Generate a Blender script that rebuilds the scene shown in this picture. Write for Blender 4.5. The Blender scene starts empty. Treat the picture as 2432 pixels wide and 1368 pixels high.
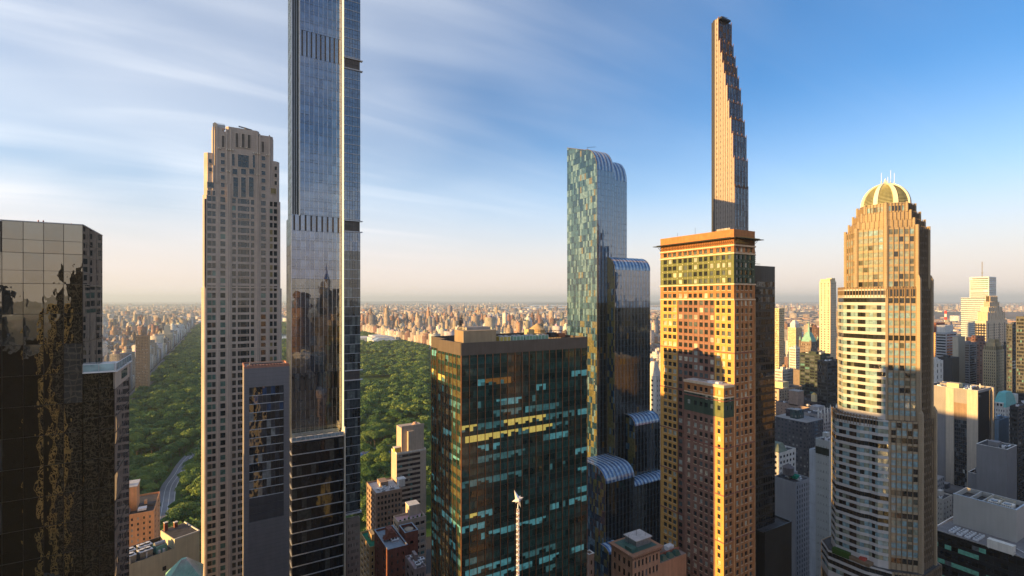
import bpy, bmesh, math, random
import numpy as np
from mathutils import Vector, Matrix, Euler

random.seed(7)
RNG = np.random.default_rng(7)
scn = bpy.context.scene
COL = scn.collection

# ------------------------------------------------------------------ camera
F, CX, HY, CAMH = 1166.0, 1216.0, 712.0, 203.0     # focal length and horizon in photo pixels, eye height in metres
YAW = math.radians(30.8)                            # view direction, clockwise from uptown (+Y)
S_, C_ = math.sin(YAW), math.cos(YAW)
cd = bpy.data.cameras.new('camera')
cam = bpy.data.objects.new('camera', cd)
COL.objects.link(cam)
cam.location = (0, 0, CAMH)
cam.rotation_euler = (math.radians(90), 0, -YAW)
cd.sensor_width = 36.0
cd.lens = 36.0 * F / 2432.0
cd.shift_y = (HY - 684.0) / 2432.0
cd.clip_start = 1.0
cd.clip_end = 150000.0
scn.camera = cam

# ------------------------------------------------------------------ sky, sun, exposure
SUN_EL = math.radians(8.5)
SUN_AZ = math.radians(-88.0)                        # clockwise from +Y: two degrees uptown of due -X
SKY_STRENGTH, SUN_STRENGTH, EXPOSURE = 0.094, 5.0, 1.28
HAZE = 1 / 19000.0
world = bpy.data.worlds.new('World')
scn.world = world
world.use_nodes = True
wn = world.node_tree.nodes; wl = world.node_tree.links
wn.clear()
wout = wn.new('ShaderNodeOutputWorld')
bg = wn.new('ShaderNodeBackground'); bg.inputs['Strength'].default_value = SKY_STRENGTH
sky = wn.new('ShaderNodeTexSky'); sky.sky_type = 'NISHITA'; sky.sun_disc = False
sky.sun_elevation = SUN_EL; sky.sun_rotation = SUN_AZ
sky.altitude = 200; sky.air_density = 1.0; sky.dust_density = 0.2; sky.ozone_density = 2.4
tc = wn.new('ShaderNodeTexCoord')
sep = wn.new('ShaderNodeSeparateXYZ'); wl.new(tc.outputs['Generated'], sep.inputs[0])
def wmath(op, a, b=None, c=None, clamp=False):
    n = wn.new('ShaderNodeMath'); n.operation = op; n.use_clamp = clamp
    for k, v in enumerate((a, b, c)):
        if v is None: continue
        if isinstance(v, (int, float)): n.inputs[k].default_value = v
        else: wl.new(v, n.inputs[k])
    return n.outputs[0]
zz = wmath('MAXIMUM', sep.outputs['Z'], 0.0)
den = wmath('ADD', zz, 0.13)
px_ = wmath('DIVIDE', sep.outputs['X'], den); py_ = wmath('DIVIDE', sep.outputs['Y'], den)
cmb = wn.new('ShaderNodeCombineXYZ'); wl.new(px_, cmb.inputs[0]); wl.new(py_, cmb.inputs[1])
def wisp(rot, sc, scale, detail, dist, lo, hi, w=0.0):
    m = wn.new('ShaderNodeMapping'); m.inputs['Rotation'].default_value = (0, 0, math.radians(rot)); m.inputs['Scale'].default_value = sc
    m.inputs['Location'].default_value = (w, w * .7, 0)
    wl.new(cmb.outputs[0], m.inputs[0])
    n = wn.new('ShaderNodeTexNoise'); n.inputs['Scale'].default_value = scale; n.inputs['Detail'].default_value = detail
    n.inputs['Distortion'].default_value = dist; n.inputs['Roughness'].default_value = .5
    wl.new(m.outputs[0], n.inputs['Vector'])
    r = wn.new('ShaderNodeMapRange'); r.interpolation_type = 'SMOOTHSTEP'
    r.inputs['From Min'].default_value = lo; r.inputs['From Max'].default_value = hi
    wl.new(n.outputs['Fac'], r.inputs['Value'])
    return r.outputs[0]
broad = wisp(20, (1, 1, 1), .55, 3, .3, .28, .62, 3.1)
fine = wisp(-38, (.32, 1.5, 1), 1.25, 7, 1.1, .40, .80, 1.7)
strk = wisp(-20, (.16, 1.2, 1), 2.0, 6, .6, .46, .82, 5.2)
# more veil toward the -X (sunset) side, as in the photograph
side = wmath('MULTIPLY_ADD', sep.outputs['X'], -0.85, 0.66, True)
veil = wmath('MULTIPLY', broad, wmath('MULTIPLY_ADD', side, 1.0, .04))
veil = wmath('MULTIPLY', veil, wmath('MULTIPLY_ADD', fine, .5, .5))
veil = wmath('ADD', veil, wmath('MULTIPLY', strk, wmath('MULTIPLY_ADD', side, .16, .07)))
veil = wmath('MULTIPLY', veil, 1.3, None, True)
mixc = wn.new('ShaderNodeMix'); mixc.data_type = 'RGBA'
wl.new(veil, mixc.inputs['Factor'])
# colour balance of the clear sky
hs = wn.new('ShaderNodeHueSaturation'); hs.inputs['Saturation'].default_value = 1.26; hs.inputs['Value'].default_value = 1.02
wl.new(sky.outputs[0], hs.inputs['Color'])
tn = wn.new('ShaderNodeMix'); tn.data_type = 'RGBA'; tn.blend_type = 'MULTIPLY'; tn.inputs['Factor'].default_value = 1.0
wl.new(hs.outputs[0], tn.inputs[6]); tn.inputs[7].default_value = (.92, .90, 1.02, 1)
wl.new(tn.outputs[2], mixc.inputs[6])
mixc.inputs[7].default_value = (4.6, 4.8, 5.15, 1)
# milky air toward the horizon, turning warm in the lowest few degrees
def band(src, lo, top, fac, col):
    h = wn.new('ShaderNodeMapRange'); h.interpolation_type = 'SMOOTHSTEP'
    h.inputs['From Min'].default_value = top; h.inputs['From Max'].default_value = lo
    h.inputs['To Min'].default_value = 0.0; h.inputs['To Max'].default_value = fac
    wl.new(sep.outputs['Z'], h.inputs['Value'])
    m = wn.new('ShaderNodeMix'); m.data_type = 'RGBA'
    wl.new(h.outputs[0], m.inputs['Factor']); wl.new(src, m.inputs[6]); m.inputs[7].default_value = (*col, 1)
    return m
mixm = band(mixc.outputs[2], 0.0, 0.38, .72, (3.7, 4.3, 4.95))
mixh = band(mixm.outputs[2], -.01, 0.22, .88, (4.75, 3.85, 3.3))
wl.new(mixh.outputs[2], bg.inputs['Color'])
wl.new(bg.outputs[0], wout.inputs['Surface'])

sd = bpy.data.lights.new('sun', 'SUN'); sd.energy = SUN_STRENGTH; sd.angle = math.radians(.5); sd.color = (1.0, .60, .20)
sun = bpy.data.objects.new('sun', sd); COL.objects.link(sun)
sdir = Vector((math.sin(SUN_AZ) * math.cos(SUN_EL), math.cos(SUN_AZ) * math.cos(SUN_EL), math.sin(SUN_EL)))
sun.rotation_euler = sdir.to_track_quat('Z', 'Y').to_euler()
sun.location = (-100, 0, 600)

vs = scn.view_settings
vs.view_transform = 'Standard'; vs.look = 'None'; vs.exposure = EXPOSURE; vs.gamma = 1.0; vs.use_curve_mapping = False
cy = scn.cycles
cy.use_denoising = True
cy.max_bounces = 5; cy.diffuse_bounces = 2; cy.glossy_bounces = 4; cy.volume_bounces = 0; cy.transmission_bounces = 2
cy.caustics_reflective = False; cy.caustics_refractive = False
cy.sample_clamp_indirect = 8.0

# ------------------------------------------------------------------ placing: a pixel column and a depth give a spot on the map
def en(px, z):
    x = (px - CX) / F * z
    return (C_ * x + S_ * z, -S_ * x + C_ * z)
def zN(px, N):
    k = (px - CX) / F
    return N / (C_ - S_ * k)
def hz_(py, z): return CAMH - (py - HY) / F * z
def wE(p, px):          # how far along +X from p until pixel column px
    k = (px - CX) / F; x0 = C_ * p[0] - S_ * p[1]; z0 = S_ * p[0] + C_ * p[1]
    return (x0 - k * z0) / (k * S_ - C_)
def dN(p, px):
    k = (px - CX) / F; x0 = C_ * p[0] - S_ * p[1]; z0 = S_ * p[0] + C_ * p[1]
    return (x0 - k * z0) / (S_ + k * C_)
def depth(x, y): return S_ * x + C_ * y
def vis_bottom(z): return max(0.0, CAMH - (1368 - HY) / F * z - 6)

# ------------------------------------------------------------------ materials
MATS = {}
def nodes_of(name):
    m = bpy.data.materials.new(name); m.use_nodes = True
    nt = m.node_tree; b = nt.nodes['Principled BSDF']
    return m, nt, b
def stone(name, col, var=.18, rough=.85, scale=.35, joints=None, fine=3.0, spec=.3, streak=.12):
    """masonry, concrete or painted metal: mottled, streaked by rain, with optional fine joint lines"""
    if name in MATS: return MATS[name]
    m, nt, b = nodes_of(name); N = nt.nodes; L = nt.links
    g = N.new('ShaderNodeNewGeometry')
    n1 = N.new('ShaderNodeTexNoise'); n1.inputs['Scale'].default_value = scale; n1.inputs['Detail'].default_value = 5
    L.new(g.outputs['Position'], n1.inputs['Vector'])
    mp = N.new('ShaderNodeMapping'); mp.inputs['Scale'].default_value = (1.2, 1.2, .07); L.new(g.outputs['Position'], mp.inputs[0])
    n2 = N.new('ShaderNodeTexNoise'); n2.inputs['Scale'].default_value = fine * .3; n2.inputs['Detail'].default_value = 4; L.new(mp.outputs[0], n2.inputs['Vector'])
    r1 = N.new('ShaderNodeMapRange'); r1.inputs['From Min'].default_value = .3; r1.inputs['From Max'].default_value = .7
    r1.inputs['To Min'].default_value = 1 - var; r1.inputs['To Max'].default_value = 1 + var; L.new(n1.outputs['Fac'], r1.inputs['Value'])
    r2 = N.new('ShaderNodeMapRange'); r2.inputs['From Min'].default_value = .3; r2.inputs['From Max'].default_value = .7
    r2.inputs['To Min'].default_value = 1 - streak; r2.inputs['To Max'].default_value = 1 + streak; L.new(n2.outputs['Fac'], r2.inputs['Value'])
    mul = N.new('ShaderNodeMath'); mul.operation = 'MULTIPLY'; L.new(r1.outputs[0], mul.inputs[0]); L.new(r2.outputs[0], mul.inputs[1])
    out = mul.outputs[0]
    if joints:      # (height of a course, darkness)
        sp = N.new('ShaderNodeSeparateXYZ'); L.new(g.outputs['Position'], sp.inputs[0])
        md = N.new('ShaderNodeMath'); md.operation = 'PINGPONG'; md.inputs[1].default_value = joints[0] / 2; L.new(sp.outputs['Z'], md.inputs[0])
        gt = N.new('ShaderNodeMapRange'); gt.inputs['From Min'].default_value = .04; gt.inputs['From Max'].default_value = .12
        gt.inputs['To Min'].default_value = 1 - joints[1]; gt.inputs['To Max'].default_value = 1; L.new(md.outputs[0], gt.inputs['Value'])
        m2 = N.new('ShaderNodeMath'); m2.operation = 'MULTIPLY'; L.new(out, m2.inputs[0]); L.new(gt.outputs[0], m2.inputs[1]); out = m2.outputs[0]
    mx = N.new('ShaderNodeVectorMath'); mx.operation = 'SCALE'; mx.inputs[0].default_value = col; L.new(out, mx.inputs['Scale'])
    L.new(mx.outputs[0], b.inputs['Base Color'])
    b.inputs['Roughness'].default_value = rough; b.inputs['Specular IOR Level'].default_value = spec
    MATS[name] = m; return m
def glass(name, base, ior=2.0, rough=.02, wob=.004, wscale=.35, tint=(1, 1, 1), emit=None, var=.35):
    """coated window glass with what is behind it as its base colour; sheets are slightly wavy"""
    if name in MATS: return MATS[name]
    m, nt, b = nodes_of(name); N = nt.nodes; L = nt.links
    g = N.new('ShaderNodeNewGeometry')
    n1 = N.new('ShaderNodeTexNoise'); n1.inputs['Scale'].default_value = .8; n1.inputs['Detail'].default_value = 3; L.new(g.outputs['Position'], n1.inputs['Vector'])
    r1 = N.new('ShaderNodeMapRange'); r1.inputs['From Min'].default_value = .3; r1.inputs['From Max'].default_value = .7
    r1.inputs['To Min'].default_value = 1 - var; r1.inputs['To Max'].default_value = 1 + var; L.new(n1.outputs['Fac'], r1.inputs['Value'])
    mx = N.new('ShaderNodeVectorMath'); mx.operation = 'SCALE'; mx.inputs[0].default_value = base; L.new(r1.outputs[0], mx.inputs['Scale'])
    L.new(mx.outputs[0], b.inputs['Base Color'])
    b.inputs['Roughness'].default_value = rough; b.inputs['IOR'].default_value = ior
    b.inputs['Specular Tint'].default_value = (*tint, 1)
    if wob:
        n2 = N.new('ShaderNodeTexNoise'); n2.inputs['Scale'].default_value = wscale; n2.inputs['Detail'].default_value = 1.0; L.new(g.outputs['Position'], n2.inputs['Vector'])
        bp = N.new('ShaderNodeBump'); bp.inputs['Distance'].default_value = wob * 10; bp.inputs['Strength'].default_value = .5; L.new(n2.outputs['Fac'], bp.inputs['Height'])
        L.new(bp.outputs[0], b.inputs['Normal'])
    if emit:
        b.inputs['Emission Color'].default_value = (*emit[:3], 1); b.inputs['Emission Strength'].default_value = emit[3]
    MATS[name] = m; return m
def metal(name, col, rough=.4, metallic=.6):
    if name in MATS: return MATS[name]
    m, nt, b = nodes_of(name); N = nt.nodes; L = nt.links
    g = N.new('ShaderNodeNewGeometry'); n1 = N.new('ShaderNodeTexNoise'); n1.inputs['Scale'].default_value = 1.3; n1.inputs['Detail'].default_value = 4
    L.new(g.outputs['Position'], n1.inputs['Vector'])
    r1 = N.new('ShaderNodeMapRange'); r1.inputs['From Min'].default_value = .3; r1.inputs['From Max'].default_value = .7
    r1.inputs['To Min'].default_value = .8; r1.inputs['To Max'].default_value = 1.15; L.new(n1.outputs['Fac'], r1.inputs['Value'])
    mx = N.new('ShaderNodeVectorMath'); mx.operation = 'SCALE'; mx.inputs[0].default_value = col; L.new(r1.outputs[0], mx.inputs['Scale'])
    L.new(mx.outputs[0], b.inputs['Base Color'])
    b.inputs['Roughness'].default_value = rough; b.inputs['Metallic'].default_value = metallic
    MATS[name] = m; return m

# ------------------------------------------------------------------ mesh collecting
class Frame:
    """a facade plane: origin, direction along it and outward normal, in the thing's own coordinates"""
    def __init__(s, o, u, n): s.o, s.u, s.n = o, u, n
    def pt(s, a, d, z): return (s.o[0] + s.u[0] * a + s.n[0] * d, s.o[1] + s.u[1] * a + s.n[1] * d, z)
def frame_between(p, q):
    """facade from p to q seen with p on the left, outward normal to the viewer's side"""
    dx, dy = q[0] - p[0], q[1] - p[1]; L = math.hypot(dx, dy)
    return Frame(p, (dx / L, dy / L), (dy / L, -dx / L)), L
class MB:
    def __init__(s): s.v = []; s.f = []; s.m = []; s.mats = []
    def mi(s, mat):
        if mat not in s.mats: s.mats.append(mat)
        return s.mats.index(mat)
    def poly(s, pts, faces, mat):
        k = len(s.v); s.v.extend(pts); i = s.mi(mat)
        for f in faces: s.f.append(tuple(k + a for a in f)); s.m.append(i)
    def fbox(s, fr, a0, a1, d0, d1, z0, z1, mat):
        P = [fr.pt(a, d, z) for z in (z0, z1) for (a, d) in ((a0, d1), (a1, d1), (a1, d0), (a0, d0))]
        cr = fr.u[0] * fr.n[1] - fr.u[1] * fr.n[0]
        fs = [(3, 2, 1, 0), (4, 5, 6, 7), (0, 1, 5, 4), (1, 2, 6, 5), (2, 3, 7, 6), (3, 0, 4, 7)]
        if cr > 0: fs = [f[::-1] for f in fs]
        s.poly(P, fs, mat)
    def box(s, x0, x1, y0, y1, z0, z1, mat):
        s.poly([(x0, y0, z0), (x1, y0, z0), (x1, y1, z0), (x0, y1, z0), (x0, y0, z1), (x1, y0, z1), (x1, y1, z1), (x0, y1, z1)],
               [(3, 2, 1, 0), (4, 5, 6, 7), (0, 1, 5, 4), (1, 2, 6, 5), (2, 3, 7, 6), (3, 0, 4, 7)], mat)
    def prism(s, pts, z0, z1, mat, top=None, scale_top=None, topmat=None):
        n = len(pts); T = pts
        if scale_top is not None:
            cx = sum(p[0] for p in pts) / n; cy_ = sum(p[1] for p in pts) / n
            T = [(cx + (p[0] - cx) * scale_top, cy_ + (p[1] - cy_) * scale_top) for p in pts]
        P = [(p[0], p[1], z0) for p in pts] + [(p[0], p[1], z1) for p in T]
        s.poly(P, [(i, (i + 1) % n, n + (i + 1) % n, n + i) for i in range(n)], mat)
        s.poly([(p[0], p[1], z1) for p in T], [tuple(range(n))], topmat or mat)
        s.poly([(p[0], p[1], z0) for p in pts], [tuple(range(n - 1, -1, -1))], mat)
    def cyl(s, x, y, z0, z1, r0, r1, mat, n=12):
        a = [2 * math.pi * i / n for i in range(n)]
        P = [(x + r0 * math.cos(t), y + r0 * math.sin(t), z0) for t in a] + [(x + r1 * math.cos(t), y + r1 * math.sin(t), z1) for t in a]
        s.poly(P, [(i, (i + 1) % n, n + (i + 1) % n, n + i) for i in range(n)] + [tuple(range(n, 2 * n)), tuple(range(n - 1, -1, -1))], mat)
    def bar(s, p, q, r, mat, n=5):
        p = Vector(p); q = Vector(q); d = (q - p).normalized()
        a = d.orthogonal().normalized(); b = d.cross(a)
        P = []
        for c in (p, q):
            for i in range(n):
                t = 2 * math.pi * i / n; P.append(tuple(c + a * (r * math.cos(t)) + b * (r * math.sin(t))))
        s.poly(P, [(i, (i + 1) % n, n + (i + 1) % n, n + i) for i in range(n)] + [tuple(range(n, 2 * n)), tuple(range(n - 1, -1, -1))], mat)
    def build(s, name, parent=None, label=None, kind=None, smooth=False):
        me = bpy.data.meshes.new(name); me.from_pydata(s.v, [], s.f)
        for m in s.mats: me.materials.append(m)
        me.polygons.foreach_set('material_index', s.m)
        if smooth: me.polygons.foreach_set('use_smooth', [True] * len(s.f))
        me.update()
        o = bpy.data.objects.new(name, me); COL.objects.link(o)
        if parent: o.parent = parent
        if label: o['label'] = label
        if kind: o['kind'] = kind
        return o

UNIT = {}
def unit_pane(mat):
    if mat.name not in UNIT:
        b = MB(); b.box(-.5, .5, -.5, .5, -.5, .5, mat)
        me = bpy.data.meshes.new('window_pane'); me.from_pydata(b.v, [], b.f); me.materials.append(mat); me.update(); UNIT[mat.name] = me
    return UNIT[mat.name]

class Thing:
    """one building or other thing: an Empty at its base that parents its parts"""
    def __init__(s, name, label, cat, x, y, z=0.0, group=None, rot=0.0):
        e = bpy.data.objects.new(name, None); COL.objects.link(e)
        e.empty_display_size = 5; e.location = (x, y, z); e.rotation_euler = (0, 0, rot)
        e['label'] = label; e['category'] = cat
        if group: e['group'] = group
        s.e, s.x, s.y, s.z, s.rot = e, x, y, z, rot; s.p = []
    def world(s, p):
        c, n = math.cos(s.rot), math.sin(s.rot)
        return (s.x + c * p[0] - n * p[1], s.y + n * p[0] + c * p[1])
    def part(s, name, mb, **k): return mb.build(name, s.e, **k)
    def pane(s, fr, a0, a1, z0, z1, d, mat, tilt=.25):
        s.p.append((fr, a0, a1, z0, z1, d, mat, tilt))
    def flush(s, name='window_pane', limit=300, minpx=8.0, stuff=None):
        if not s.p: return
        L = []
        for it in s.p:
            fr, a0, a1, z0, z1, d, mat, tilt = it
            c = fr.pt((a0 + a1) / 2, d, (z0 + z1) / 2); w = s.world(c); z = max(5, depth(*w))
            nx, ny = fr.n; cr, sr = math.cos(s.rot), math.sin(s.rot); n = (cr * nx - sr * ny, sr * nx + cr * ny)
            D = math.hypot(*w); cosv = max(.02, -(n[0] * w[0] + n[1] * w[1]) / D)
            yy = HY + (CAMH - s.z - c[2]) * F / z
            area = (a1 - a0) * (z1 - z0) * cosv * (F / z) ** 2
            if yy < -15 or yy > 1390: area *= .001
            L.append((math.sqrt(area), it, c))
        L.sort(key=lambda t: -t[0])
        one = [t for t in L if t[0] >= minpx][:limit]; rest = L[len(one):]
        for _, it, c in one:
            fr, a0, a1, z0, z1, d, mat, tilt = it
            o = bpy.data.objects.new(name, unit_pane(mat)); COL.objects.link(o); o.parent = s.e
            ang = math.atan2(fr.u[1], fr.u[0])
            o.matrix_local = (Matrix.Translation(c) @ Matrix.Rotation(ang + math.radians(random.gauss(0, tilt)), 4, 'Z')
                              @ Matrix.Rotation(math.radians(random.gauss(0, tilt)), 4, 'X')
                              @ Matrix.Diagonal((a1 - a0, .08, z1 - z0, 1)))
        if rest:
            b = MB()
            for _, it, c in rest:
                fr, a0, a1, z0, z1, d, mat, tilt = it
                t1 = math.radians(random.gauss(0, tilt)) * (a1 - a0) / 2; t2 = math.radians(random.gauss(0, tilt)) * (z1 - z0) / 2
                q = [fr.pt(a0, d - t1 - t2 + .04, z0), fr.pt(a1, d + t1 - t2 + .04, z0), fr.pt(a1, d + t1 + t2 + .04, z1), fr.pt(a0, d - t1 + t2 + .04, z1)]
                q += [fr.pt(a0, d - .04, z0), fr.pt(a1, d - .04, z0), fr.pt(a1, d - .04, z1), fr.pt(a0, d - .04, z1)]
                fs = [(0, 1, 2, 3), (1, 0, 4, 5), (2, 1, 5, 6), (3, 2, 6, 7), (0, 3, 7, 4)]
                if fr.u[0] * fr.n[1] - fr.u[1] * fr.n[0] > 0: fs = [f[::-1] for f in fs]
                b.poly(q, fs, mat)
            b.build(stuff or 'window_glazing', s.e, kind='stuff')
        s.p = []

def spans(a0, a1, n, frac):
    """n equal bays between a0 and a1, each with an opening of the given share"""
    w = (a1 - a0) / n; g = w * (1 - frac) / 2
    return [(a0 + i * w + g, a0 + (i + 1) * w - g) for i in range(n)]
def rows_(z0, z1, pitch, h, sill=.9):
    out = []; z = z1
    while z - pitch >= z0 - .01:
        out.append((z - pitch + sill, z - pitch + sill + h)); z -= pitch
    return out      # top row first
def grid(T, mb, fr, a0, a1, z0, z1, cols, rows, dep, wall, pane_fn, span=None, tilt=.25, proud=.03, split=1, gap=.08, sill=None):
    """real openings: piers between the columns, spandrels between the rows, panes set back by dep"""
    span = span or wall
    xs = [a0] + [v for c in cols for v in c] + [a1]
    for i in range(0, len(xs), 2):
        if xs[i + 1] - xs[i] > .02: mb.fbox(fr, xs[i], xs[i + 1], -dep, 0, z0, z1, wall)
    rs = sorted(rows)
    zs = [z0] + [v for r in rs for v in r] + [z1]
    for i in range(0, len(zs), 2):
        if zs[i + 1] - zs[i] > .02:
            for (c0, c1) in ([(a0 + .01, a1 - .01)] if len(cols) > 0 else []):
                mb.fbox(fr, c0, c1, -dep, -proud, zs[i], zs[i + 1], span)
            if sill:
                for (c0, c1) in cols:
                    if zs[i + 1] < z1 - .1: mb.fbox(fr, c0 - .06, c1 + .06, -dep, .06, zs[i + 1] - .18, zs[i + 1] - .02, sill)
    for j, (r0, r1) in enumerate(rows):
        for i, (c0, c1) in enumerate(cols):
            w = (c1 - c0 - gap * (split - 1)) / split
            for q in range(split):
                mt = pane_fn(i * split + q, j)
                if mt is None: mb.fbox(fr, c0, c1, -dep, -.01, r0, r1, wall); continue
                T.pane(fr, c0 + q * (w + gap), c0 + q * (w + gap) + w, r0, r1, -dep + .06, mt, tilt)

def pick(ms, ws):
    def f(i, j): return random.choices(ms, ws)[0]
    return f
# ------------------------------------------------------------------ the ground
PARK = (-140.0, 735.0, 398.0, 4480.0)     # x0, x1, y0, y1
def sheet(name, pts, z, mat, kind='structure'):
    b = MB(); b.poly([(p[0], p[1], z) for p in pts], [tuple(range(len(pts)))], mat)
    return b.build(name, kind=kind)
def ground_mat():
    m, nt, b = nodes_of('city_ground'); N = nt.nodes; L = nt.links
    g = N.new('ShaderNodeNewGeometry')
    v = N.new('ShaderNodeTexVoronoi'); v.inputs['Scale'].default_value = 1 / 60.0; L.new(g.outputs['Position'], v.inputs['Vector'])
    n = N.new('ShaderNodeTexNoise'); n.inputs['Scale'].default_value = 1 / 900.0; n.inputs['Detail'].default_value = 6; L.new(g.outputs['Position'], n.inputs['Vector'])
    cr = N.new('ShaderNodeValToRGB'); L.new(v.outputs['Color'], cr.inputs[0])
    e = cr.color_ramp.elements; e[0].position = 0; e[0].color = (.09, .075, .07, 1); e[1].position = 1; e[1].color = (.26, .22, .19, 1)
    x = cr.color_ramp.elements.new(.45); x.color = (.17, .10, .075, 1)
    gr = N.new('ShaderNodeMapRange'); gr.interpolation_type = 'SMOOTHSTEP'; gr.inputs['From Min'].default_value = .5; gr.inputs['From Max'].default_value = .6; L.new(n.outputs['Fac'], gr.inputs['Value'])
    # within Manhattan the open ground is dark asphalt
    ds = N.new('ShaderNodeVectorMath'); ds.operation = 'LENGTH'; L.new(g.outputs['Position'], ds.inputs[0])
    near = N.new('ShaderNodeMapRange'); near.inputs['From Min'].default_value = 4500; near.inputs['From Max'].default_value = 6500; L.new(ds.outputs['Value'], near.inputs['Value'])
    m1 = N.new('ShaderNodeMix'); m1.data_type = 'RGBA'; L.new(gr.outputs[0], m1.inputs[0]); L.new(cr.outputs[0], m1.inputs[6]); m1.inputs[7].default_value = (.05, .07, .03, 1)
    m2 = N.new('ShaderNodeMix'); m2.data_type = 'RGBA'; L.new(near.outputs[0], m2.inputs[0]); m2.inputs[6].default_value = (.06, .058, .058, 1); L.new(m1.outputs[2], m2.inputs[7])
    L.new(m2.outputs[2], b.inputs['Base Color']); b.inputs['Roughness'].default_value = .95; b.inputs['Specular IOR Level'].default_value = .1
    return m
GR = ground_mat()
b = MB(); R_ = 70000.0; nseg = 64
ring = [(R_ * math.cos(2 * math.pi * i / nseg), R_ * math.sin(2 * math.pi * i / nseg), 0) for i in range(nseg)]
b.poly([(0, 0, 0)] + ring, [(0, 1 + i, 1 + (i + 1) % nseg) for i in range(nseg)], GR)
b.build('ground', kind='structure')
# park floor, streets, water
def grass_mat():
    m, nt, b = nodes_of('park_floor'); N = nt.nodes; L = nt.links
    g = N.new('ShaderNodeNewGeometry'); n = N.new('ShaderNodeTexNoise'); n.inputs['Scale'].default_value = .02; n.inputs['Detail'].default_value = 8; L.new(g.outputs['Position'], n.inputs['Vector'])
    cr = N.new('ShaderNodeValToRGB'); L.new(n.outputs['Fac'], cr.inputs[0]); e = cr.color_ramp.elements
    e[0].position = .35; e[0].color = (.035, .075, .018, 1); e[1].position = .7; e[1].color = (.09, .17, .035, 1)
    L.new(cr.outputs[0], b.inputs['Base Color']); b.inputs['Roughness'].default_value = .9; b.inputs['Specular IOR Level'].default_value = .1
    return m
GRASS = grass_mat()
ASPH = stone('asphalt', (.16, .165, .175), .12, .85, .08, streak=.05)
PAVE = stone('pavement', (.25, .24, .23), .12, .9, .2)
PAINT = stone('road_paint', (.75, .75, .72), .05)
x0, x1, y0, y1 = PARK
sheet('park_lawn', [(x0, y0), (x1, y0), (x1, y1), (x0, y1)], .12, GRASS)
sheet('road_along_park', [(x0 - 26, 300), (x0 - 4, 300), (x0 - 4, y1), (x0 - 26, y1)], .03, ASPH)
sheet('pavement_along_park', [(x0 - 4, 300), (x0, 300), (x0, y1), (x0 - 4, y1)], .15, PAVE)
sheet('avenue_east_of_park', [(x1 + 4, 300), (x1 + 22, 300), (x1 + 22, y1), (x1 + 4, y1)], .03, ASPH)
WAT, nt, bs = nodes_of('water'); bs.inputs['Base Color'].default_value = (.05, .09, .13, 1); bs.inputs['Roughness'].default_value = .12
nz = nt.nodes.new('ShaderNodeTexNoise'); nz.inputs['Scale'].default_value = .15; g_ = nt.nodes.new('ShaderNodeNewGeometry'); nt.links.new(g_.outputs['Position'], nz.inputs['Vector'])
bp = nt.nodes.new('ShaderNodeBump'); bp.inputs['Distance'].default_value = .5; nt.links.new(nz.outputs['Fac'], bp.inputs['Height']); nt.links.new(bp.outputs[0], bs.inputs['Normal'])
def blob(cx, cy_, rx, ry, n=40, wob=.18, seed=1, rot=0):
    r = random.Random(seed); ph = [r.random() * 6.28 for _ in range(4)]; out = []
    for i in range(n):
        t = 2 * math.pi * i / n; k = 1 + wob * (math.sin(2 * t + ph[0]) + .6 * math.sin(3 * t + ph[1]) + .4 * math.sin(5 * t + ph[2]))
        x, y = rx * k * math.cos(t), ry * k * math.sin(t); c, s = math.cos(rot), math.sin(rot)
        out.append((cx + c * x - s * y, cy_ + s * x + c * y))
    return out
RES = blob(250, 2880, 230, 330, seed=3, wob=.05)
POND = blob(300, 520, 60, 30, seed=5); LAKE = blob(330, 1750, 160, 90, seed=8)
RINK = blob(175, 640, 34, 20, seed=6, wob=.05)
MEADOW = [blob(292, 1205, 75, 95, seed=9, wob=.06), blob(420, 2080, 120, 130, seed=10, wob=.08), blob(480, 880, 40, 50, seed=12), blob(60, 1090, 34, 26, seed=31)]
# straits beyond the far shore of the island
def at_h(px, py):
    z = F * CAMH / (py - HY); return en(px, z)
W1 = [at_h(1150, 731.5), at_h(1230, 735), at_h(1290, 737.8), at_h(1420, 738.6), at_h(1640, 737), at_h(1700, 731), at_h(1500, 728.4), at_h(1320, 729), at_h(1230, 729.6)]
sheet('river', W1, .05, WAT)
W2 = [at_h(1245, 726.2), at_h(1330, 727.0), at_h(1640, 725.8), at_h(1660, 722), at_h(1500, 720.2), at_h(1330, 721), at_h(1260, 723)]
sheet('river', W2, .05, WAT)
sheet('river', [(1990, -3000), (2260, -3000), (2330, 3200), (2100, 3300), (2010, 1500)], .05, WAT)
sheet('river', [(-1500, -800), (-2700, -800), (-3300, 9000), (-4300, 20000), (-3200, 20000), (-1900, 9000)], .05, WAT)
sheet('reservoir', RES, .16, WAT); sheet('pond', POND, .16, WAT); sheet('lake', LAKE, .16, WAT)
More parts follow.
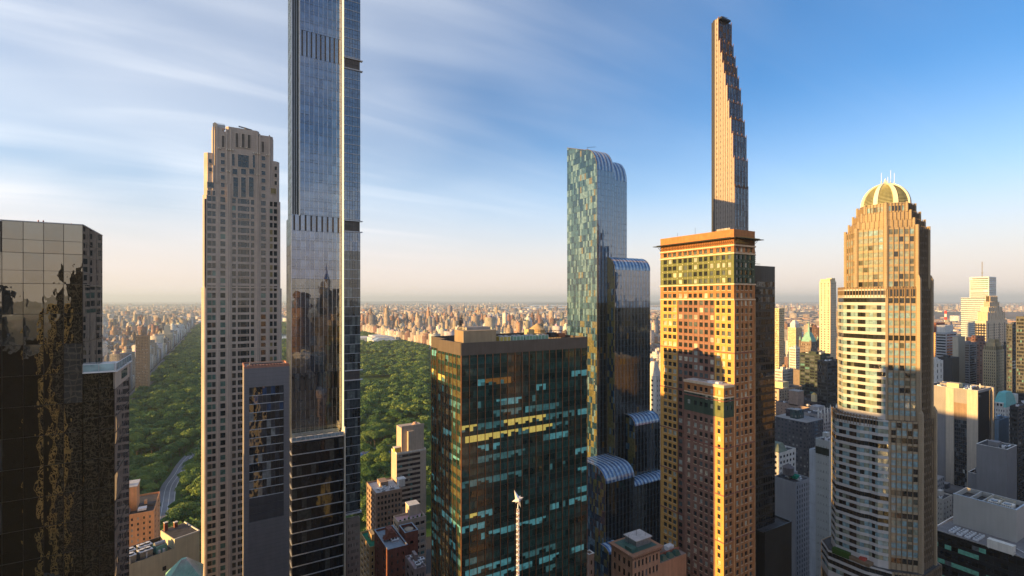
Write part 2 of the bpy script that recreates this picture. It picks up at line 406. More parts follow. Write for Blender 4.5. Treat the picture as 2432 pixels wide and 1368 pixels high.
# the winding park drive
drive = [(-44, 540), (-46, 600), (-47, 650), (-42, 690), (-38, 730), (-30, 770), (-12, 815), (20, 850), (60, 870)]
def smooth(pts, n=6):
    out = []
    P = [pts[0]] + pts + [pts[-1]]
    for i in range(1, len(P) - 2):
        for k in range(n):
            t = k / n; a, b_, c, d = P[i - 1], P[i], P[i + 1], P[i + 2]
            out.append(tuple(.5 * (2 * b_[j] + (c[j] - a[j]) * t + (2 * a[j] - 5 * b_[j] + 4 * c[j] - d[j]) * t * t + (3 * b_[j] - a[j] - 3 * c[j] + d[j]) * t ** 3) for j in (0, 1)))
    out.append(pts[-1]); return out
def ribbon(name, pts, off, w, z, mat, dash=None):
    P = smooth(pts); b = MB()
    for i in range(len(P) - 1):
        if dash and i % 2: continue
        (ax, ay), (bx, by) = P[i], P[i + 1]
        def nrm(i):
            q, r = P[max(0, i - 1)], P[min(len(P) - 1, i + 1)]; dx, dy = r[0] - q[0], r[1] - q[1]; l = math.hypot(dx, dy); return (dy / l, -dx / l)
        n0, n1 = nrm(i), nrm(i + 1)
        b.poly([(ax + n0[0] * (off - w), ay + n0[1] * (off - w), z), (ax + n0[0] * (off + w), ay + n0[1] * (off + w), z),
                (bx + n1[0] * (off + w), by + n1[1] * (off + w), z), (bx + n1[0] * (off - w), by + n1[1] * (off - w), z)], [(0, 1, 2, 3)], mat)
    return b.build(name, kind='structure')
ribbon('park_drive', drive, 0, 7.5, .17, stone('drive', (.27, .27, .29), .1, .9, .1))
ribbon('lane_marking', drive, -2.5, .22, .19, PAINT); ribbon('lane_marking', drive, 2.2, .22, .19, PAINT); ribbon('lane_marking', drive, 6.8, .2, .19, PAINT)
path2 = [(95, 560), (120, 610), (150, 650), (190, 672), (230, 670)]
ribbon('park_path', path2, 0, 4.5, .17, stone('drive', (.27, .27, .29)))
sheet('skating_rink', RINK, .18, stone('rink_floor', (.10, .17, .30), .1))
# far ridges
def ridge(z0, h, seed, mat):
    r = random.Random(seed); b = MB(); ph = [r.random() * 6.28 for _ in range(6)]
    for k in range(60):
        a0 = math.radians(-30 + k * 2.2) ; a1 = math.radians(-30 + (k + 1) * 2.2)
        def hh(a): return max(2, h * (.5 + .35 * math.sin(a * 9 + ph[0]) + .25 * math.sin(a * 23 + ph[1]) + .12 * math.sin(a * 57 + ph[2])))
        P = [];
        for a in (a0, a1):
            for (rr, f) in ((z0 * .93, 0), (z0, 1), (z0 * 1.06, 1.1), (z0 * 1.2, 0)):
                P.append((rr * math.sin(a), rr * math.cos(a), -.5 + f * hh(a)))
        b.poly(P, [(0, 4, 5, 1), (1, 5, 6, 2), (2, 6, 7, 3)], mat)
    return b.build('hills', kind='structure', smooth=True)
HILL = stone('wooded_ridge', (.05, .065, .045), .2, scale=.002, streak=0)
ridge(21000, 70, 1, HILL); ridge(34000, 110, 2, HILL)

# ------------------------------------------------------------------ city lots
TONES = {'cream': (.62, .52, .40), 'white': (.72, .68, .62), 'tan': (.47, .36, .26), 'brick': (.28, .15, .105), 'orange': (.42, .25, .15), 'grey': (.30, .29, .29),
         'dark': (.09, .085, .09), 'brown': (.22, .15, .11), 'pink': (.42, .34, .29)}
def city_mat():
    m, nt, b = nodes_of('city_walls'); N = nt.nodes; L = nt.links
    at = N.new('ShaderNodeAttribute'); at.attribute_name = 'tone'
    uv = N.new('ShaderNodeUVMap'); sp = N.new('ShaderNodeSeparateXYZ'); L.new(uv.outputs[0], sp.inputs[0])
    def M(op, a, b_=None, c=None, clamp=False):
        n = N.new('ShaderNodeMath'); n.operation = op; n.use_clamp = clamp
        for k, v in enumerate((a, b_, c)):
            if v is None: continue
            if isinstance(v, (int, float)): n.inputs[k].default_value = v
            else: L.new(v, n.inputs[k])
        return n.outputs[0]
    fu = M('FRACT', M('DIVIDE', sp.outputs[0], 3.1)); fv = M('FRACT', M('DIVIDE', sp.outputs[1], 3.3))
    wu = M('MULTIPLY', M('GREATER_THAN', fu, .28), M('LESS_THAN', fu, .74)); wv = M('MULTIPLY', M('GREATER_THAN', fv, .30), M('LESS_THAN', fv, .78))
    w = M('MULTIPLY', M('MULTIPLY', wu, wv), M('GREATER_THAN', sp.outputs[1], 0))
    # one shade per window
    cm = N.new('ShaderNodeCombineXYZ'); L.new(M('FLOOR', M('DIVIDE', sp.outputs[0], 3.1)), cm.inputs[0]); L.new(M('FLOOR', M('DIVIDE', sp.outputs[1], 3.3)), cm.inputs[1])
    wnz = N.new('ShaderNodeTexWhiteNoise'); wnz.noise_dimensions = '2D'; L.new(cm.outputs[0], wnz.inputs['Vector'])
    cr = N.new('ShaderNodeValToRGB'); L.new(wnz.outputs['Value'], cr.inputs[0]); e = cr.color_ramp.elements
    e[0].color = (.02, .025, .03, 1); e[0].position = .5; e[1].color = (.22, .22, .2, 1); e[1].position = 1
    g = N.new('ShaderNodeNewGeometry'); n = N.new('ShaderNodeTexNoise'); n.inputs['Scale'].default_value = .06; n.inputs['Detail'].default_value = 6; L.new(g.outputs['Position'], n.inputs['Vector'])
    r = N.new('ShaderNodeMapRange'); r.inputs['From Min'].default_value = .3; r.inputs['From Max'].default_value = .7; r.inputs['To Min'].default_value = .78; r.inputs['To Max'].default_value = 1.2; L.new(n.outputs['Fac'], r.inputs['Value'])
    sc = N.new('ShaderNodeVectorMath'); sc.operation = 'SCALE'; L.new(at.outputs['Color'], sc.inputs[0]); L.new(r.outputs[0], sc.inputs['Scale'])
    mx = N.new('ShaderNodeMix'); mx.data_type = 'RGBA'; L.new(w, mx.inputs[0]); L.new(sc.outputs[0], mx.inputs[6]); L.new(cr.outputs[0], mx.inputs[7])
    L.new(mx.outputs[2], b.inputs['Base Color'])
    ro = N.new('ShaderNodeMapRange'); ro.inputs['To Min'].default_value = .9; ro.inputs['To Max'].default_value = .25; L.new(w, ro.inputs['Value']); L.new(ro.outputs[0], b.inputs['Roughness'])
    b.inputs['Specular IOR Level'].default_value = .3
    return m
CITY = city_mat()
def city_mesh(name, boxes):
    """boxes: rows of x0,x1,y0,y1,z0,z1,r,g,b,shape; shape 1 narrows to the top like a tank roof or spire"""
    A = np.array(boxes, dtype=np.float64); n = len(A)
    X0, X1, Y0, Y1, Z0, Z1 = [A[:, i] for i in range(6)]; T = A[:, 9]
    mx, my = (X0 + X1) / 2, (Y0 + Y1) / 2; k = 1 - T
    V = np.empty((n, 8, 3))
    for q, (ax, ay) in enumerate(((0, 0), (1, 0), (1, 1), (0, 1))):
        xx = X1 if ax else X0; yy = Y1 if ay else Y0
        V[:, q] = np.stack([xx, yy, Z0], 1); V[:, q + 4] = np.stack([mx + (xx - mx) * k, my + (yy - my) * k, Z1], 1)
    FQ = np.array([(0, 1, 5, 4), (1, 2, 6, 5), (2, 3, 7, 6), (3, 0, 4, 7), (4, 5, 6, 7)])
    faces = (FQ[None] + (np.arange(n) * 8)[:, None, None]).reshape(-1, 4)
    me = bpy.data.meshes.new(name)
    me.vertices.add(n * 8); me.vertices.foreach_set('co', V.reshape(-1))
    me.loops.add(n * 20); me.loops.foreach_set('vertex_index', faces.reshape(-1).astype(np.int32))
    me.polygons.add(n * 5); me.polygons.foreach_set('loop_start', np.arange(n * 5, dtype=np.int32) * 4)
    uv = np.full((n, 5, 4, 2), -5.0)
    dx, dy, dz = X1 - X0, Y1 - Y0, Z1 - Z0
    off = (np.abs(X0 * 7.3 + Y0 * 3.1) % 50).round() * 3.1
    for f, wd in enumerate((dx, dy, dx, dy)):
        u1 = np.maximum(1, np.round(wd / 3.1)) * 3.1; v1 = np.maximum(1, np.round(dz / 3.3)) * 3.3
        small = (wd < 5) | (dz < 4.5)
        for c, (a, b_) in enumerate(((0, 0), (1, 0), (1, 1), (0, 1))):
            uv[:, f, c, 0] = off + u1 * a; uv[:, f, c, 1] = np.where(small, -5, .01 + v1 * b_)
    ul = me.uv_layers.new(name='UVMap'); ul.data.foreach_set('uv', uv.reshape(-1))
    col = np.ones((n, 5, 4)); col[:, :4, :3] = A[:, None, 6:9]
    roof = A[:, 6:9].mean(1); rr = .16 + .22 * ((np.abs(X0 * 1.7 + Y1 * 2.9) * 7) % 1.0)
    col[:, 4, :3] = np.where(T[:, None] > 0, A[:, 6:9], rr[:, None] * np.array([1.0, .97, .95]))
    at = me.attributes.new('tone', 'FLOAT_COLOR', 'FACE'); at.data.foreach_set('color', col.reshape(-1))
    me.materials.append(CITY); me.update(calc_edges=True)
    return me
TAKEN = []      # footprints of buildings built one by one
def free(x0, x1, y0, y1, pad=2):
    for t in TAKEN:
        if x0 < t[1] + pad and x1 > t[0] - pad and y0 < t[3] + pad and y1 > t[2] - pad: return False
    return True
def in_view(x, y, m=60):
    z = depth(x, y)
    if z < 60: return False
    p = CX + F * (C_ * x - S_ * y) / z
    return -m < p < 2432 + m
def px_of(x, y): return CX + F * (C_ * x - S_ * y) / depth(x, y)
LOTS = []       # (distance, boxes, tone name, height)
def lot(x0, x1, y0, y1, h, tone, r, detail=True):
    t = TONES[tone]; j = r.uniform(.55, 1.2); c = tuple(min(.85, v * j * r.uniform(.95, 1.05)) for v in t)
    B = []
    if h > 32 and detail and r.random() < .75:
        s = r.uniform(.55, .88); f = r.uniform(.1, .25); B.append((x0, x1, y0, y1, 0, h * s, *c, 0))
        ax, ay = (x1 - x0) * f, (y1 - y0) * f
        B.append((x0 + ax, x1 - ax, y0 + ay, y1 - ay, h * s, h, *c, 0))
        X0, X1, Y0, Y1 = x0 + ax, x1 - ax, y0 + ay, y1 - ay
        if r.random() < .3:
            ax, ay = (X1 - X0) * .2, (Y1 - Y0) * .2; B.append((X0 + ax, X1 - ax, Y0 + ay, Y1 - ay, h, h * 1.09, *c, 0)); h *= 1.09; X0 += ax; X1 -= ax; Y0 += ay; Y1 -= ay
    else:
        B.append((x0, x1, y0, y1, 0, h, *c, 0)); X0, X1, Y0, Y1 = x0, x1, y0, y1
    if detail:
        w, d = X1 - X0, Y1 - Y0
        for k in range(r.choice((1, 1, 2))):
            a = X0 + w * r.uniform(.1, .5); b_ = Y0 + d * r.uniform(.1, .5); hh = r.uniform(2.5, 6) * (1.5 if h > 60 else 1)
            B.append((a, a + w * r.uniform(.2, .4), b_, b_ + d * r.uniform(.2, .4), h, h + hh, *[v * r.uniform(.6, 1.1) for v in c], 0))
        if r.random() < .35:
            a = X0 + w * r.uniform(.15, .75); b_ = Y0 + d * r.uniform(.15, .75)
            B.append((a, a + 3.4, b_, b_ + 3.4, h + 1.5, h + 5.5, .16, .10, .06, 0)); B.append((a - .2, a + 3.6, b_ - .2, b_ + 3.6, h + 5.5, h + 7.2, .14, .10, .07, .95))
        if h > 85 and r.random() < .25:
            B.append((X0 + w * .3, X0 + w * .7, Y0 + d * .3, Y0 + d * .7, h, h + w * .5, *( (.25, .42, .36) if r.random() < .4 else c), .9))
    LOTS.append((math.hypot(x0, y0), B, tone, h))
def fill(x0, x1, y0, y1, hfun, tones, seed, bw=(110, 20), bd=(62, 18), lw=(16, 34), skip=.0, detail=True, deep=2):
    """street grid: blocks bw long and bd deep with the street widths between them, cut into lots"""
    r = random.Random(seed); x = x0
    while x < x1:
        y = y0; w = min(bw[0], x1 - x)
        while y < y1:
            a = x
            while a < x + w - 6:
                l = min(r.uniform(*lw), x + w - a)
                for q in range(deep):
                    b0 = y + q * bd[0] / deep; b1 = y + (q + 1) * bd[0] / deep - r.uniform(.2, 3)
                    if r.random() < skip: continue
                    cx_, cy_ = a + l / 2, (b0 + b1) / 2
                    if not in_view(cx_, cy_) or not free(a, a + l, b0, b1): continue
                    av = min(a - x, x + w - a - l) < 18
                    h = hfun(r, cx_, cy_, av)
                    if h < 5: continue
                    lot(a + .2, a + l - .2, b0, b1, h, r.choice(tones), r, detail)
                a += l
            y += bd[0] + bd[1]
        x += bw[0] + bw[1]
# ================================================================== the towers
CONC = stone('concrete', (.32, .30, .28)); ROOFD = stone('dark_roof', (.07, .068, .07), .3, .9, .5); ROOFL = stone('pale_roof', (.50, .49, .48), .15, .8, .4)
WHITEM = stone('white_metal', (.72, .73, .75), .06, .5); STEEL = metal('steel', (.35, .36, .38), .4, .7); DARKM = metal('dark_metal', (.04, .04, .042), .4, .3)
BLACKG = glass('black_glass', (.008, .009, .010), 1.7); 
G_DARK = glass('glass_dark', (.012, .016, .018), 1.6); G_DEEP = glass('glass_deep', (.03, .035, .035), 1.55); G_SMOKE = glass('glass_smoke', (.06, .065, .06), 1.6)
G_BLIND = glass('window_blind', (.42, .42, .38), 1.5, .06); G_BLIND2 = glass('window_blind_grey', (.24, .25, .24), 1.5, .06); G_TEAL = glass('window_teal', (.14, .34, .33), 1.55)
G_WARM = glass('lit_room', (.25, .16, .07), 1.5, emit=(1.0, .62, .25, .12))
def ac_unit(T, x, y, z, w=3.0, d=2.4, h=2.2, name='air_handler'):
    b = MB(); b.box(x, x + w, y, y + d, z, z + h, WHITEM); b.box(x + .1, x + w - .1, y - .05, y + d + .05, z + .3, z + h - .4, STEEL)
    for k in range(2): b.cyl(x + w * (.27 + .46 * k), y + d / 2, z + h, z + h + .35, min(w, d) * .22, min(w, d) * .22, DARKM, 10)
    return T.part(name, b)
WOOD = stone('cedar', (.34, .22, .12), .25)
def water_tank(T, x, y, z, r=1.9, h=3.4, wood=WOOD, leg=1.6):
    b = MB()
    b.cyl(x, y, z + leg, z + leg + h, r, r * .96, wood, 18)
    for k in range(4): b.cyl(x, y, z + leg + .3 + k * h / 4, z + leg + .38 + k * h / 4, r * 1.015, r * 1.01, DARKM, 18)
    o = T.part('water_tank', b)
    c = MB(); c.cyl(x, y, z + leg + h, z + leg + h + r * .75, r * 1.08, .06, wood, 18); c.build('tank_roof', o)
    l = MB()
    for dx, dy in ((-1, -1), (1, -1), (1, 1), (-1, 1)): l.bar((x + dx * r * .6, y + dy * r * .6, z), (x + dx * r * .6, y + dy * r * .6, z + leg), .09, DARKM)
    l.box(x - r * .8, x + r * .8, y - r * .8, y + r * .8, z + leg - .2, z + leg, DARKM); l.build('tank_frame', o)
def parapet(T, x0, x1, y0, y1, z, h, t, mat, name='parapet', cap=None):
    b = MB()
    b.box(x0, x1, y0, y0 + t, z, z + h, mat); b.box(x0, x1, y1 - t, y1, z, z + h, mat)
    b.box(x0, x0 + t, y0 + t, y1 - t, z, z + h, mat); b.box(x1 - t, x1, y0 + t, y1 - t, z, z + h, mat)
    if cap:
        c = .12
        b.box(x0 - c, x1 + c, y0 - c, y0 + t + c, z + h, z + h + .18, cap); b.box(x0 - c, x1 + c, y1 - t - c, y1 + c, z + h, z + h + .18, cap)
        b.box(x0 - c, x0 + t + c, y0 + t + c, y1 - t - c, z + h, z + h + .18, cap); b.box(x1 - t - c, x1 + c, y0 + t + c, y1 - t - c, z + h, z + h + .18, cap)
    return T.part(name, b)
def clutter(T, x0, x1, y0, y1, z, seed, n=5, tank=True, walls=CONC):
    r = random.Random(seed); w, d = x1 - x0, y1 - y0
    b = MB(); a, c = x0 + w * r.uniform(.3, .5), y0 + d * r.uniform(.35, .5)
    b.box(a, a + w * .33, c, c + d * .38, z, z + r.uniform(2.8, 4.2), walls); T.part('stair_bulkhead', b)
    for k in range(n):
        ax, ay = x0 + w * r.uniform(.06, .8), y0 + d * r.uniform(.06, .8)
        if r.random() < .5: ac_unit(T, ax, ay, z, r.uniform(1.6, 3.2), r.uniform(1.4, 2.4), r.uniform(1.1, 2))
        elif r.random() < .5:
            b = MB(); b.box(ax, min(x1 - .5, ax + r.uniform(3, 7)), ay, ay + .7, z + .4, z + 1.1, WHITEM); b.box(ax, ax + .7, ay, min(y1 - .5, ay + 3), z + .42, z + 1.12, WHITEM); T.part('roof_duct', b)
        else:
            b = MB(); b.cyl(ax, ay, z, z + r.uniform(1, 2.6), .3, .3, STEEL, 8); b.cyl(ax + .9, ay, z, z + 1, .2, .2, STEEL, 8); T.part('roof_vent', b)
    if tank and w > 7 and d > 7: water_tank(T, x0 + w * r.uniform(.2, .8), y0 + d * r.uniform(.3, .8), z, r.uniform(1.5, 2.1))
Sf = lambda x=0, y=0: Frame((x, y), (1, 0), (0, -1))
Wf = lambda x=0, y=0: Frame((x, y), (0, 1), (-1, 0))
Ef = lambda x=0, y=0: Frame((x, y), (0, 1), (1, 0))

# ------------------------------------------------------------------ dark office slab with copper mullions
def office_slab():
    z = 136; e, n = en(1095, z); w, d = wE((e, n), 1395), dN((e, n), 1008); d1 = d * .60
    T = Thing('office_tower', 'dark glass office slab with copper mullions and lit teal windows behind the star mast', 'office tower', e, n)
    TAKEN.append((e, e + w, n, n + d))
    COP = metal('copper_mullion', (.42, .20, .10), .38, .65); BAND = stone('bronze_fascia', (.11, .088, .07), .1, .5); SPAN = glass('spandrel_glass', (.018, .042, .036), 1.4, .10, wob=.002)
    G1 = glass('office_dark', (.010, .026, .023), 1.5, .03); G2 = glass('office_dim', (.024, .066, .057), 1.5, .05); GWG = glass('office_gold_reflection', (.10, .095, .045), 1.8, .04); GWD = glass('office_west_dark', (.035, .04, .025), 1.8, .04); GT = glass('office_teal_lit', (.12, .34, .34), 1.5, .05, emit=(.16, .62, .66, .05))  # west glass carries the golden sky's reflection in its base colour
    GT2 = glass('office_teal_dim', (.07, .17, .165), 1.55, .05, emit=(.15, .5, .5, .03)); GY = glass('office_yellow_lit', (.4, .33, .10), 1.5, .05, emit=(.9, .68, .14, .16)); GO = glass('office_amber', (.06, .035, .015), 1.55, emit=(1., .45, .1, .05))
    H = 191.0; zr = H - 1.6; rec = 2.4
    core = MB(); core.box(.3, w - .3, .3, d1, 0, zr - 1.2, DARKM); core.box(.3 + rec, w - .3, d1, d - .3, 0, zr - 1.2, DARKM); T.part('core', core)
    r_ = MB(); r_.box(.5, w - .5, .5, d1, zr - 1.2, zr - 1.0, ROOFD); r_.box(.5 + rec, w - .5, d1, d - .5, zr - 1.2, zr - 1.0, ROOFD); T.part('roof', r_)
    # fascia wraps the top
    b = MB(); hf = 3.5
    b.fbox(Sf(), 0, w, -.35, .05, H - hf, H, BAND); T.part('fascia', b)
    b = MB(); b.fbox(Wf(), .36, d1, -.35, .05, H - hf, H, BAND); b.box(0.02, rec, d1 - .35, d1, H - hf, H, BAND); T.part('fascia', b)
    b = MB(); b.fbox(Wf(rec, 0), d1, d, -.35, .05, H - hf, H, BAND); b.box(rec + .36, w, d - .35, d, H - hf, H, BAND); b.box(w - .35, w, .36, d - .36, H - hf, H, BAND); T.part('fascia', b)
    zb = vis_bottom(150) - 4; P = 3.12; rows = rows_(zb, H - hf - .5, P, 1.85, .95)
    # per-row mood of the south face: probabilities of dark, dim, teal, dim teal, yellow, amber by part of the row
    def mood(j, t):
        if j in (0,): return (.2, .8, 0, 0, 0, 0)
        if j == 1: return (1, .5, 0, 0, 0, 0)
        if j == 2: return (.9, .2, .03, 0, 0, .22 if t < .2 else 0) if t < .85 else (0, 0, 1, 0, 0, 0)
        if j == 3: return (1, .4, .06, 0, 0, 0)
        if j == 4: return (.5, .3, .5 if .2 < t < .35 else 0, .1, 0, 0)
        if j == 5: return (.3, .1, .15, .55, 0, 0) if t < .6 else (.9, .2, .02, .2, 0, 0)
        if j in (6, 7): return (.06, .1, 0, .12, .75, 0) if t < (.62 if j == 6 else .52) else (.4, .1, .4, .2, 0, 0)
        if j == 8: return (.3, .5, .1, .3, 0, 0) if t < .4 else (.5, .1, .35, .15, 0, 0)
        if j == 9: return (.1, .9, 0, .3, 0, 0)
        if j == 10: return (.3, .9, 0, .05, 0, .02) if t < .85 else (0, 0, 1, .2, 0, 0)
        if j == 11: return (.8, .1, .3 if .2 < t < .5 else .05, .2, 0, 0)
        if j in (12, 13): return (1, .5, 0, .02, 0, .02) if t < .88 else (.2, 0, .7, .2, 0, 0)
        if j == 14: return (.3, .1, .3, .3, .05, .1) if t < .25 else (1, .1, .05, .05, 0, .04)
        if j == 15: return (.2, 0, .75, .2, 0, 0) if t < .1 or t > .55 else (.8, .1, .15, .1, 0, 0)
        if j == 16: return (.5, 0, .6, .2, .1, 0) if t < .5 else (.9, .2, .1, .1, 0, 0)
        if j in (17, 18): return (.9, .4, .06, .1, 0, 0)
        if j == 20: return (.2, .1, .7, .2, 0, 0)
        return (1, .5, .1, .1, 0, .03)
    GS = [G1, G2, GT, GT2, GY, GO]
    nb = 18; last = {}
    def fS(i, j):
        if j in last and random.random() < .72: return last[j]
        last[j] = random.choices(GS, mood(j, i / (nb * 2)))[0]; return last[j]
    lw = {}
    def fW(i, j):
        if j in lw and random.random() < .5: return lw[j]
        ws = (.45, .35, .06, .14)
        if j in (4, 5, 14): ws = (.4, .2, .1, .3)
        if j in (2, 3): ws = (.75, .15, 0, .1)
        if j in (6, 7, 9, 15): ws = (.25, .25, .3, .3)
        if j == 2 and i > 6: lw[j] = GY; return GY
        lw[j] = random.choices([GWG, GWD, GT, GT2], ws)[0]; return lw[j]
    def face(fr, a0, a1, nbay, fn, nm):
        cols = spans(a0, a1, nbay, .93); b = MB()
        xs = [a0] + [v for c in cols for v in c] + [a1]
        rs = sorted(rows); zs = [zb] + [v for r in rs for v in r] + [H - hf]
        for i in range(0, len(zs), 2):
            b.fbox(fr, a0 + .02, a1 - .02, -.28, -.10, zs[i], zs[i + 1], SPAN)
            b.fbox(fr, a0 + .02, a1 - .02, -.10, -.06, zs[i], zs[i] + .07, DARKM); b.fbox(fr, a0 + .02, a1 - .02, -.10, -.06, zs[i + 1] - .07, zs[i + 1], DARKM)
        T.part('spandrel_panes', b)
        for i in range(nbay + 1):
            x = a0 + (a1 - a0) * i / nbay; b = MB(); b.fbox(fr, x - .05, x + .05, -.1, .09, zb, H - hf - .005, COP); T.part('mullion', b)
        for j, (r0, r1) in enumerate(rows):
            for i, (c0, c1) in enumerate(cols):
                m = (c0 + c1) / 2
                for (q0, q1, k) in ((c0, m - .03, 0), (m + .03, c1, 1)):
                    mt = fn(2 * i + k, j)
                    if mt in (GT, GT2, GY, GO) and random.random() < .45:      # half-drawn blind over a dark room
                        zc = r0 + (r1 - r0) * random.choice((.35, .5, .65)); T.pane(fr, q0, q1, zc, r1, -.18, mt, .1); T.pane(fr, q0, q1, r0, zc - .02, -.18, random.choice((G1, G2, GT2)), .1)
                    else: T.pane(fr, q0, q1, r0, r1, -.18, mt, .12)
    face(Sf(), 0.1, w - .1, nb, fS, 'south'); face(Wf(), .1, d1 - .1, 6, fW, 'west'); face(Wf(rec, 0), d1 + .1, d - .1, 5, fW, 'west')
    T.flush()
    # roof: ribbed plant room, second box, green screened coolers, wooden tank, mast
    zr = H - 2.8; RIB = stone('ribbed_cladding', (.40, .30, .19), .1, .6)
    x0, x1, y0, y1 = 2.2, 13.0, 3.2, 9.5
    b = MB(); b.box(x0 + .08, x1 - .08, y0 + .08, y1, zr, H + 3.1, RIB)
    k = x0
    while k < x1 - .2: b.box(k, k + .16, y0, y0 + .09, zr, H + 3.08, RIB); k += .42
    k = y0 + .1
    while k < y1 - .2: b.box(x0, x0 + .09, k, k + .16, zr, H + 3.08, RIB); k += .42
    T.part('plant_room', b)
    b = MB(); b.box(x0 + 2.5, x1 - .5, y0 + 3, y1 + 2, H + 3.1, H + 3.9, CONC); T.part('plant_room_cap', b)
    b = MB()
    for q in range(4): b.bar((x0 + 1.2 + .5 * (q % 2), y0 + 4.5 + .5 * (q // 2), H + 3.1), (x0 + 1.2 + .5 * (q % 2), y0 + 4.5 + .5 * (q // 2), H + 7.0), .06, DARKM)
    for q in range(6): b.box(x0 + 1.0, x0 + 1.9, y0 + 4.3, y0 + 5.2, H + 3.4 + q * .6, H + 3.5 + q * .6, DARKM)
    b.box(x0 + .8, x0 + 1.2, y0 + 4.3, y0 + 5, H + 4.4, H + 6, DARKM); b.box(x0 + 1.8, x0 + 2.1, y0 + 4.3, y0 + 5, H + 4.9, H + 6.4, STEEL); T.part('antenna_rack', b)
    GRN = stone('green_screen', (.22, .38, .26), .2, .5); YEL = stone('yellow_rail', (.55, .42, .10), .1, .5)
    for q in range(4):
        a = 14.5 + q * 4.6; b = MB(); b.box(a, a + 3.9, 4.0, 7.0, H - 1.2, H + .85, GRN if q else YEL)
        for t in range(4): b.box(a - .02 + t * 1.28, a + .1 + t * 1.28, 3.93, 4.0, H - 1.0, H + .95, WHITEM)
        b.box(a, a + 3.9, 3.94, 3.99, H + .85, H + .97, WHITEM); b.cyl(a + 1.2, 5.5, H + .85, H + 1.15, .8, .8, STEEL, 12); b.cyl(a + 2.9, 5.5, H + .85, H + 1.15, .7, .7, STEEL, 12); T.part('cooling_unit', b)
    water_tank(T, 33.0, 11.5, H - 1.2, 2.7, 3.2, stone('old_cedar', (.50, .34, .17), .2), 0.2)
    b = MB(); b.box(28.6, 31.2, 10, 12.5, H - 1.4, H + 2.4, stone('tank_shed', (.5, .38, .2))); T.part('roof_shed', b)
    b = MB()
    for q in range(7): b.bar((36 + q * 1.1, 11, H - 1), (36 + q * 1.1, 11, H + 1.6), .07, DARKM)
    b.bar((36, 11, H + 1.6), (43, 11, H + 1.6), .1, DARKM); b.bar((36, 11, H + .6), (43, 11, H + .6), .1, DARKM); b.box(37, 39.5, 9.5, 12, H - .5, H + 1.1, DARKM); b.box(40.5, 43, 9.5, 12, H - .6, H + .7, stone('rust', (.3, .12, .06))); T.part('pipe_rack', b)
office_slab()

# ------------------------------------------------------------------ star on its mast, with the building it stands on
def star_mast():
    z = 80; e, n = en(1230, z); hs = hz_(1193, z); base = 148.0
    T = Thing('stone_office_building', 'low office block under the weather mast', 'office building', e - 22, n - 50)
    b = MB(); b.box(0, 40, 0, 58, 0, base, CONC); T.part('wall', b); b = MB(); b.box(-.3, 40.3, -.3, 58.3, base, base + .6, ROOFD); T.part('roof', b)
    TAKEN.append((e - 22, e + 18, n - 50, n + 8))
    T = Thing('weather_mast', 'slender white mast topped by a faceted silver star in front of the dark office slab', 'mast', e, n, base + .6)
    b = MB(); r = .21; top = hs - base - 1.6
    PNK = stone('mast_enamel', (.62, .50, .46), .1, .5)
    for k in range(3):
        a = k * 2.094; b.bar((r * math.cos(a), r * math.sin(a), 0), (r * math.cos(a), r * math.sin(a), top), .045, PNK)
    q = 0; hgt = 0
    while hgt < top - .3:
        a = q * 2.094; c = (q + 1) * 2.094
        b.bar((r * math.cos(a), r * math.sin(a), hgt), (r * math.cos(c), r * math.sin(c), hgt + .42), .03, WHITEM, 4); hgt += .21; q += 1
    T.part('lattice', b)
    hgt = .3; me = None
    while hgt < top - .1:
        c = MB(); c.cyl(0, 0, -.07, .07, .29, .26, WHITEM, 10); 
        if me is None: o = c.build('lamp_ring', T.e); me = o.data
        else: o = bpy.data.objects.new('lamp_ring', me); COL.objects.link(o); o.parent = T.e
        o.location = (0, 0, hgt); hgt += .84
    # the star: a faceted body with long unequal spikes
    m = metal('star_silver', (.78, .74, .74), .35, .35)
    star = MB(); c0 = Vector((0, 0, top + 1.45))
    ax = Vector((C_, -S_, 0)); up = Vector((0, 0, 1)); toward = Vector((-S_, -C_, 0))
    pts = [(-.62, 1.55), (.92, .42), (.50, -1.35), (-.98, -.30), (.42, .62)]
    import itertools
    def spike(dirv, L, wdt):
        d = dirv.normalized(); a = d.orthogonal().normalized(); bb = d.cross(a)
        base_ = [c0 + d * .10 + (a * math.cos(t) + bb * math.sin(t)) * wdt for t in (0.4, 1.97, 3.54, 5.11)]
        P = [tuple(p) for p in base_] + [tuple(c0 + d * L), tuple(c0 - d * .1)]
        star.poly(P, [(0, 1, 4), (1, 2, 4), (2, 3, 4), (3, 0, 4), (1, 0, 5), (2, 1, 5), (3, 2, 5), (0, 3, 5)], m)
    for i, (x, y) in enumerate(pts):
        spike(ax * x + up * y + toward * (.1 if i % 2 else -.1), math.hypot(x, y), .40)
    spike(toward * 1.0 + ax * .15, .95, .42); spike(-toward + up * .1, .95, .42); spike(-ax * .5 - up * .6 + toward * .5, .7, .3)
    T.part('star', star); b = MB(); b.cyl(0, 0, top - .05, top + .8, .10, .07, WHITEM, 8); T.part('star_stem', b)
star_mast()

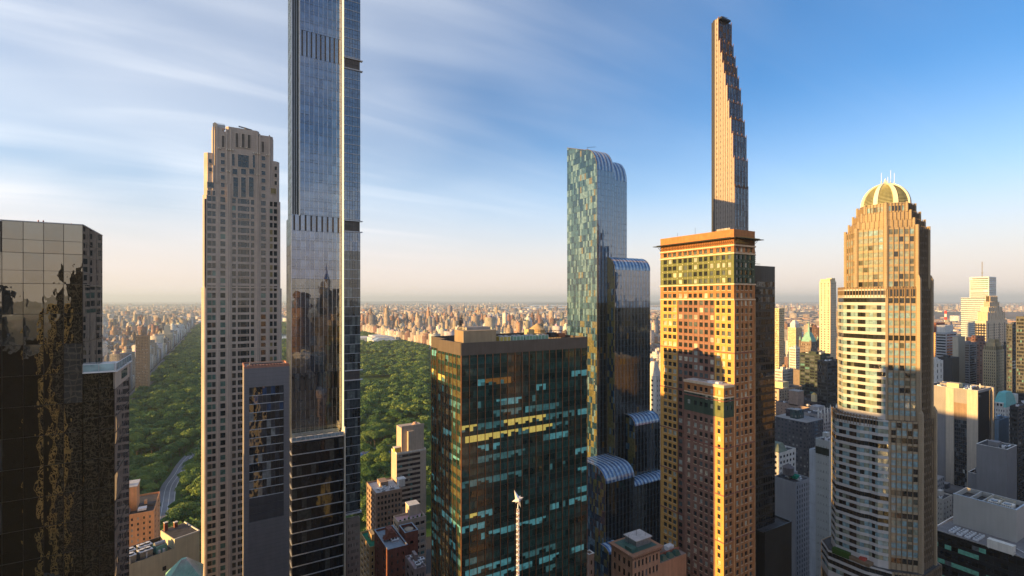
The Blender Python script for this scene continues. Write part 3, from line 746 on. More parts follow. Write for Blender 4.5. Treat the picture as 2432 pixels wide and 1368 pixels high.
# ------------------------------------------------------------------ the tall blue tower
def blue_tower():
    z = 205; e, n = en(692, z); z0 = z
    w = wE((e, n), 811.5); d = 17.0
    T = Thing('glass_skyscraper', 'tallest blue reflective glass tower with a bright white corner fin running its full height', 'skyscraper', e, n)
    TAKEN.append((e, e + w + 11, n - 4, n + d))
    FIN = stone('bright_fin', (.88, .88, .87), .02, .45, spec=.6, streak=.02); MUL = metal('nickel_mullion', (.55, .56, .60), .28, .8); LIN = stone('dark_line', (.05, .06, .08), .1, .5)
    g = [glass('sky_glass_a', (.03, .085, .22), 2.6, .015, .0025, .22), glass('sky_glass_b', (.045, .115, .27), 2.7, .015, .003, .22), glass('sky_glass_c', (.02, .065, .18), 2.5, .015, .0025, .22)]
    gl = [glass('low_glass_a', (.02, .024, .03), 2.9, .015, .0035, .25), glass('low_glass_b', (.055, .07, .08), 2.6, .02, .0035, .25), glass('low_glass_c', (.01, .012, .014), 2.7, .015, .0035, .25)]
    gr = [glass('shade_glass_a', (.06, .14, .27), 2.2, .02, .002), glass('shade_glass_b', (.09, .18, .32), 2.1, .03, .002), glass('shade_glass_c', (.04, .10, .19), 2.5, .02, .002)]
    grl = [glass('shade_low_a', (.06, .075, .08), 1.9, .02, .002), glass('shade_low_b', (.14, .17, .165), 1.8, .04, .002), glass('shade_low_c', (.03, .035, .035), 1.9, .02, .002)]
    TOP = 472.0; notch = wE((e, n), 712); zn = hz_(510, z)
    dl = 4.2; w2 = wE((e + w, n - dl), 856); zmech = [(hz_(126, 205), hz_(64, 205)), (hz_(546, 205), hz_(508, 205)), (hz_(930, 205), hz_(888, 205))]
    b = MB(); b.box(.25, w - .1, .25, d, 0, zn - .1, LIN); b.box(notch + .25, w - .1, .25, d, zn - .1, TOP, LIN); b.box(w + .25, w + w2 - .2, -dl + .25, d, hz_(1222, 212), TOP, LIN); b.box(.7, notch, 3.4, d, zn - .1, TOP, LIN)
    T.part('core', b)
    P = 4.06
    def facade(fr, a0, a1, nb, zb, zt, sets, P=P, skip=None, mulw=.11, muld=.07, hl=True, tilt=.06, fin=MUL, splitz=.26):
        rows = []; zc = zt
        while zc > zb + .5: rows.append((max(zb, zc - P), zc)); zc -= P
        wd = (a1 - a0) / nb; b = MB(); mb = MB()
        for i in range(nb + 1):
            x = a0 + wd * i; mb.fbox(fr, x - mulw / 2, x + mulw / 2, -.1, muld, zb, zt, fin)
        T.part('mullions', mb)
        for j, (r0, r1) in enumerate(rows):
            b.fbox(fr, a0, a1, -.12, -.02, r0 - .06, r0 + .06, LIN)
            zs = r0 + (r1 - r0) * splitz; b.fbox(fr, a0, a1, -.12, -.03, zs - .035, zs + .035, LIN)
            for i in range(nb):
                zc_ = (r0 + r1) / 2; S = sets(zc_, i)
                T.pane(fr, a0 + wd * i + mulw / 2, a0 + wd * (i + 1) - mulw / 2, r0 + .06, r1 - .06, -.12, random.choices(S, (.55, .25, .2))[0], tilt)
        T.part('transoms', b)
    zt = 345
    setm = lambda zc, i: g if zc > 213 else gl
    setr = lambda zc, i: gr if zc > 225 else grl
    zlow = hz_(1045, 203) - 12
    # main south face, lower part full width, upper part with the cut corner
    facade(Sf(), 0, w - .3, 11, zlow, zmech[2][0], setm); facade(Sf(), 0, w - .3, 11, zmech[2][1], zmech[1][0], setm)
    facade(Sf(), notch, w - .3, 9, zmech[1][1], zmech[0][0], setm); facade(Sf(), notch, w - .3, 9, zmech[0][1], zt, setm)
    for q, (m0, m1) in enumerate(zmech):          # mechanical bands: glass with tall slots
        a0 = notch if q < 2 else 0; nb = 9; wd = (w - .3 - a0) / nb
        if q == 1: a0 = 0.0; wd = (w - .3) / nb
        for i in range(nb):
            b0, b1 = a0 + wd * i, a0 + wd * (i + 1); S = g if q < 2 else gl
            hsl = wd * (.16 if q < 2 else .1)
            T.pane(Sf(), b0, b0 + wd / 2 - hsl, m0 + .05, m1 - .05, -.12, random.choice(S), .1); T.pane(Sf(), b0 + wd / 2 + hsl, b1, m0 + .05, m1 - .05, -.12, random.choice(S), .1)
            s_ = MB(); s_.fbox(Sf(), b0 + wd / 2 - hsl, b0 + wd / 2 + hsl, -.15, -.1, m0 + .8, m1 - .8, DARKM)
            for k in range(10): zq = m0 + 1 + (m1 - m0 - 2) * k / 10; s_.fbox(Sf(), b0 + wd / 2 - hsl + .03, b0 + wd / 2 + hsl - .03, -.1, -.02, zq, zq + .2, stone('louvre_bronze', (.10, .075, .06)))
            T.part('vent_slot', s_)
    # cut corner and west side above the notch, west side below
    facade(Frame((notch, 0), (0, 1), (-1, 0)), 0, 3.4, 2, zn, zt, lambda zc, i: gr)
    facade(Frame((.6, 3.35), (1, 0), (0, -1)), 0, notch - .6, 3, zn, zt, lambda zc, i: gr, tilt=.4)
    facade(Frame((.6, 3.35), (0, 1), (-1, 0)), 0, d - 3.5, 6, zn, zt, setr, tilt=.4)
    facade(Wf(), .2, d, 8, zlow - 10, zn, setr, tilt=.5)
    b = MB(); b.fbox(Frame((.6, 3.35), (1, 0), (0, -1)), -.15, .1, -.1, .2, zn, zt, MUL); b.fbox(Sf(), -.12, .12, -.1, .25, zlow, zn, MUL); b.fbox(Sf(), notch - .12, notch + .12, -.1, .25, zn, zt, MUL); T.part('corner_post', b)
    # projecting east bay with its sunlit side
    b = MB(); b.box(w - .05, w + .24, -dl, 0.05, hz_(1045, 210), TOP, FIN); T.part('corner_fin', b)
    fr = Sf(w, -dl); slabs = []
    zb = hz_(1222, 212)
    bands = [(zmech[0][0] - 3, zmech[0][1] - 9), (hz_(550, 212), hz_(522, 212)), (hz_(905, 212), hz_(880, 212))]
    cuts = [zb + .4] + [v for q in reversed(bands) for v in q] + [zt]
    for k in range(0, len(cuts), 2): facade(fr, .3, w2 - .1, 6, cuts[k], cuts[k + 1], setr, mulw=.09, muld=.05, fin=LIN, splitz=.5); slabs.append((cuts[k], cuts[k + 1]))
    PALE = stone('pale_slab_edge', (.55, .57, .60), .05, .5); b = MB()
    for (c0, c1) in slabs:
        q = c1
        while q > c0: b.fbox(fr, .25, w2 - .05, -.05, .12, q - .09, q + .07, PALE); q -= P
    T.part('slab_edges', b)
    for (m0, m1) in bands:
        b = MB(); b.fbox(fr, -.1, w2 + .9, -1, .5, m1 - .35, m1, PALE); b.fbox(fr, -.1, w2 + .9, -1, .5, m0, m0 + .35, PALE); T.part('mechanical_floor_edge', b)
        b = MB()
        for k in range(6):
            for r in range(2): a = .35 + k * (w2 - .5) / 6; zq = m0 + .5 + r * (m1 - m0 - 1) / 2; b.fbox(fr, a, a + (w2 - .5) / 6 - .12, -.3, -.1, zq, zq + (m1 - m0 - 1) / 2 - .15, stone('louvre_grey', (.10, .09, .085)))
        T.part('louvre_panel', b)
    b = MB(); b.fbox(fr, -.1, w2 + .5, -2, .4, zb - .5, zb + .1, PALE); T.part('cantilever_soffit', b)
    T.flush(limit=300)
    return e, n, w, w2, dl
BT = blue_tower()

# ------------------------------------------------------------------ lower dark block in front of it, with a pale terrace
def terrace_block():
    N0 = BT[1] - 7.0; z = zN(693, N0); e, n = en(693, z); w = wE((e, n), 817); d = 6.9
    TAKEN.append((e, e + w, n, n + d))
    T = Thing('terrace_block', 'dark glass block with thin pale bands and white terrace below the tallest blue tower', 'building', e, n)
    H = hz_(1050, z); P = 4.55
    LIGHT = stone('pale_band', (.62, .63, .64), .05, .5); GOLD = stone('edge_column', (.75, .66, .50), .05, .6)
    b = MB(); b.box(.3, w - .3, .3, d, 0, H - .3, DARKM); T.part('core', b)
    b = MB(); b.box(-.2, w + .3, -.2, d, H - .3, H, LIGHT); b.box(0, w, 1.5, d, H, H + .04, ROOFL); T.part('terrace', b)
    # balustrade
    b = MB(); nn = 12
    for k in range(nn):
        a = .05 + (w - .1) * k / nn; b.box(a, a + (w - .1) / nn - .08, -.12, -.04, H + .1, H + 1.5, glass('balustrade_glass', (.35, .45, .50), 1.5, .1))
    T.part('glass_balustrade', b)
    b = MB(); b.box(0, w, -.15, -.01, H + 1.5, H + 1.62, WHITEM)
    for k in range(nn + 1): a = (w - .1) * k / nn; b.box(a, a + .07, -.14, -.03, H, H + 1.5, WHITEM)
    T.part('rail', b)
    b = MB()
    for k in range(4): b.box(2 + k * 4.2, 4.2 + k * 4.2, 2.4, 4.2, H + .05, H + .7, WHITEM)
    b.box(.8, w - 1, 5.6, 6.2, H + .05, H + 1.9, glass('terrace_screen', (.18, .24, .28), 1.7)); T.part('terrace_furniture', b)
    g = [glass('block_glass_a', (.012, .012, .014), 1.75, .02, .004), glass('block_glass_b', (.03, .028, .028), 1.7, .03, .004), glass('block_glass_c', (.09, .085, .07), 1.6, .05)]
    zb = vis_bottom(200) - 3; rows = []; q = H - 1.0
    while q > zb: rows.append((q - P + .35, q)); q -= P
    fr = Sf(); ns = 11; wd = (w - .5) / ns
    for j, (r0, r1) in enumerate(rows):
        b = MB(); b.fbox(fr, 0, w, -.3, .22, r0 - .30, r0 - .06, LIGHT); b.fbox(fr, .05, w - .05, -.3, .0, r1 + .0, r1 + .06, DARKM); b.fbox(Wf(), .05, d, -.3, .22, r0 - .30, r0 - .06, LIGHT); T.part('band', b)
        for i in range(ns): T.pane(fr, .15 + wd * i + .03, .15 + wd * (i + 1) - .03, r0, r1, -.1, random.choices(g, (.6, .3, .1 if i > 3 else .3))[0], .15)
        for i in range(3): T.pane(Wf(), .15 + 2.2 * i, .15 + 2.2 * (i + 1) - .06, r0, r1, -.1, random.choice(g[:2]), .15)
    b = MB(); b.box(w, w + .6, -.5, d, 0, H + .9, GOLD); b.box(w + .2, w + .75, -.2, 5, H + .9, H + 3.2, WHITEM); T.part('edge_column', b)
    T.flush(limit=220)
terrace_block()

# ------------------------------------------------------------------ grey slab with a glass front, before the beige tower
def grey_slab():
    N0 = 200; z = zN(580, N0); e, n = en(580, z); w = wE((e, n), 688); d = 15; H = hz_(876, z)
    TAKEN.append((e, e + w, n, n + d))
    T = Thing('slab_tower', 'grey concrete slab with a recessed glass front standing before the beige stone tower', 'building', e, n)
    GC = stone('grey_precast', (.215, .20, .20), .06, .8, joints=(1.4, .14), streak=.05); GD = stone('brown_louvre', (.10, .095, .10), .08, .7); RUST = stone('copper_cap', (.42, .20, .13), .15, .6)
    x0, x1 = wE((e, n), 592), wE((e, n), 674); zt, zb = hz_(922, z), hz_(1187, z); ze = hz_(1245, z)
    b = MB(); b.box(0, w, .9, d, 0, H, GC); b.box(0, x0, 0, .9, 0, H, GC); b.box(x1, w, 0, .9, 0, H, GC); b.box(x0, x1, 0.02, .9, zt, H, GC); b.box(x0, x1, .02, .9, 0, ze, GC); T.part('wall', b)
    b = MB()
    k = x0
    while k < x1: b.box(k, k + .12, -.06, .0, vis_bottom(170), ze - .4, GC); k += .62
    T.part('concrete_ribs', b)
    parapet(T, 0, w, 0, d, H, .6, .35, RUST, 'roof_edge'); 
    b = MB()
    for k in range(14): b.box(1 + k * 1.0, 1.7 + k * 1.0, 1, 3.2, H, H + .9, RUST)
    b.box(2, w - 2, 4, 9, H, H + 1.2, GD); T.part('roof_plant', b)
    g = [glass('front_glass_a', (.02, .022, .026), 1.8, .02, .006, .5), glass('front_glass_b', (.05, .055, .065), 1.8, .02, .006, .5), glass('front_glass_c', (.02, .06, .14), 1.9, .02, .008, .6), G_BLIND2]
    P = (zt - zb) / 13; fr = Sf(0, .62); n_ = 8; wd = (x1 - x0) / n_
    for j in range(13):
        r1 = zt - P * j; r0 = r1 - P
        b = MB(); b.fbox(fr, x0, x1, -.2, .25, r0 - .07, r0 + .1, stone('pale_band', (.62, .63, .64))); T.part('band', b)
        for i in range(n_):
            ws = (.3, .4, .25, 0) if j < 3 else (.6, .35, .0, .06 if i not in (0, 4) else .5)
            T.pane(fr, x0 + wd * i + .03, x0 + wd * (i + 1) - .03, r0 + .12, r1 - .09, 0, random.choices(g, ws)[0], .35)
    for q in range(3):
        b = MB(); h3 = (zb - ze) / 3; b.fbox(Sf(0, .4), x0, x1, -.2, .0, ze + h3 * q + .12, ze + h3 * (q + 1) - .1, GD); 
        for k in range(9): b.fbox(Sf(0, .4), x0, x1, 0, .08, ze + h3 * q + .25 + k * (h3 - .4) / 9, ze + h3 * q + .36 + k * (h3 - .4) / 9, GD)
        T.part('louvre_panel', b)
    T.flush(limit=120)
grey_slab()

# ------------------------------------------------------------------ beige stone tower with set-back crown
def stone_tower():
    N0 = 283; z = zN(481, N0); e, n = en(481, z); X = lambda p: wE((e, n), p); Hh = lambda y, px=575: hz_(y, depth(e + X(px), n))
    w = X(667); d = 30
    TAKEN.append((e, e + w, n, n + d))
    T = Thing('stone_tower', 'beige limestone apartment tower with set-back crown, deep window bays and a roof crane', 'apartment tower', e, n)
    ST = stone('limestone', (.53, .44, .375), .10, .85, .15, joints=(1.2, .10), streak=.06); ST2 = stone('limestone_pier', (.60, .50, .42), .08, .85, streak=.06); BAL = stone('balcony', (.45, .36, .30))
    METL = stone('spandrel_metal', (.40, .40, .38), .1, .4)
    zs1 = Hh(372, 490); zs2 = Hh(392, 655); ztop = Hh(322); xl, xr = X(502), X(650)
    zb = vis_bottom(240) - 4; P = 3.66; dep = .55
    # masses
    b = MB()
    ch = 1.6
    def chamf(x0, x1, y0, y1, c, z0, z1): b.prism([(x0 + c, y0), (x1 - c, y0), (x1, y0 + c), (x1, y1), (x0, y1), (x0, y0 + c)], z0, z1, ST)
    chamf(0, w, dep, d, ch, 0, Hh(470)); chamf(.5, w - .5, dep, d - 1, ch, Hh(470), Hh(372)); 
    chamf(xl - .9, xr + .9, dep - .25, d - 2, 1.4, Hh(470), Hh(400)); chamf(xl, xr, dep - .25, d - 2, 1.4, Hh(400), Hh(318))
    chamf(xl + .3, X(533), dep - .2, d - 4, 1.0, Hh(318), Hh(300, 510)); chamf(X(536), X(616), dep - .3, d - 4, 1.2, Hh(318), Hh(305)); chamf(X(616), xr - .2, dep - .2, d - 4, 1.0, Hh(318), Hh(318) + 1)
    T.part('wall', b)
    # window columns in photo pixels: (x0, x1, panes across, kind)
    colsL = [(493, 502), (504.5, 511.5)]; wideL = (524, 534.5); cen = [(552, 559.5), (565.5, 591.5), (596.5, 603)]; wideR = (620.5, 630.5); colsR = [(641.5, 647), (651, 657.5)]
    allc = [*colsL, wideL, *cen, wideR, *colsR]
    C = [(X(a - .7), X(b_ + .7)) for a, b_ in allc]
    ztw = Hh(470)
    rows = rows_(zb, ztw, P, 2.45, .70)
    gw = [glass('tower_window', (.02, .03, .035), 1.7), glass('tower_window_b', (.045, .055, .055), 1.65), glass('tower_window_teal', (.10, .19, .17), 1.6, .04)]
    gwarm = glass('tower_window_warm', (.30, .24, .12), 1.6, .05)
    def pf(i, j):
        if i in (0, 1): return random.choices(gw, (.35, .35, .45 if j > 10 else .1))[0]
        if i == 2: return random.choices(gw, (.4, .3, .45 if j > 10 else .1))[0]
        if i == 7 and 3 < j < 30 and random.random() < .75: return gwarm
        return random.choices(gw, (.75, .25, .04))[0]
    wallm = MB(); fr = Sf()
    grid(T, wallm, fr, ch, w - ch, zb, ztw, C, rows, dep, ST, pf, tilt=.2, proud=.12)
    T.part('facade', wallm)
    # frames, sills
    b = MB()
    for j, (r0, r1) in enumerate(rows):
        a0, a1 = C[4]; 
        for f in (.2, .8): b.fbox(fr, a0 + (a1 - a0) * f - .06, a0 + (a1 - a0) * f + .06, -dep, -.3, r0, r1, ST2)
        for c in (2, 6): b.fbox(fr, C[c][0] - .05, C[c][1] + .05, -dep + .08, -.16, r0 - .75, r0, METL if j % 3 else ST)
        if j % 4 == 2: b.fbox(fr, C[4][0] - .2, C[4][1] + .2, -.3, .35, r0 - .35, r0 - .1, ST2)
    T.part('window_frames', b, kind='stuff')
    # vertical pilasters and grooves
    for px in (541, 545.5, 609, 613):
        b = MB(); b.fbox(fr, X(px) - .28, X(px) + .28, -.1, .55, zb, Hh(452), ST2); b.prism([(X(px) - .28, -.55), (X(px) + .28, -.55), (X(px) + .28, .1), (X(px) - .28, .1)], Hh(452), Hh(442), ST2, scale_top=.5); T.part('pilaster', b)
    for px in (484, 488, 517, 636, 663):
        b = MB(); b.fbox(fr, X(px) - .2 if px != 484 else ch, X(px) + .22, -.1, .25, zb, Hh(480), ST2); T.part('pilaster', b)
    for y_ in (684, 828): b = MB(); b.fbox(fr, -.1 + ch, w - ch, -.1, .3, Hh(y_), Hh(y_) + .5, ST2); T.part('string_course', b)
    # lower stage steps wider by half a metre
    b = MB(); zst = Hh(684); b.prism([(ch - .5, -.35), (ch + .35, -.35), (ch + .35, 1), (-.55, ch + .3), (-.55, ch - .2)], 0, zst, ST); b.prism([(w - ch - .3, -.35), (w - ch + .5, -.35), (w + .55, ch - .2), (w + .55, ch + .3), (w - ch - .3, 1)], 0, zst, ST); T.part('corner_buttress', b)
    # crown openings
    up = MB(); frc = Sf(0, -.25 + .0)
    def hole(p0, p1, y0, y1, mat=gw[0], nx=1, nz=1, dd=.35, fy=-.0):
        a0, a1 = X(p0), X(p1); z1, z0 = Hh(y0, (p0 + p1) / 2), Hh(y1, (p0 + p1) / 2)
        f_ = Frame((0, dep - .25), (1, 0), (0, -1))
        up.fbox(f_, a0 - .25, a0, 0, .28, z0 - .2, z1 + .2, ST2); up.fbox(f_, a1, a1 + .25, 0, .28, z0 - .2, z1 + .2, ST2); up.fbox(f_, a0, a1, 0, .30, z0 - .25, z0, ST2); up.fbox(f_, a0, a1, 0, .30, z1, z1 + .25, ST2)
        for i in range(nx):
            for k in range(nz):
                T.pane(f_, a0 + (a1 - a0) * i / nx + .04, a0 + (a1 - a0) * (i + 1) / nx - .04, z0 + (z1 - z0) * k / nz + .05, z0 + (z1 - z0) * (k + 1) / nz - .05, .06, mat, .15)
    hole(565, 591, 368, 397, nx=3, nz=2); hole(551, 557.5, 366, 394, nz=2); hole(600, 606, 368, 398, nz=2)
    for a in (552, 572.5, 592): hole(a, a + 12, 401, 414)
    for a in (554, 572.5, 591): hole(a, a + 11.5, 421, 468, nz=4)
    for y_ in (363, 380, 398, 416, 434, 452): hole(524.5, 534, y_, y_ + 10); hole(621, 630.5, y_ + 8, y_ + 18)
    LOU = stone('louvre_slot', (.13, .12, .11), .2)
    for a, y0, y1 in ((526.5, 322, 350), (559.5, 316, 350), (574.5, 318, 351), (588.5, 320, 352), (621, 336, 362)): hole(a, a + 6.5, y0, y1, LOU, nx=2)
    for y_ in (378, 398): hole(496, 503, y_, y_ + 9)
    hole(493, 508, 433, 446); hole(493, 500, 453, 464); hole(505, 511, 453, 464); hole(643, 656, 447, 460, gwarm)
    for y_ in (395, 412, 430): hole(652, 658, y_, y_ + 9, gw[1])
    T.part('window_surrounds', up)
    # piers standing on the crown
    for px in (507, 515, 538, 548, 611, 617, 640):
        b = MB(); f_ = Frame((0, dep - .25), (1, 0), (0, -1)); b.fbox(f_, X(px) - .3, X(px) + .3, 0, .45, Hh(440), Hh(314 if px > 520 else 306) + .6, ST2); T.part('crown_pier', b)
    b = MB(); LMP = stone('lamp_ball', (.8, .72, .58), .02)
    for px, y_ in ((519, 352), (523, 353), (538, 355), (543, 355.5), (548, 356), (553, 356.5), (602, 364), (607, 364.5), (612, 365), (617, 365.5), (633, 368), (637, 368.5), (540, 406), (545, 407), (610, 415), (615, 415), (571, 349), (585, 351)):
        x = X(px); b.box(x - .2, x + .2, dep - 1.1, dep - .3, Hh(y_, px) - .25, Hh(y_, px) + .25, LMP)
    T.part('uplights', b)
    # roof balustrade boxes and crane
    zc = Hh(300, 540)
    b = MB(); b.box(X(508), X(514), 2, 5, zc - 1, zc + 1.6, stone('beige_box', (.62, .52, .36))); b.box(X(515), X(535), 2, 4, zc - 1, zc + .9, STEEL); 
    for k in range(9): b.box(X(515 + 2.2 * k), X(515 + 2.2 * k) + .15, 1.8, 2, zc - 1, zc + 1.5, STEEL)
    b.box(X(538), X(583), 2.4, 3.6, zc - .9, zc + .3, stone('beige_box', (.62, .52, .36))); T.part('roof_machinery', b)
    b = MB(); b.bar((X(583), 2.6, zc - 1), (X(583), 2.6, zc + 1.6), .35, stone('crane_cream', (.6, .5, .3))); b.bar((X(567), 2.4, zc + 1.5), (X(600), 2.4, zc + .6), .22, DARKM); b.bar((X(567), 2.4, zc + 1.9), (X(600), 2.4, zc + .9), .1, DARKM)
    for k in range(10): b.bar((X(567 + 3.3 * k), 2.4, zc + 1.5 - .09 * k), (X(568.6 + 3.3 * k), 2.4, zc + 1.9 - .1 * k), .06, DARKM)
    T.part('roof_crane', b)
    T.flush(limit=300)
stone_tower()
# ------------------------------------------------------------------ striped glass tower with curved shoulders
def curved_tower():
    N0 = 235.0; z = zN(1418, N0); e, n = en(1418, z)
    T = Thing('curved_glass_tower', 'striped blue glass tower with curved cascading shoulders and a checkered west face', 'skyscraper', e, n)
    STR = [glass('stripe_dark', (.012, .045, .11), 2.8, .02, .003), glass('stripe_light', (.12, .22, .33), 2.4, .04, .003), glass('stripe_mid', (.04, .10, .19), 2.7, .02, .003)]
    CHK = [glass('checker_pale', (.11, .19, .24), 1.85, .06, .004), glass('checker_mid', (.04, .09, .13), 1.9, .04, .004), glass('checker_dark', (.012, .035, .06), 2.0, .02, .005), glass('checker_yellow', (.13, .12, .05), 2.0, .05, .005)]
    LOW = [glass('base_stripe_dark', (.010, .012, .014), 1.9, .02, .005), glass('base_stripe_light', (.055, .07, .075), 1.8, .03, .005), glass('base_amber', (.16, .09, .02), 1.8)]
    EDGE = metal('bronze_edge', (.34, .26, .16), .35, .7); LINE = stone('dark_line', (.05, .06, .08))
    RS = [glass('roof_stripe_blue', (.06, .14, .30), 2.2, .05), glass('roof_stripe_pale', (.38, .50, .62), 2.0, .08)]
    P = 3.95; FR = {}
    def block(name, x0, x1, y0, yb, zc, zt, rad, zmin, west=True, nb=None, roofpale=False, bay=1.45, wbay=1.5, wtone=None, slope=0.12, wy=None):
        """a slab from x0 to x1 whose south face at y0 bends over into the roof: height zc at the face, zt after rad metres"""
        def prof(t): 
            t = max(0, t); return zc + (zt - zc) * math.sqrt(max(0, 1 - (1 - min(1, t / rad)) ** 2)) + max(0, t - rad) * slope
        nseg = 9; C = [(rad * (1 - math.cos(math.pi / 2 * k / nseg))) for k in range(nseg + 1)] + ([yb - y0] if yb - y0 > rad + .5 else [])
        pts = [(y0 + .2 + c, prof(c) - .15) for c in C]
        b = MB(); L = [(x0 + .15, y, z_) for y, z_ in pts]; R = [(x1 - .1, y, z_) for y, z_ in pts]
        k = len(pts); V = L + R + [(x0 + .15, y0 + .2, 0), (x1 - .1, y0 + .2, 0), (x0 + .15, pts[-1][0], 0), (x1 - .1, pts[-1][0], 0)]
        fs = [(i, k + i, k + i + 1, i + 1) for i in range(k - 1)] + [tuple([2 * k] + list(range(0, k)) + [2 * k + 2])[::1], tuple([2 * k + 1] + list(range(k, 2 * k)) + [2 * k + 3])[::-1], (2 * k, 2 * k + 1, k, 0), (2 * k + 2, k - 1, 2 * k - 1, 2 * k + 3)]
        b.poly(V, fs, LINE); T.part('core', b)
        fr = Frame((x0, y0), (1, 0), (0, -1)); nb = nb or max(3, round((x1 - x0) / bay)); wd = (x1 - x0) / nb
        rows = []; q = zc
        while q > zmin: rows.append((max(zmin, q - P), q)); q -= P
        b = MB()
        for (r0, r1) in rows: b.fbox(fr, 0, x1 - x0, -.16, .04, r0 - .07, r0 + .07, LINE)
        T.part('floor_lines', b)
        for j, (r0, r1) in enumerate(rows):
            zm = (r0 + r1) / 2; pal = STR if zm > 200 else LOW
            for i in range(nb):
                if pal is STR: m = STR[i % 2] if random.random() < .93 else STR[2]
                else: m = LOW[i % 2] if random.random() < .985 else LOW[2]
                T.pane(fr, i * wd + .03, (i + 1) * wd - .03, r0 + .07, r1 - .07, -.02, m, .18)
        # the roof stripes follow the bend
        for i in range(nb):
            b = MB(); a0, a1 = x0 + i * wd + .03, x0 + (i + 1) * wd - .03; m = RS[i % 2]
            for s in range(len(C) - 1):
                c0, c1 = C[s], C[s + 1]; A = (y0 + c0 - .06, prof(c0) + .05); B = (y0 + c1 - .06, prof(c1) + .05)
                b.poly([(a0, A[0], A[1]), (a1, A[0], A[1]), (a1, B[0], B[1]), (a0, B[0], B[1]), (a0, A[0] + .12, A[1] - .12), (a1, A[0] + .12, A[1] - .12), (a1, B[0] + .12, B[1] - .12), (a0, B[0] + .12, B[1] - .12)], [(0, 1, 2, 3), (0, 3, 7, 4), (1, 5, 6, 2), (4, 7, 6, 5)], m)
            T.part('roof_stripe', b)
            if i % 3 == 2:
                b = MB(); 
                for s in range(len(C) - 1):
                    c0, c1 = C[s], C[s + 1]; b.bar((a1 + .03, y0 + c0 - .1, prof(c0) + .1), (a1 + .03, y0 + c1 - .1, prof(c1) + .1), .09, EDGE, 4)
                T.part('roof_rib', b)
        if west:
            yw = (wy or yb); frw = Frame((x0, y0), (0, 1), (-1, 0)); nw = max(1, round((yw - y0) / wbay)); ww = (yw - y0) / nw
            top = prof(yw - y0); rr = []; q = zc + P * 12
            while q > zmin: rr.append((max(zmin, q - P), q)); q -= P
            b = MB()
            for i in range(nw):
                t = (i + .5) * ww; tp = prof(t)
                for j, (r0, r1) in enumerate(rr):
                    if r0 > tp - .4: continue
                    r1c = min(r1, tp); zm = (r0 + r1) / 2
                    if wtone == 'yellow' or zm < 190: ws = (.10, .12, .40, .38) if wtone != 'yellow' else (.04, .08, .2, .68)  # lower panes: golden western reflection painted in as yellow
                    elif zm > zc + 1 and x0 < .5: ws = (.12, .33, .5, .05)
                    else: ws = (.30, .38, .26, .06)
                    if i > nw * .55 and wtone != 'yellow' and x0 < .5: ws = (.22, .5, .28, 0)
                    h = r1c - r0
                    T.pane(frw, i * ww + .03, (i + 1) * ww - .03, r0 + .06, r1c - .04, -.02, random.choices(CHK, ws)[0], .5)
            T.part('west_lines', b) if b.v else None
            b = MB()
            for s in range(len(C) - 1):
                c0, c1 = C[s], C[s + 1]; b.bar((x0 - .08, y0 + c0, prof(c0) + .1), (x0 - .08, y0 + c1, prof(c1) + .1), .16, EDGE, 5)
            b.box(x0 - .14, x0 + .06, y0 - .14, y0 + .06, zmin, zc, EDGE); T.part('edge_trim', b)
    w = wE((e, n), 1492); d = dN((e, n), 1347); wl_ = w * .53
    zc = hz_(402, z); zt = hz_(352, z + 6)
    rel = lambda N: N - n
    TAKEN.append((e - 4, e + w + 16, n - 40, n + d))
    block('main', 0, wl_, 0, d, zc, zt, 11.5, 60, slope=.34, wbay=1.5)
    block('main', wl_ + .05, w, 1.2, d, zc - 4.5, zt - 5, 10, 215, west=False, slope=.0)
    # second shoulder
    p2 = en(1460, zN(1460, 228)); z2 = depth(*p2); x2 = p2[0] - e; w2 = wE(p2, 1544); h2 = hz_(640, z2)
    block('second', x2, x2 + w2, rel(228), rel(228) + 14, h2, hz_(609, z2 + 4), 9, 100, wtone='yellow', wy=rel(228) + 6.5, slope=.05)
    p3 = en(1508, zN(1508, 220)); z3 = depth(*p3); x3 = p3[0] - e; w3 = wE(p3, 1567); h3 = hz_(1012, z3)
    block('third', x3, x3 + w3, rel(220), rel(228) - .1, h3, hz_(985, z3 + 6), 6.5, 20, wtone='yellow', slope=0)
    p4 = en(1438, zN(1438, 212)); z4 = depth(*p4); x4 = p4[0] - e; w4 = wE(p4, 1507); h4 = hz_(1150, z4)
    block('fourth', x4, x4 + w4, rel(212), rel(235) - .2, h4, hz_(1104, z4 + 9), 9.5, 20, wtone=None, slope=0)
    b5 = p4[0] - e + w4
    block('base', b5 + .05, x3 + w3, rel(213), rel(220) - .1, hz_(1160, z4) - 4, hz_(1160, z4) - 1, 5, 20, west=False, slope=0)
    p6 = en(1446, zN(1446, 205)); z6 = depth(*p6); x6 = p6[0] - e; w6 = wE(p6, 1476)
    block('low', x6, x6 + w6, rel(205), rel(212) - .1, hz_(1318, z6), hz_(1298, z6 + 3), 4.5, 40, slope=0)
    block('low', x6 + w6 + 1.2, x6 + w6 + 9, rel(207), rel(212) - .1, hz_(1345, z6), hz_(1328, z6 + 3), 3.5, 40, slope=0)
    b = MB(); b.bar((4, 14, zt + 1), (4, 14, zt + 3.2), .12, DARKM); b.bar((4, 14, zt + 3), (9, 12, zt + 3.6), .12, DARKM); T.part('roof_crane', b)
    T.flush(limit=300, minpx=6.5)
curved_tower()

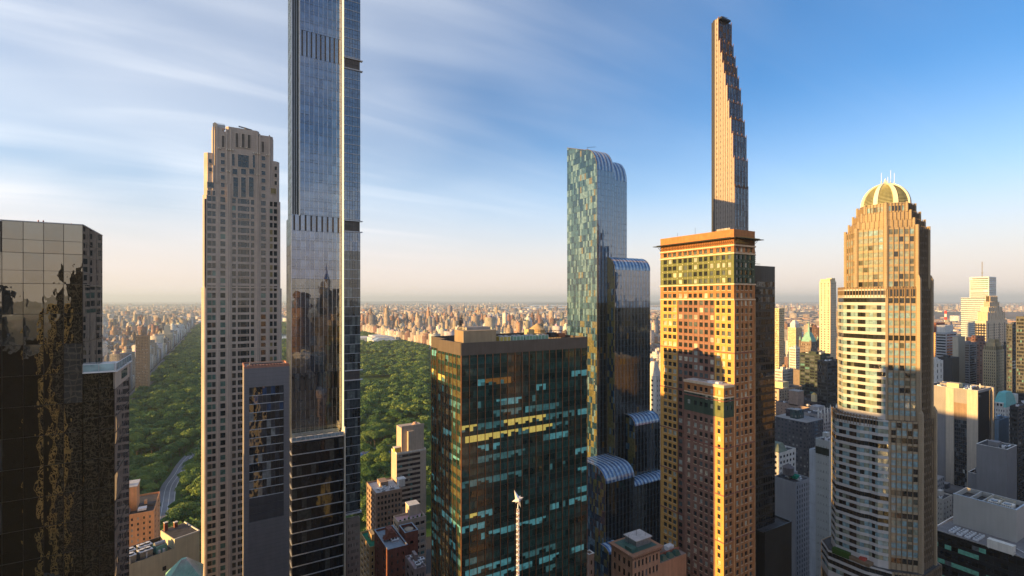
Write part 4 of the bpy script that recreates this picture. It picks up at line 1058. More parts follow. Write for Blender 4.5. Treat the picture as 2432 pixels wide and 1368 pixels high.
# ------------------------------------------------------------------ brick tower with green bands and cornice
def brick_tower():
    z = 185; e, n = en(1743, z); d = dN((e, n), 1568.5); w = wE((e, n), 1793)
    TAKEN.append((e - 7, e + w, n, n + d))
    T = Thing('brick_tower', 'orange brick tower with green glazed bands, cream belts and a projecting dark cornice', 'office tower', e, n)
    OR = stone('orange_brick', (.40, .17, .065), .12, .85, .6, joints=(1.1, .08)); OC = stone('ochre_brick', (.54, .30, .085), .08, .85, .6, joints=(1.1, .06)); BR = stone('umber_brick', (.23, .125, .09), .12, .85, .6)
    GN = stone('green_brick', (.13, .145, .055), .15, .7, .5); GND = stone('shaded_green_brick', (.05, .075, .05), .15, .7, .5); CRM = stone('cream_belt', (.62, .47, .32), .06); RED = stone('red_brown_belt', (.25, .105, .075), .1)  # darker green is the band's shaded copy for faces out of the sun
    DK = stone('cornice_green', (.028, .035, .025), .1, .5); STUD = stone('cream_stud', (.7, .6, .45), .02)
    gw = [glass('brick_window', (.025, .03, .03), 1.65), glass('brick_window_blind', (.34, .36, .31), 1.55, .06), glass('brick_window_grey', (.09, .11, .11), 1.6, .04), glass('brick_window_curtain', (.55, .5, .38), 1.5, .1)]
    Hc = lambda y: hz_(y, z); P = 18.4 * z / F; hw = 1.78
    rowz = lambda k: (Hc(591 + 18.4 * k) - hw / 2, Hc(591 + 18.4 * k) + hw / 2)
    zb = vis_bottom(210) - 3
    nrow = 0
    while rowz(nrow)[0] > zb: nrow += 1
    H = Hc(546)
    b = MB(); b.box(.66, w - .3, .45, d - .3, 0, H - .5, BR); T.part('core', b); b = MB(); b.box(.5, w - .5, .5, d - .5, H - .5, H - .3, ROOFD); T.part('roof', b)
    pxs = [1580, 1591, 1602, 1615, 1627.5, 1639, 1651, 1664, 1676, 1689.6, 1705, 1718, 1732]
    cw = [tuple(sorted((dN((e, n), p - 4.1), dN((e, n), p + 4.1)))) for p in pxs]; cw = cw[::-1]      # from the near corner on
    cs = [(wE((e, n), p - 3.2), wE((e, n), p + 3.2)) for p in (1752, 1762, 1772.5, 1783.5)]
    mid0 = (cw[2][1] + cw[3][0]) / 2; mid1 = (cw[9][1] + cw[10][0]) / 2
    frw, frs = Wf(), Sf()
    RD = Hc(711)
    mood = {}
    def pf(i, j):
        k = random.random(); prev = mood.get(j, 0)
        if k < .25: return gw[prev]
        v = random.choices(range(4), (.5, .16, .24, .10))[0]; mood[j] = v; return gw[v]
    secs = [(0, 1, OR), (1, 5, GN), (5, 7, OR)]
    def zsec(k0, k1): return (Hc(591 + 18.4 * (k1 - .5)), Hc(591 + 18.4 * (k0 - .5)))
    # upper zones: full facade, one mesh per zone and side
    for (k0, k1, m) in secs:
        z0, z1 = zsec(k0, k1); rows = [rowz(k) for k in range(k0, k1)]
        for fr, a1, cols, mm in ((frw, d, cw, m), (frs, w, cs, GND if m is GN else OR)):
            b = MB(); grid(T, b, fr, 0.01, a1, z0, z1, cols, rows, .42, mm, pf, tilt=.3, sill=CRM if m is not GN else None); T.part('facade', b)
        if m is GN:
            b = MB()
            for fr, cols in ((frw, cw), (frs, cs)):
                xs = [(cols[i][1] + cols[i + 1][0]) / 2 for i in range(len(cols) - 1)] + [cols[-1][1] + .5]
                for k in range(k0, k1):
                    for x in xs[::1]: zq = rowz(k)[1] + .55; b.fbox(fr, x - .11, x + .11, 0, .05, zq - .11, zq + .11, STUD)
            T.part('stud_pattern', b, kind='stuff')
    # shaft
    z1 = zsec(6, 7)[0]; rows = [rowz(k) for k in range(7, nrow)]
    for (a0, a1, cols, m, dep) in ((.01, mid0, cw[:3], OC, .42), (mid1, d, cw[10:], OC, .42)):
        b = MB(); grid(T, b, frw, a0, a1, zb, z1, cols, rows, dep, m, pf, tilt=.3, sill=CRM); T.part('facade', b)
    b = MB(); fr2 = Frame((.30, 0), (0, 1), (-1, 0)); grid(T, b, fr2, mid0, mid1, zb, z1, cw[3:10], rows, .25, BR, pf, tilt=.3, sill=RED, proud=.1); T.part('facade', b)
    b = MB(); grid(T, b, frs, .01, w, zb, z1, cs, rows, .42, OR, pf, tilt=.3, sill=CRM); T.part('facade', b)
    for x in (0.0, .31, .69, .985):
        b = MB(); b.fbox(frs, w * x, w * x + .16, 0, .22, zb, z1, stone('copper_pipe', (.55, .33, .18), .1, .4)); T.part('copper_rib', b)
    # wing in front of the west face, lower; its sunlit corner strip is painted in brighter brick
    pe = -6.0; wd_ = dN((e + pe, n), 1625); HW = hz_(921, depth(e + pe, n)); zz_ = depth(e + pe, n)
    b = MB(); b.box(pe + .45, .0, .45, wd_, 0, HW - .2, BR); T.part('core', b)
    cww = [tuple(sorted((dN((e + pe, n), p - 3.6), dN((e + pe, n), p + 3.6)))) for p in (1635.5, 1651, 1664.6, 1677, 1690, 1707.5)][::-1]
    csw = [(wE((e + pe, n), p - 3.0), wE((e + pe, n), p + 3.0)) for p in (1725.7, 1735.7)]
    fw, fs = Wf(pe, 0), Sf(pe, 0); Hq = lambda y: hz_(y, zz_)
    rz = [(Hq(934 + 18.6 * k) - .85, Hq(934 + 18.6 * k) + .85) for k in range(40)]; rz = [r for r in rz if r[0] > zb]
    cut1, cut2 = Hq(946), Hq(994)
    edge = (cww[0][1] + cww[1][0]) / 2
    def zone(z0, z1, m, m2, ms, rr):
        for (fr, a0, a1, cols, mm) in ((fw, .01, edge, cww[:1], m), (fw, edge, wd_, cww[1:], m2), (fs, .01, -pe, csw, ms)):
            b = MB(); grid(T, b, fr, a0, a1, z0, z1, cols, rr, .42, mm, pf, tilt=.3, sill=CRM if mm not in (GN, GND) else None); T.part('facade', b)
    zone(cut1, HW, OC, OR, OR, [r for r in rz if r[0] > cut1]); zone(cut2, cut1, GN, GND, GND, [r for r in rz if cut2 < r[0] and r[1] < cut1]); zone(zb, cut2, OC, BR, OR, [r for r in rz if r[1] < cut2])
    b = MB(); b.box(pe - .25, .0, -.25, wd_ + .2, HW - .2, HW + .75, CRM); b.box(pe + .3, -.1, .3, wd_ - .3, HW + .75, HW + .8, ROOFL); T.part('wing_parapet', b)
    b = MB(); b.box(pe + 1, pe + 3.5, 3, 8, HW + .8, HW + 1.5, WHITEM); b.box(pe + 2, pe + 4, 10, 13, HW + .8, HW + 1.3, CONC); T.part('wing_roof_units', b)
    b = MB(); b.fbox(fw, -.1, wd_, -.1, .18, cut1 - .2, cut1 + .25, CRM); b.fbox(fs, .02, -pe, -.1, .18, cut1 - .2, cut1 + .25, CRM); T.part('belt', b)
    # belts
    for y_, m, dd in ((581.5, CRM, .35), (600.3, CRM, .3), (674.2, CRM, .35), (711, CRM, .25)):
        b = MB(); b.fbox(frw, -dd, d + .1, -.1, dd, Hc(y_) - .3, Hc(y_) + .22, m); b.fbox(frs, .02, w + .2, -.1, dd, Hc(y_) - .3, Hc(y_) + .22, m); T.part('belt', b)
    for k in range(7, 60, 6):
        zq = Hc(591 + 18.4 * (k + 6.5))
        if zq < zb: break
        b = MB()
        if zq > HW: b.fbox(frw, -.12, d + .05, -.05, .12, zq - .22, zq + .22, RED)
        else: b.fbox(frw, wd_, d + .05, -.05, .12, zq - .22, zq + .22, RED); b.fbox(fw, -.12, wd_, -.05, .12, zq - .22, zq + .22, RED); b.fbox(fs, .02, -pe, -.05, .12, zq - .22, zq + .22, RED)
        b.fbox(frs, .02, w + .1, -.05, .12, zq - .22, zq + .22, RED); T.part('belt', b)
    # frieze and cornice
    zf0, zf1 = zsec(0, 1)[1], H
    b = MB(); b.fbox(frw, .01, d, -.42, 0, zf0, zf1, OR); b.fbox(frs, .02, w, -.42, 0, zf0, zf1, OR); T.part('frieze', b)
    zcn = Hc(566); out = 2.3
    b = MB(); b.box(-out, w + out, -out, 0, zcn, zcn + .22, DK); b.box(-out, 0, 0, d + out, zcn, zcn + .22, DK); b.box(w, w + out, 0, d + out, zcn, zcn + .22, DK); T.part('cornice', b)
    def bracket(fr, a):
        b = MB(); b.fbox(fr, a - .07, a + .07, 0, .14, zcn - 3.6, zcn, DK); b.fbox(fr, a - .06, a + .06, .05, out + .15, zcn + .22, zcn + .42, DK)
        p, q = fr.pt(a, .1, zcn - 1.9), fr.pt(a, out - .3, zcn); b.bar(p, q, .09, DK, 4); T.part('bracket', b)
    k = .4
    while k < d: bracket(frw, k); k += .82
    k = .6
    while k < w: bracket(frs, k); k += .9
    b = MB(); b.box(-.05, w + .05, -.05, .4, H, H + .35, OR); b.box(-.05, .4, .4, d, H, H + .35, OR); b.box(w - .4, w + .05, .4, d, H, H + .35, OR); T.part('parapet', b)
    b = MB()
    for a, h in ((6, 2.4), (10, 1.2), (18, 3.1), (27, 2.0), (3, 1.6)): b.bar((.6, a, H), (.6, a, H + h), .05, DARKM)
    b.box(2, 6, 3, 9, H - .3, H + 1.4, CONC); T.part('roof_poles', b)
    T.flush(limit=300, minpx=6.5)
brick_tower()

# ------------------------------------------------------------------ black glass slab behind the brick tower
def black_tower():
    N0 = 128; z = zN(1789, N0); e, n = en(1789, z); w = wE((e, n), 1840.5); d = 18; H = hz_(633, z)
    TAKEN.append((e, e + w + 6, n - 6, n + d))
    T = Thing('black_glass_tower', 'black glass slab with a roof dish and mast, pressed behind the orange brick tower', 'office tower', e, n)
    BL = stone('black_frame', (.035, .033, .032), .1, .35); 
    b = MB(); b.box(.15, w - .1, .15, d, 0, H - .1, BL); T.part('core', b)
    g = [glass('black_pane_a', (.012, .012, .013), 1.6, .04, .004), glass('black_pane_b', (.022, .022, .024), 1.6, .05, .004), glass('black_pane_c', (.05, .05, .055), 1.55, .08)]
    zb = vis_bottom(200); rows = rows_(zb, H - 6, 3.3, 2.2, .7); cols = spans(.2, w - .1, 9, .86)
    b = MB(); grid(T, b, Sf(), 0, w, zb, H, cols, rows, .12, BL, lambda i, j: random.choices(g, (.6, .35, .05 if j > 6 else .25))[0], tilt=.3); T.part('facade', b)
    b = MB(); b.box(0, w, -.05, .3, H, H + .5, BL); b.bar((4.2, 2, H), (4.2, 2, H + 7.6), .12, DARKM)
    for k in range(7): b.box(3.9, 4.6, 1.8, 2.1, H + 1.5 + k * .8, H + 1.9 + k * .8, DARKM)
    b.bar((1.2, 2, H), (1.2, 2, H + 2.6), .1, DARKM); b.cyl(1.5, 1.6, H + 2.1, H + 3.3, .7, .75, DARKM, 12)
    for k in range(8): b.bar((.3 + k * .7, .3, H + .5), (.3 + k * .7, .3, H + 1.4), .04, DARKM)
    b.bar((.3, .3, H + 1.4), (5.2, .3, H + 1.4), .05, DARKM); T.part('roof_mast', b)
    # stepped base wing
    zz_ = z - 4; hb = hz_(1272, zz_); w2 = wE((e, n), 1859)
    b = MB(); b.box(2, w2, -4, 10, 0, hb, BL); b.box(2.6, w2 - .6, -3.4, 9.4, hb, hb + .06, ROOFD); b.box(1.9, w2 + .1, -4.1, -3.7, hb, hb + .7, BL); b.box(w2 - .3, w2 + .1, -3.7, 10, hb, hb + .7, BL); T.part('base_wing', b)
    T.flush(limit=160, minpx=6)
black_tower()

# ------------------------------------------------------------------ needle tower with feathered steps
def needle_tower():
    e, n = 348.0, 242.5; z = depth(e, n)
    T = Thing('needle_tower', 'slender terracotta and glass skyscraper stepping back like a feather to a thin top', 'skyscraper', e, n)
    d = dN((e, n), 1690) ; w = wE((e, n), 1775); TAKEN.append((e, e + w, n, n + d))
    TC = stone('terracotta', (.37, .31, .26), .10, .7, .5, streak=.06); TCD = stone('bronze_rib', (.16, .085, .05), .15, .45); g = [glass('needle_glass', (.03, .07, .13), 2.4, .02, .003), glass('needle_glass_b', (.02, .03, .045), 2.1, .02, .003), glass('needle_glass_c', (.16, .24, .30), 2.0, .04, .003)]
    st = [(1745, 545), (1743.8, 444), (1740.6, 376.6), (1736.5, 319), (1731.6, 282), (1727.5, 241.5), (1723, 204.7), (1718.9, 176), (1714.8, 151), (1709.9, 127), (1705.8, 98), (1702.5, 46)]
    lv = []; zprev = 0.0
    for i, (px, py) in enumerate(st[:-1]):
        y0 = dN((e, n), px); yt = st[i + 1][1]; zt = hz_(yt, depth(e, n + y0)); lv.append((y0, zprev, zt)); zprev = zt
    zb = vis_bottom(390) - 3; zb = max(zb, hz_(560, z) - 4)
    SR = MB(); 
    gl0 = d - dN((e, n), 1697) ; yg = dN((e, n), 1697.5)
    pier = 1.55; q = d - 3; piers = []
    y = 0.0
    for i, (y0, z0, z1) in enumerate(lv):
        b = MB(); b.box(.25, w - .25, y0 + .25, d, z0, z1, DARKM); T.part('core', b)
        zz0 = max(z0, zb) if i == 0 else z0
        # glazed south face of this step with bronze ribs
        fr = Frame((0, y0), (1, 0), (0, -1)); nb = 9; wd = w / nb; b = MB()
        top_dark = i >= len(lv) - 4
        for k in range(nb + 1): b.fbox(fr, max(0, k * wd - .12), min(w, k * wd + .12), -.2, .28, zz0, z1 + (1.2 if k % 3 else 2.4), TCD)
        T.part('bronze_ribs', b)
        zq = z1
        while zq - 4.4 >= zz0 - 4.3 and zq - .5 > zz0:
            zl = max(zz0, zq - 4.4)
            for k in range(nb):
                m = random.choices(g, (.5, .25, .25))[0] if not top_dark else random.choices([g[1], TCD], (.6, .4))[0]
                T.pane(fr, k * wd + .14, (k + 1) * wd - .14, zl + .08, zq - .08, -.1, m, .15)
            zq -= 4.4
        b = MB(); b.box(0, w, y0 + .05, y0 + 1.2, z1, z1 + .35, TCD); b.box(w - .35, w + .1, y0, min(d, y0 + 3), zz0, z1 + .8, TC); T.part('step_cap', b)
        # terracotta piers of the west face that stop at this height
        y1 = lv[i + 1][0] if i + 1 < len(lv) else yg
        k = y0
        while k < y1 - .02:
            k2 = min(k + 2.0, y1); b = MB(); b.box(-.28, .3, k, k + (k2 - k) * .66, zb, z1 + .9, TC); b.box(.05, .3, k + (k2 - k) * .66, k2, zb, z1 + .2, stone('terracotta_dark', (.20, .15, .12), .1, .6)); T.part('terracotta_pier', b)
            k = k2
        if i == 0 or True: pass
    # window slots between piers (small dark sashes) and the glass end bay
    b = MB(); topz = lv[-1][2]
    nrow = int((topz - zb) / 4.4)
    for r in range(nrow):
        zq = zb + 4.4 * r + 1
        for q in (2.2, 5.4, 8.6, 11.8, 15.0):
            y0ok = [lv_ for lv_ in lv if lv_[1] <= zq < lv_[2] or zq < lv_[2]]
            if q > (y0ok[0][0] if y0ok else 99) + .3 and q < yg: b.box(-.31, -.2, q, q + .42, zq, zq + 1.9, DARKM)
    b.build('slot_windows', T.e, kind='stuff')
    fr = Frame((0, yg), (0, 1), (-1, 0)); gw = (d - yg) / 2
    zq = topz
    while zq > zb:
        for k in range(2): T.pane(fr, k * gw + .04, (k + 1) * gw - .04, zq - 4.3, zq - .06, .02, g[0] if random.random() < .7 else g[2], .2)
        zq -= 4.4
    b = MB(); b.box(-.1, .0, yg, d, zb, topz, DARKM); b.box(0, .3, yg, d, 0, topz, DARKM); T.part('end_bay_frame', b)
    b = MB(); b.box(.3, w * .7, d * .55, d - 1, topz, topz + 1.4, DARKM); b.bar((.5, d - 4, topz + .6), (2.0, d - 9, topz + 1.6), .16, DARKM); b.bar((1.5, d - 6, topz), (1.5, d - 6, topz + 1.6), .2, DARKM)
    b.bar((2.0, d - 9, topz + 1.6), (6.0, d - 11, topz + .6), .14, DARKM); T.part('roof_crane', b)
    T.flush(limit=300, minpx=5)
needle_tower()

# ------------------------------------------------------------------ domed octagonal tower
def domed_tower():
    cx, cy_ = 230.8, 93.0; z = depth(cx, cy_)
    T = Thing('domed_tower', 'tan octagonal tower with stepped crown, ribbed pale dome and wavy banded lower floors', 'skyscraper', cx, cy_)
    TAKEN.append((cx - 20, cx + 18, cy_ - 20, cy_ + 20))
    ST = stone('tan_stone', (.33, .26, .175), .08, .8, .3, joints=(.9, .10), streak=.05); STD = stone('brown_mullion', (.20, .14, .09), .1, .6); WB = stone('pale_band_stone', (.47, .455, .44), .06, .8, joints=(.6, .05), streak=.05)
    g = [glass('dome_glass_dark', (.02, .022, .02), 1.75), glass('dome_glass_mid', (.10, .105, .08), 1.7, .05), glass('dome_glass_pale', (.22, .25, .20), 1.8, .05), glass('dome_glass_teal', (.20, .31, .34), 1.7, .04)]
    Hn = lambda y: hz_(y, 188.0)
    P = 17.6 * 188 / F
    DS = stone('shaded_tan_stone', (.17, .135, .10), .1, .6, joints=(.9, .1))  # south facets: darker stone and panes stand in for their shade
    STATE = {}
    def state(z_):
        k = round(z_ / P)
        if k not in STATE: STATE[k] = random.choices(('pale', 'dark', 'mix'), (.46, .22, .32))[0]
        return STATE[k]
    def ribbed(p, q, z0, z1, nb, ws, rib=True, pier0=.8, pier1=.8, dep=.35, top=False, dark=False):
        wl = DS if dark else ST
        fr, L = frame_between(p, q); b = MB(); rows = rows_(z0, z1 - (.4 if not top else 0), P, 1.95, .6)
        cols = spans(pier0, L - pier1, nb, .88)
        def pf(i, j):
            st = state(rows[j][0])
            if dark: return g[0] if random.random() < .75 else g[1]
            if st == 'dark': return g[0] if random.random() < .85 else g[1]
            if st == 'pale': return random.choices(g, ws)[0] if random.random() < .35 else (g[2] if ws[2] >= ws[3] else g[3])
            return random.choices(g, ws)[0]
        grid(T, b, fr, 0, L, z0, z1, cols, rows, dep, wl, pf, tilt=.3, proud=.16)
        T.part('facade', b)
        for i in range(nb + 1):
            x = pier0 + (L - pier0 - pier1) * i / nb; b = MB(); b.fbox(fr, x - .07, x + .07, 0, .16, z0, z1 + .5, STD); T.part('rib', b)
    def banded(p, q, z0, z1, nb, ws):
        fr, L = frame_between(p, q); rows = rows_(z0, z1, P, 1.72, .5)
        rs = sorted(rows); zs = [z0] + [v for r in rs for v in r] + [z1]
        for i in range(0, len(zs), 2):
            if zs[i + 1] - zs[i] > .02: b = MB(); b.fbox(fr, 0, L, -.3, .0, zs[i], zs[i + 1], WB); T.part('spandrel_band', b)
        wd = L / nb
        for j, (r0, r1) in enumerate(rows):
            st = state(r0); a = 0; darkcol = {1, 4, 5} if nb > 5 else ({1} if nb > 2 else set())
            for i in range(nb):
                if st == 'dark' or i in darkcol: m = g[0]
                elif st == 'pale': m = g[3] if random.random() < .55 else g[2]
                else: m = random.choices(g, ws)[0]
                T.pane(fr, i * wd + .05, (i + 1) * wd - .05, r0, r1, -.2, m, .3)
    def tier(poly, kinds, z0, z1, nbs, wss):
        c = MB(); n_ = len(poly); k = .965; c.prism([(p[0] * k, p[1] * k) for p in poly], z0 if z0 < 120 else z0 - .2, z1 - .05, STD, topmat=ROOFD); T.part('core', c)
        for i, kd in enumerate(kinds):
            p, q = poly[i], poly[(i + 1) % n_]
            if kd == 'r': ribbed(p, q, max(z0, vis_bottom(190)), z1, nbs[i], wss[i], dark=wss[i] is dk)
            elif kd == 'b': banded(p, q, max(z0, vis_bottom(190)), z1, nbs[i], wss[i])
            else:
                fr, L = frame_between(p, q); b = MB(); b.fbox(fr, 0, L, -.5, 0, max(z0, 60), z1, ST); T.part('wall', b)
    def octo(a, s): return [(-s, a), (-a, s), (-a, -s), (-s, -a), (s, -a), (a, -s), (a, s), (s, a)]
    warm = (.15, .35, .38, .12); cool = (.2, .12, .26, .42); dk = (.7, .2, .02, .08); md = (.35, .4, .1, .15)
    zA = Hn(686); zB = Hn(996); zC = Hn(1345); zT = Hn(541)
    # upper octagon: NW, W, SW, S faces seen, the rest plain
    tier(octo(12.3, 5.1), 'rrrr----', zA, zT, [4, 5, 5, 6, 0, 0, 0, 0], [md, (.12, .3, .45, .13), warm, dk, 0, 0, 0, 0])
    for (a, y0, y1) in ((11.2, 541, 523), (9.9, 523, 503), (8.6, 503, 482)):
        tier(octo(a, a * .42), 'rrrr----', Hn(y0), Hn(y1), [5, 5, 5, 6, 0, 0, 0, 0], [md, warm, md, dk, 0, 0, 0, 0])
    # corner piers of the octagon
    for (x, y) in octo(12.3, 5.1)[:6]:
        b = MB(); b.cyl(x * 1.0, y * 1.0, zA, zT + .8, .62, .62, ST, 8); T.part('corner_pier', b)
    for a, yt in ((11.2, 523), (9.9, 503), (8.6, 482)):
        for (x, y) in octo(a, a * .42)[:6]:
            b = MB(); b.cyl(x, y, Hn(yt) - 3, Hn(yt) + .7, .42, .42, ST, 8); T.part('corner_pier', b)
    # banded middle part with terrace edge
    t1 = [(-9, 13.5), (-14, 9), (-14, -1.5), (-12.6, -5.1), (-5.3, -12.9), (5.6, -12.9), (12.8, -5), (12.8, 8), (4, 14)]
    tier(t1, 'bbbrr----', zB, zA, [4, 8, 3, 5, 6, 0, 0, 0, 0], [cool, cool, (.3, .1, .2, .4), cool, dk, 0, 0, 0, 0])
    t2 = [(-10, 15.5), (-15.8, 11), (-15.8, 2.2), (-14.6, -.4), (-14.6, -3.4), (-12.9, -6.2), (-5.9, -13.8), (6.2, -13.8), (13.6, -6), (13.6, 9), (4, 15.5)]
    tier(t2, 'bbbbbrr----', zC, zB, [4, 7, 2, 3, 2, 5, 6, 0, 0, 0, 0], [cool, cool, cool, cool, (.3, .1, .2, .4), cool, dk, 0, 0, 0, 0])
    t3 = [(-11, 19), (-17.5, 13), (-17.5, 0), (-14.5, -8), (-7, -15.5), (8, -15.5), (15, -7), (15, 12), (6, 19)]
    tier(t3, 'bbbrr----', 40, zC, [5, 9, 5, 7, 8, 0, 0, 0, 0], [md, md, md, md, dk, 0, 0, 0, 0])
    for poly, zt in ((t1, zA), (t2, zB)):
        b = MB()
        for i in range(4):
            fr, L = frame_between(poly[i], poly[i + 1]); k = .2
            while k < L: b.fbox(fr, k, k + .22, -.4, .05, zt - 3.2, zt + .9, STD); k += 1.05
            b.fbox(fr, 0, L, -.35, -.15, zt - 2.9, zt - .2, g[0]); b.fbox(fr, 0, L, -.3, .02, zt - .05, zt + .35, STD)
        T.part('terrace_screen', b)
    for (x, y, zt) in ((-5.3, -12.9, zA + 3.5), (5.6, -12.9, zA + 3.5), (-5.9, -13.8, zB + 3), (6.2, -13.8, zB + 3)):
        b = MB(); b.box(x - .65, x + .65, y - .65, y + .65, 40, zt, ST); b.prism([(x - .65, y - .65), (x + .65, y - .65), (x + .65, y + .65), (x - .65, y + .65)], zt, zt + 1.8, ST, scale_top=.1); T.part('stone_pier', b)
    b = MB(); b.box(-18, -13, -2, 8, zC, zC + 1.1, STD); b.box(-17, -15, 0, 2, zC + 1.1, zC + 2, stone('red_planter', (.4, .08, .06))); b.box(-18.5, -16.5, 5, 11, zC, zC + 2.2, GRASS); T.part('terrace_planting', b)
    # dome: ring, louvred panels, ribs, finial, aerials
    zd = Hn(482); R = 8.15; Hd = 8.9
    b = MB(); b.cyl(0, 0, zd - .3, zd + .6, R + .25, R + .25, ST, 32); T.part('dome_ring', b)
    LV = stone('dome_louvre', (.30, .30, .17), .1, .5); PAL = stone('dome_rib_pale', (.74, .68, .54), .04, .6)
    def dp(t, a, r=R): return (r * math.cos(t) * math.cos(a), r * math.cos(t) * math.sin(a), zd + .5 + Hd * math.sin(t) * r / R)
    for s in range(8):
        b = MB(); a0 = math.pi / 8 + s * math.pi / 4; nst = 22
        for k in range(nst):
            t0 = 1.45 * k / nst; t1 = 1.45 * (k + .62) / nst; 
            for q in range(4):
                A = a0 - .33 + q * .165; B = A + .165; P_ = [dp(t0, A), dp(t0, B), dp(t1, B, R * .985), dp(t1, A, R * .985), dp(t0, A, R * .95), dp(t0, B, R * .95), dp(t1, B, R * .95), dp(t1, A, R * .95)]
                b.poly(P_, [(0, 1, 2, 3), (0, 4, 5, 1), (3, 2, 6, 7), (0, 3, 7, 4), (1, 5, 6, 2)], LV)
        T.part('louvre_panel', b)
    b = MB(); nr, ns = 10, 32; V = [dp(1.5 * i / nr, 2 * math.pi * k / ns, R * .93) for i in range(nr + 1) for k in range(ns)]
    b.poly(V, [(i * ns + k, i * ns + (k + 1) % ns, (i + 1) * ns + (k + 1) % ns, (i + 1) * ns + k) for i in range(nr) for k in range(ns)], stone('dome_inner', (.16, .15, .09), .1)); T.part('dome_shell', b)
    for s in range(8):
        b = MB(); a = s * math.pi / 4; N_ = 12
        for k in range(N_):
            t0, t1 = 1.52 * k / N_, 1.52 * (k + 1) / N_
            P_ = []
            for t in (t0, t1):
                wd_ = .62 * math.cos(t * .9) + .12
                for rr in (R * .96, R * 1.045):
                    for sg in (-1, 1):
                        c = dp(t, a, rr); P_.append((c[0] - sg * wd_ * math.sin(a), c[1] + sg * wd_ * math.cos(a), c[2]))
            b.poly(P_, [(2, 3, 7, 6), (0, 2, 6, 4), (1, 5, 7, 3)], PAL)
        T.part('dome_rib', b)
    zt = zd + .5 + Hd
    b = MB(); b.cyl(0, 0, zt - .3, zt + .8, .9, .7, PAL, 12); b.cyl(0, 0, zt + .8, zt + 2.4, .6, .08, PAL, 12); T.part('finial', b)
    b = MB()
    for (x, y, h) in ((-2.2, .5, 6.0), (1.6, -1.2, 7.2), (3.2, -1.8, 6.2), (-.9, -1.2, 4.2)): b.bar((x, y, zt - .9), (x, y, zt + h - 1.5), .06, WHITEM); b.box(x - .1, x + .1, y - .1, y + .1, zt - .6, zt + 1.2, STEEL)
    b.bar((1.2, -1.2, zt + .6), (3.4, -1.8, zt + .6), .05, STEEL); b.bar((-2.4, .5, zt + .5), (-.8, -.6, zt + .5), .05, STEEL); T.part('aerials', b)
    T.flush(limit=300, minpx=6)
domed_tower()

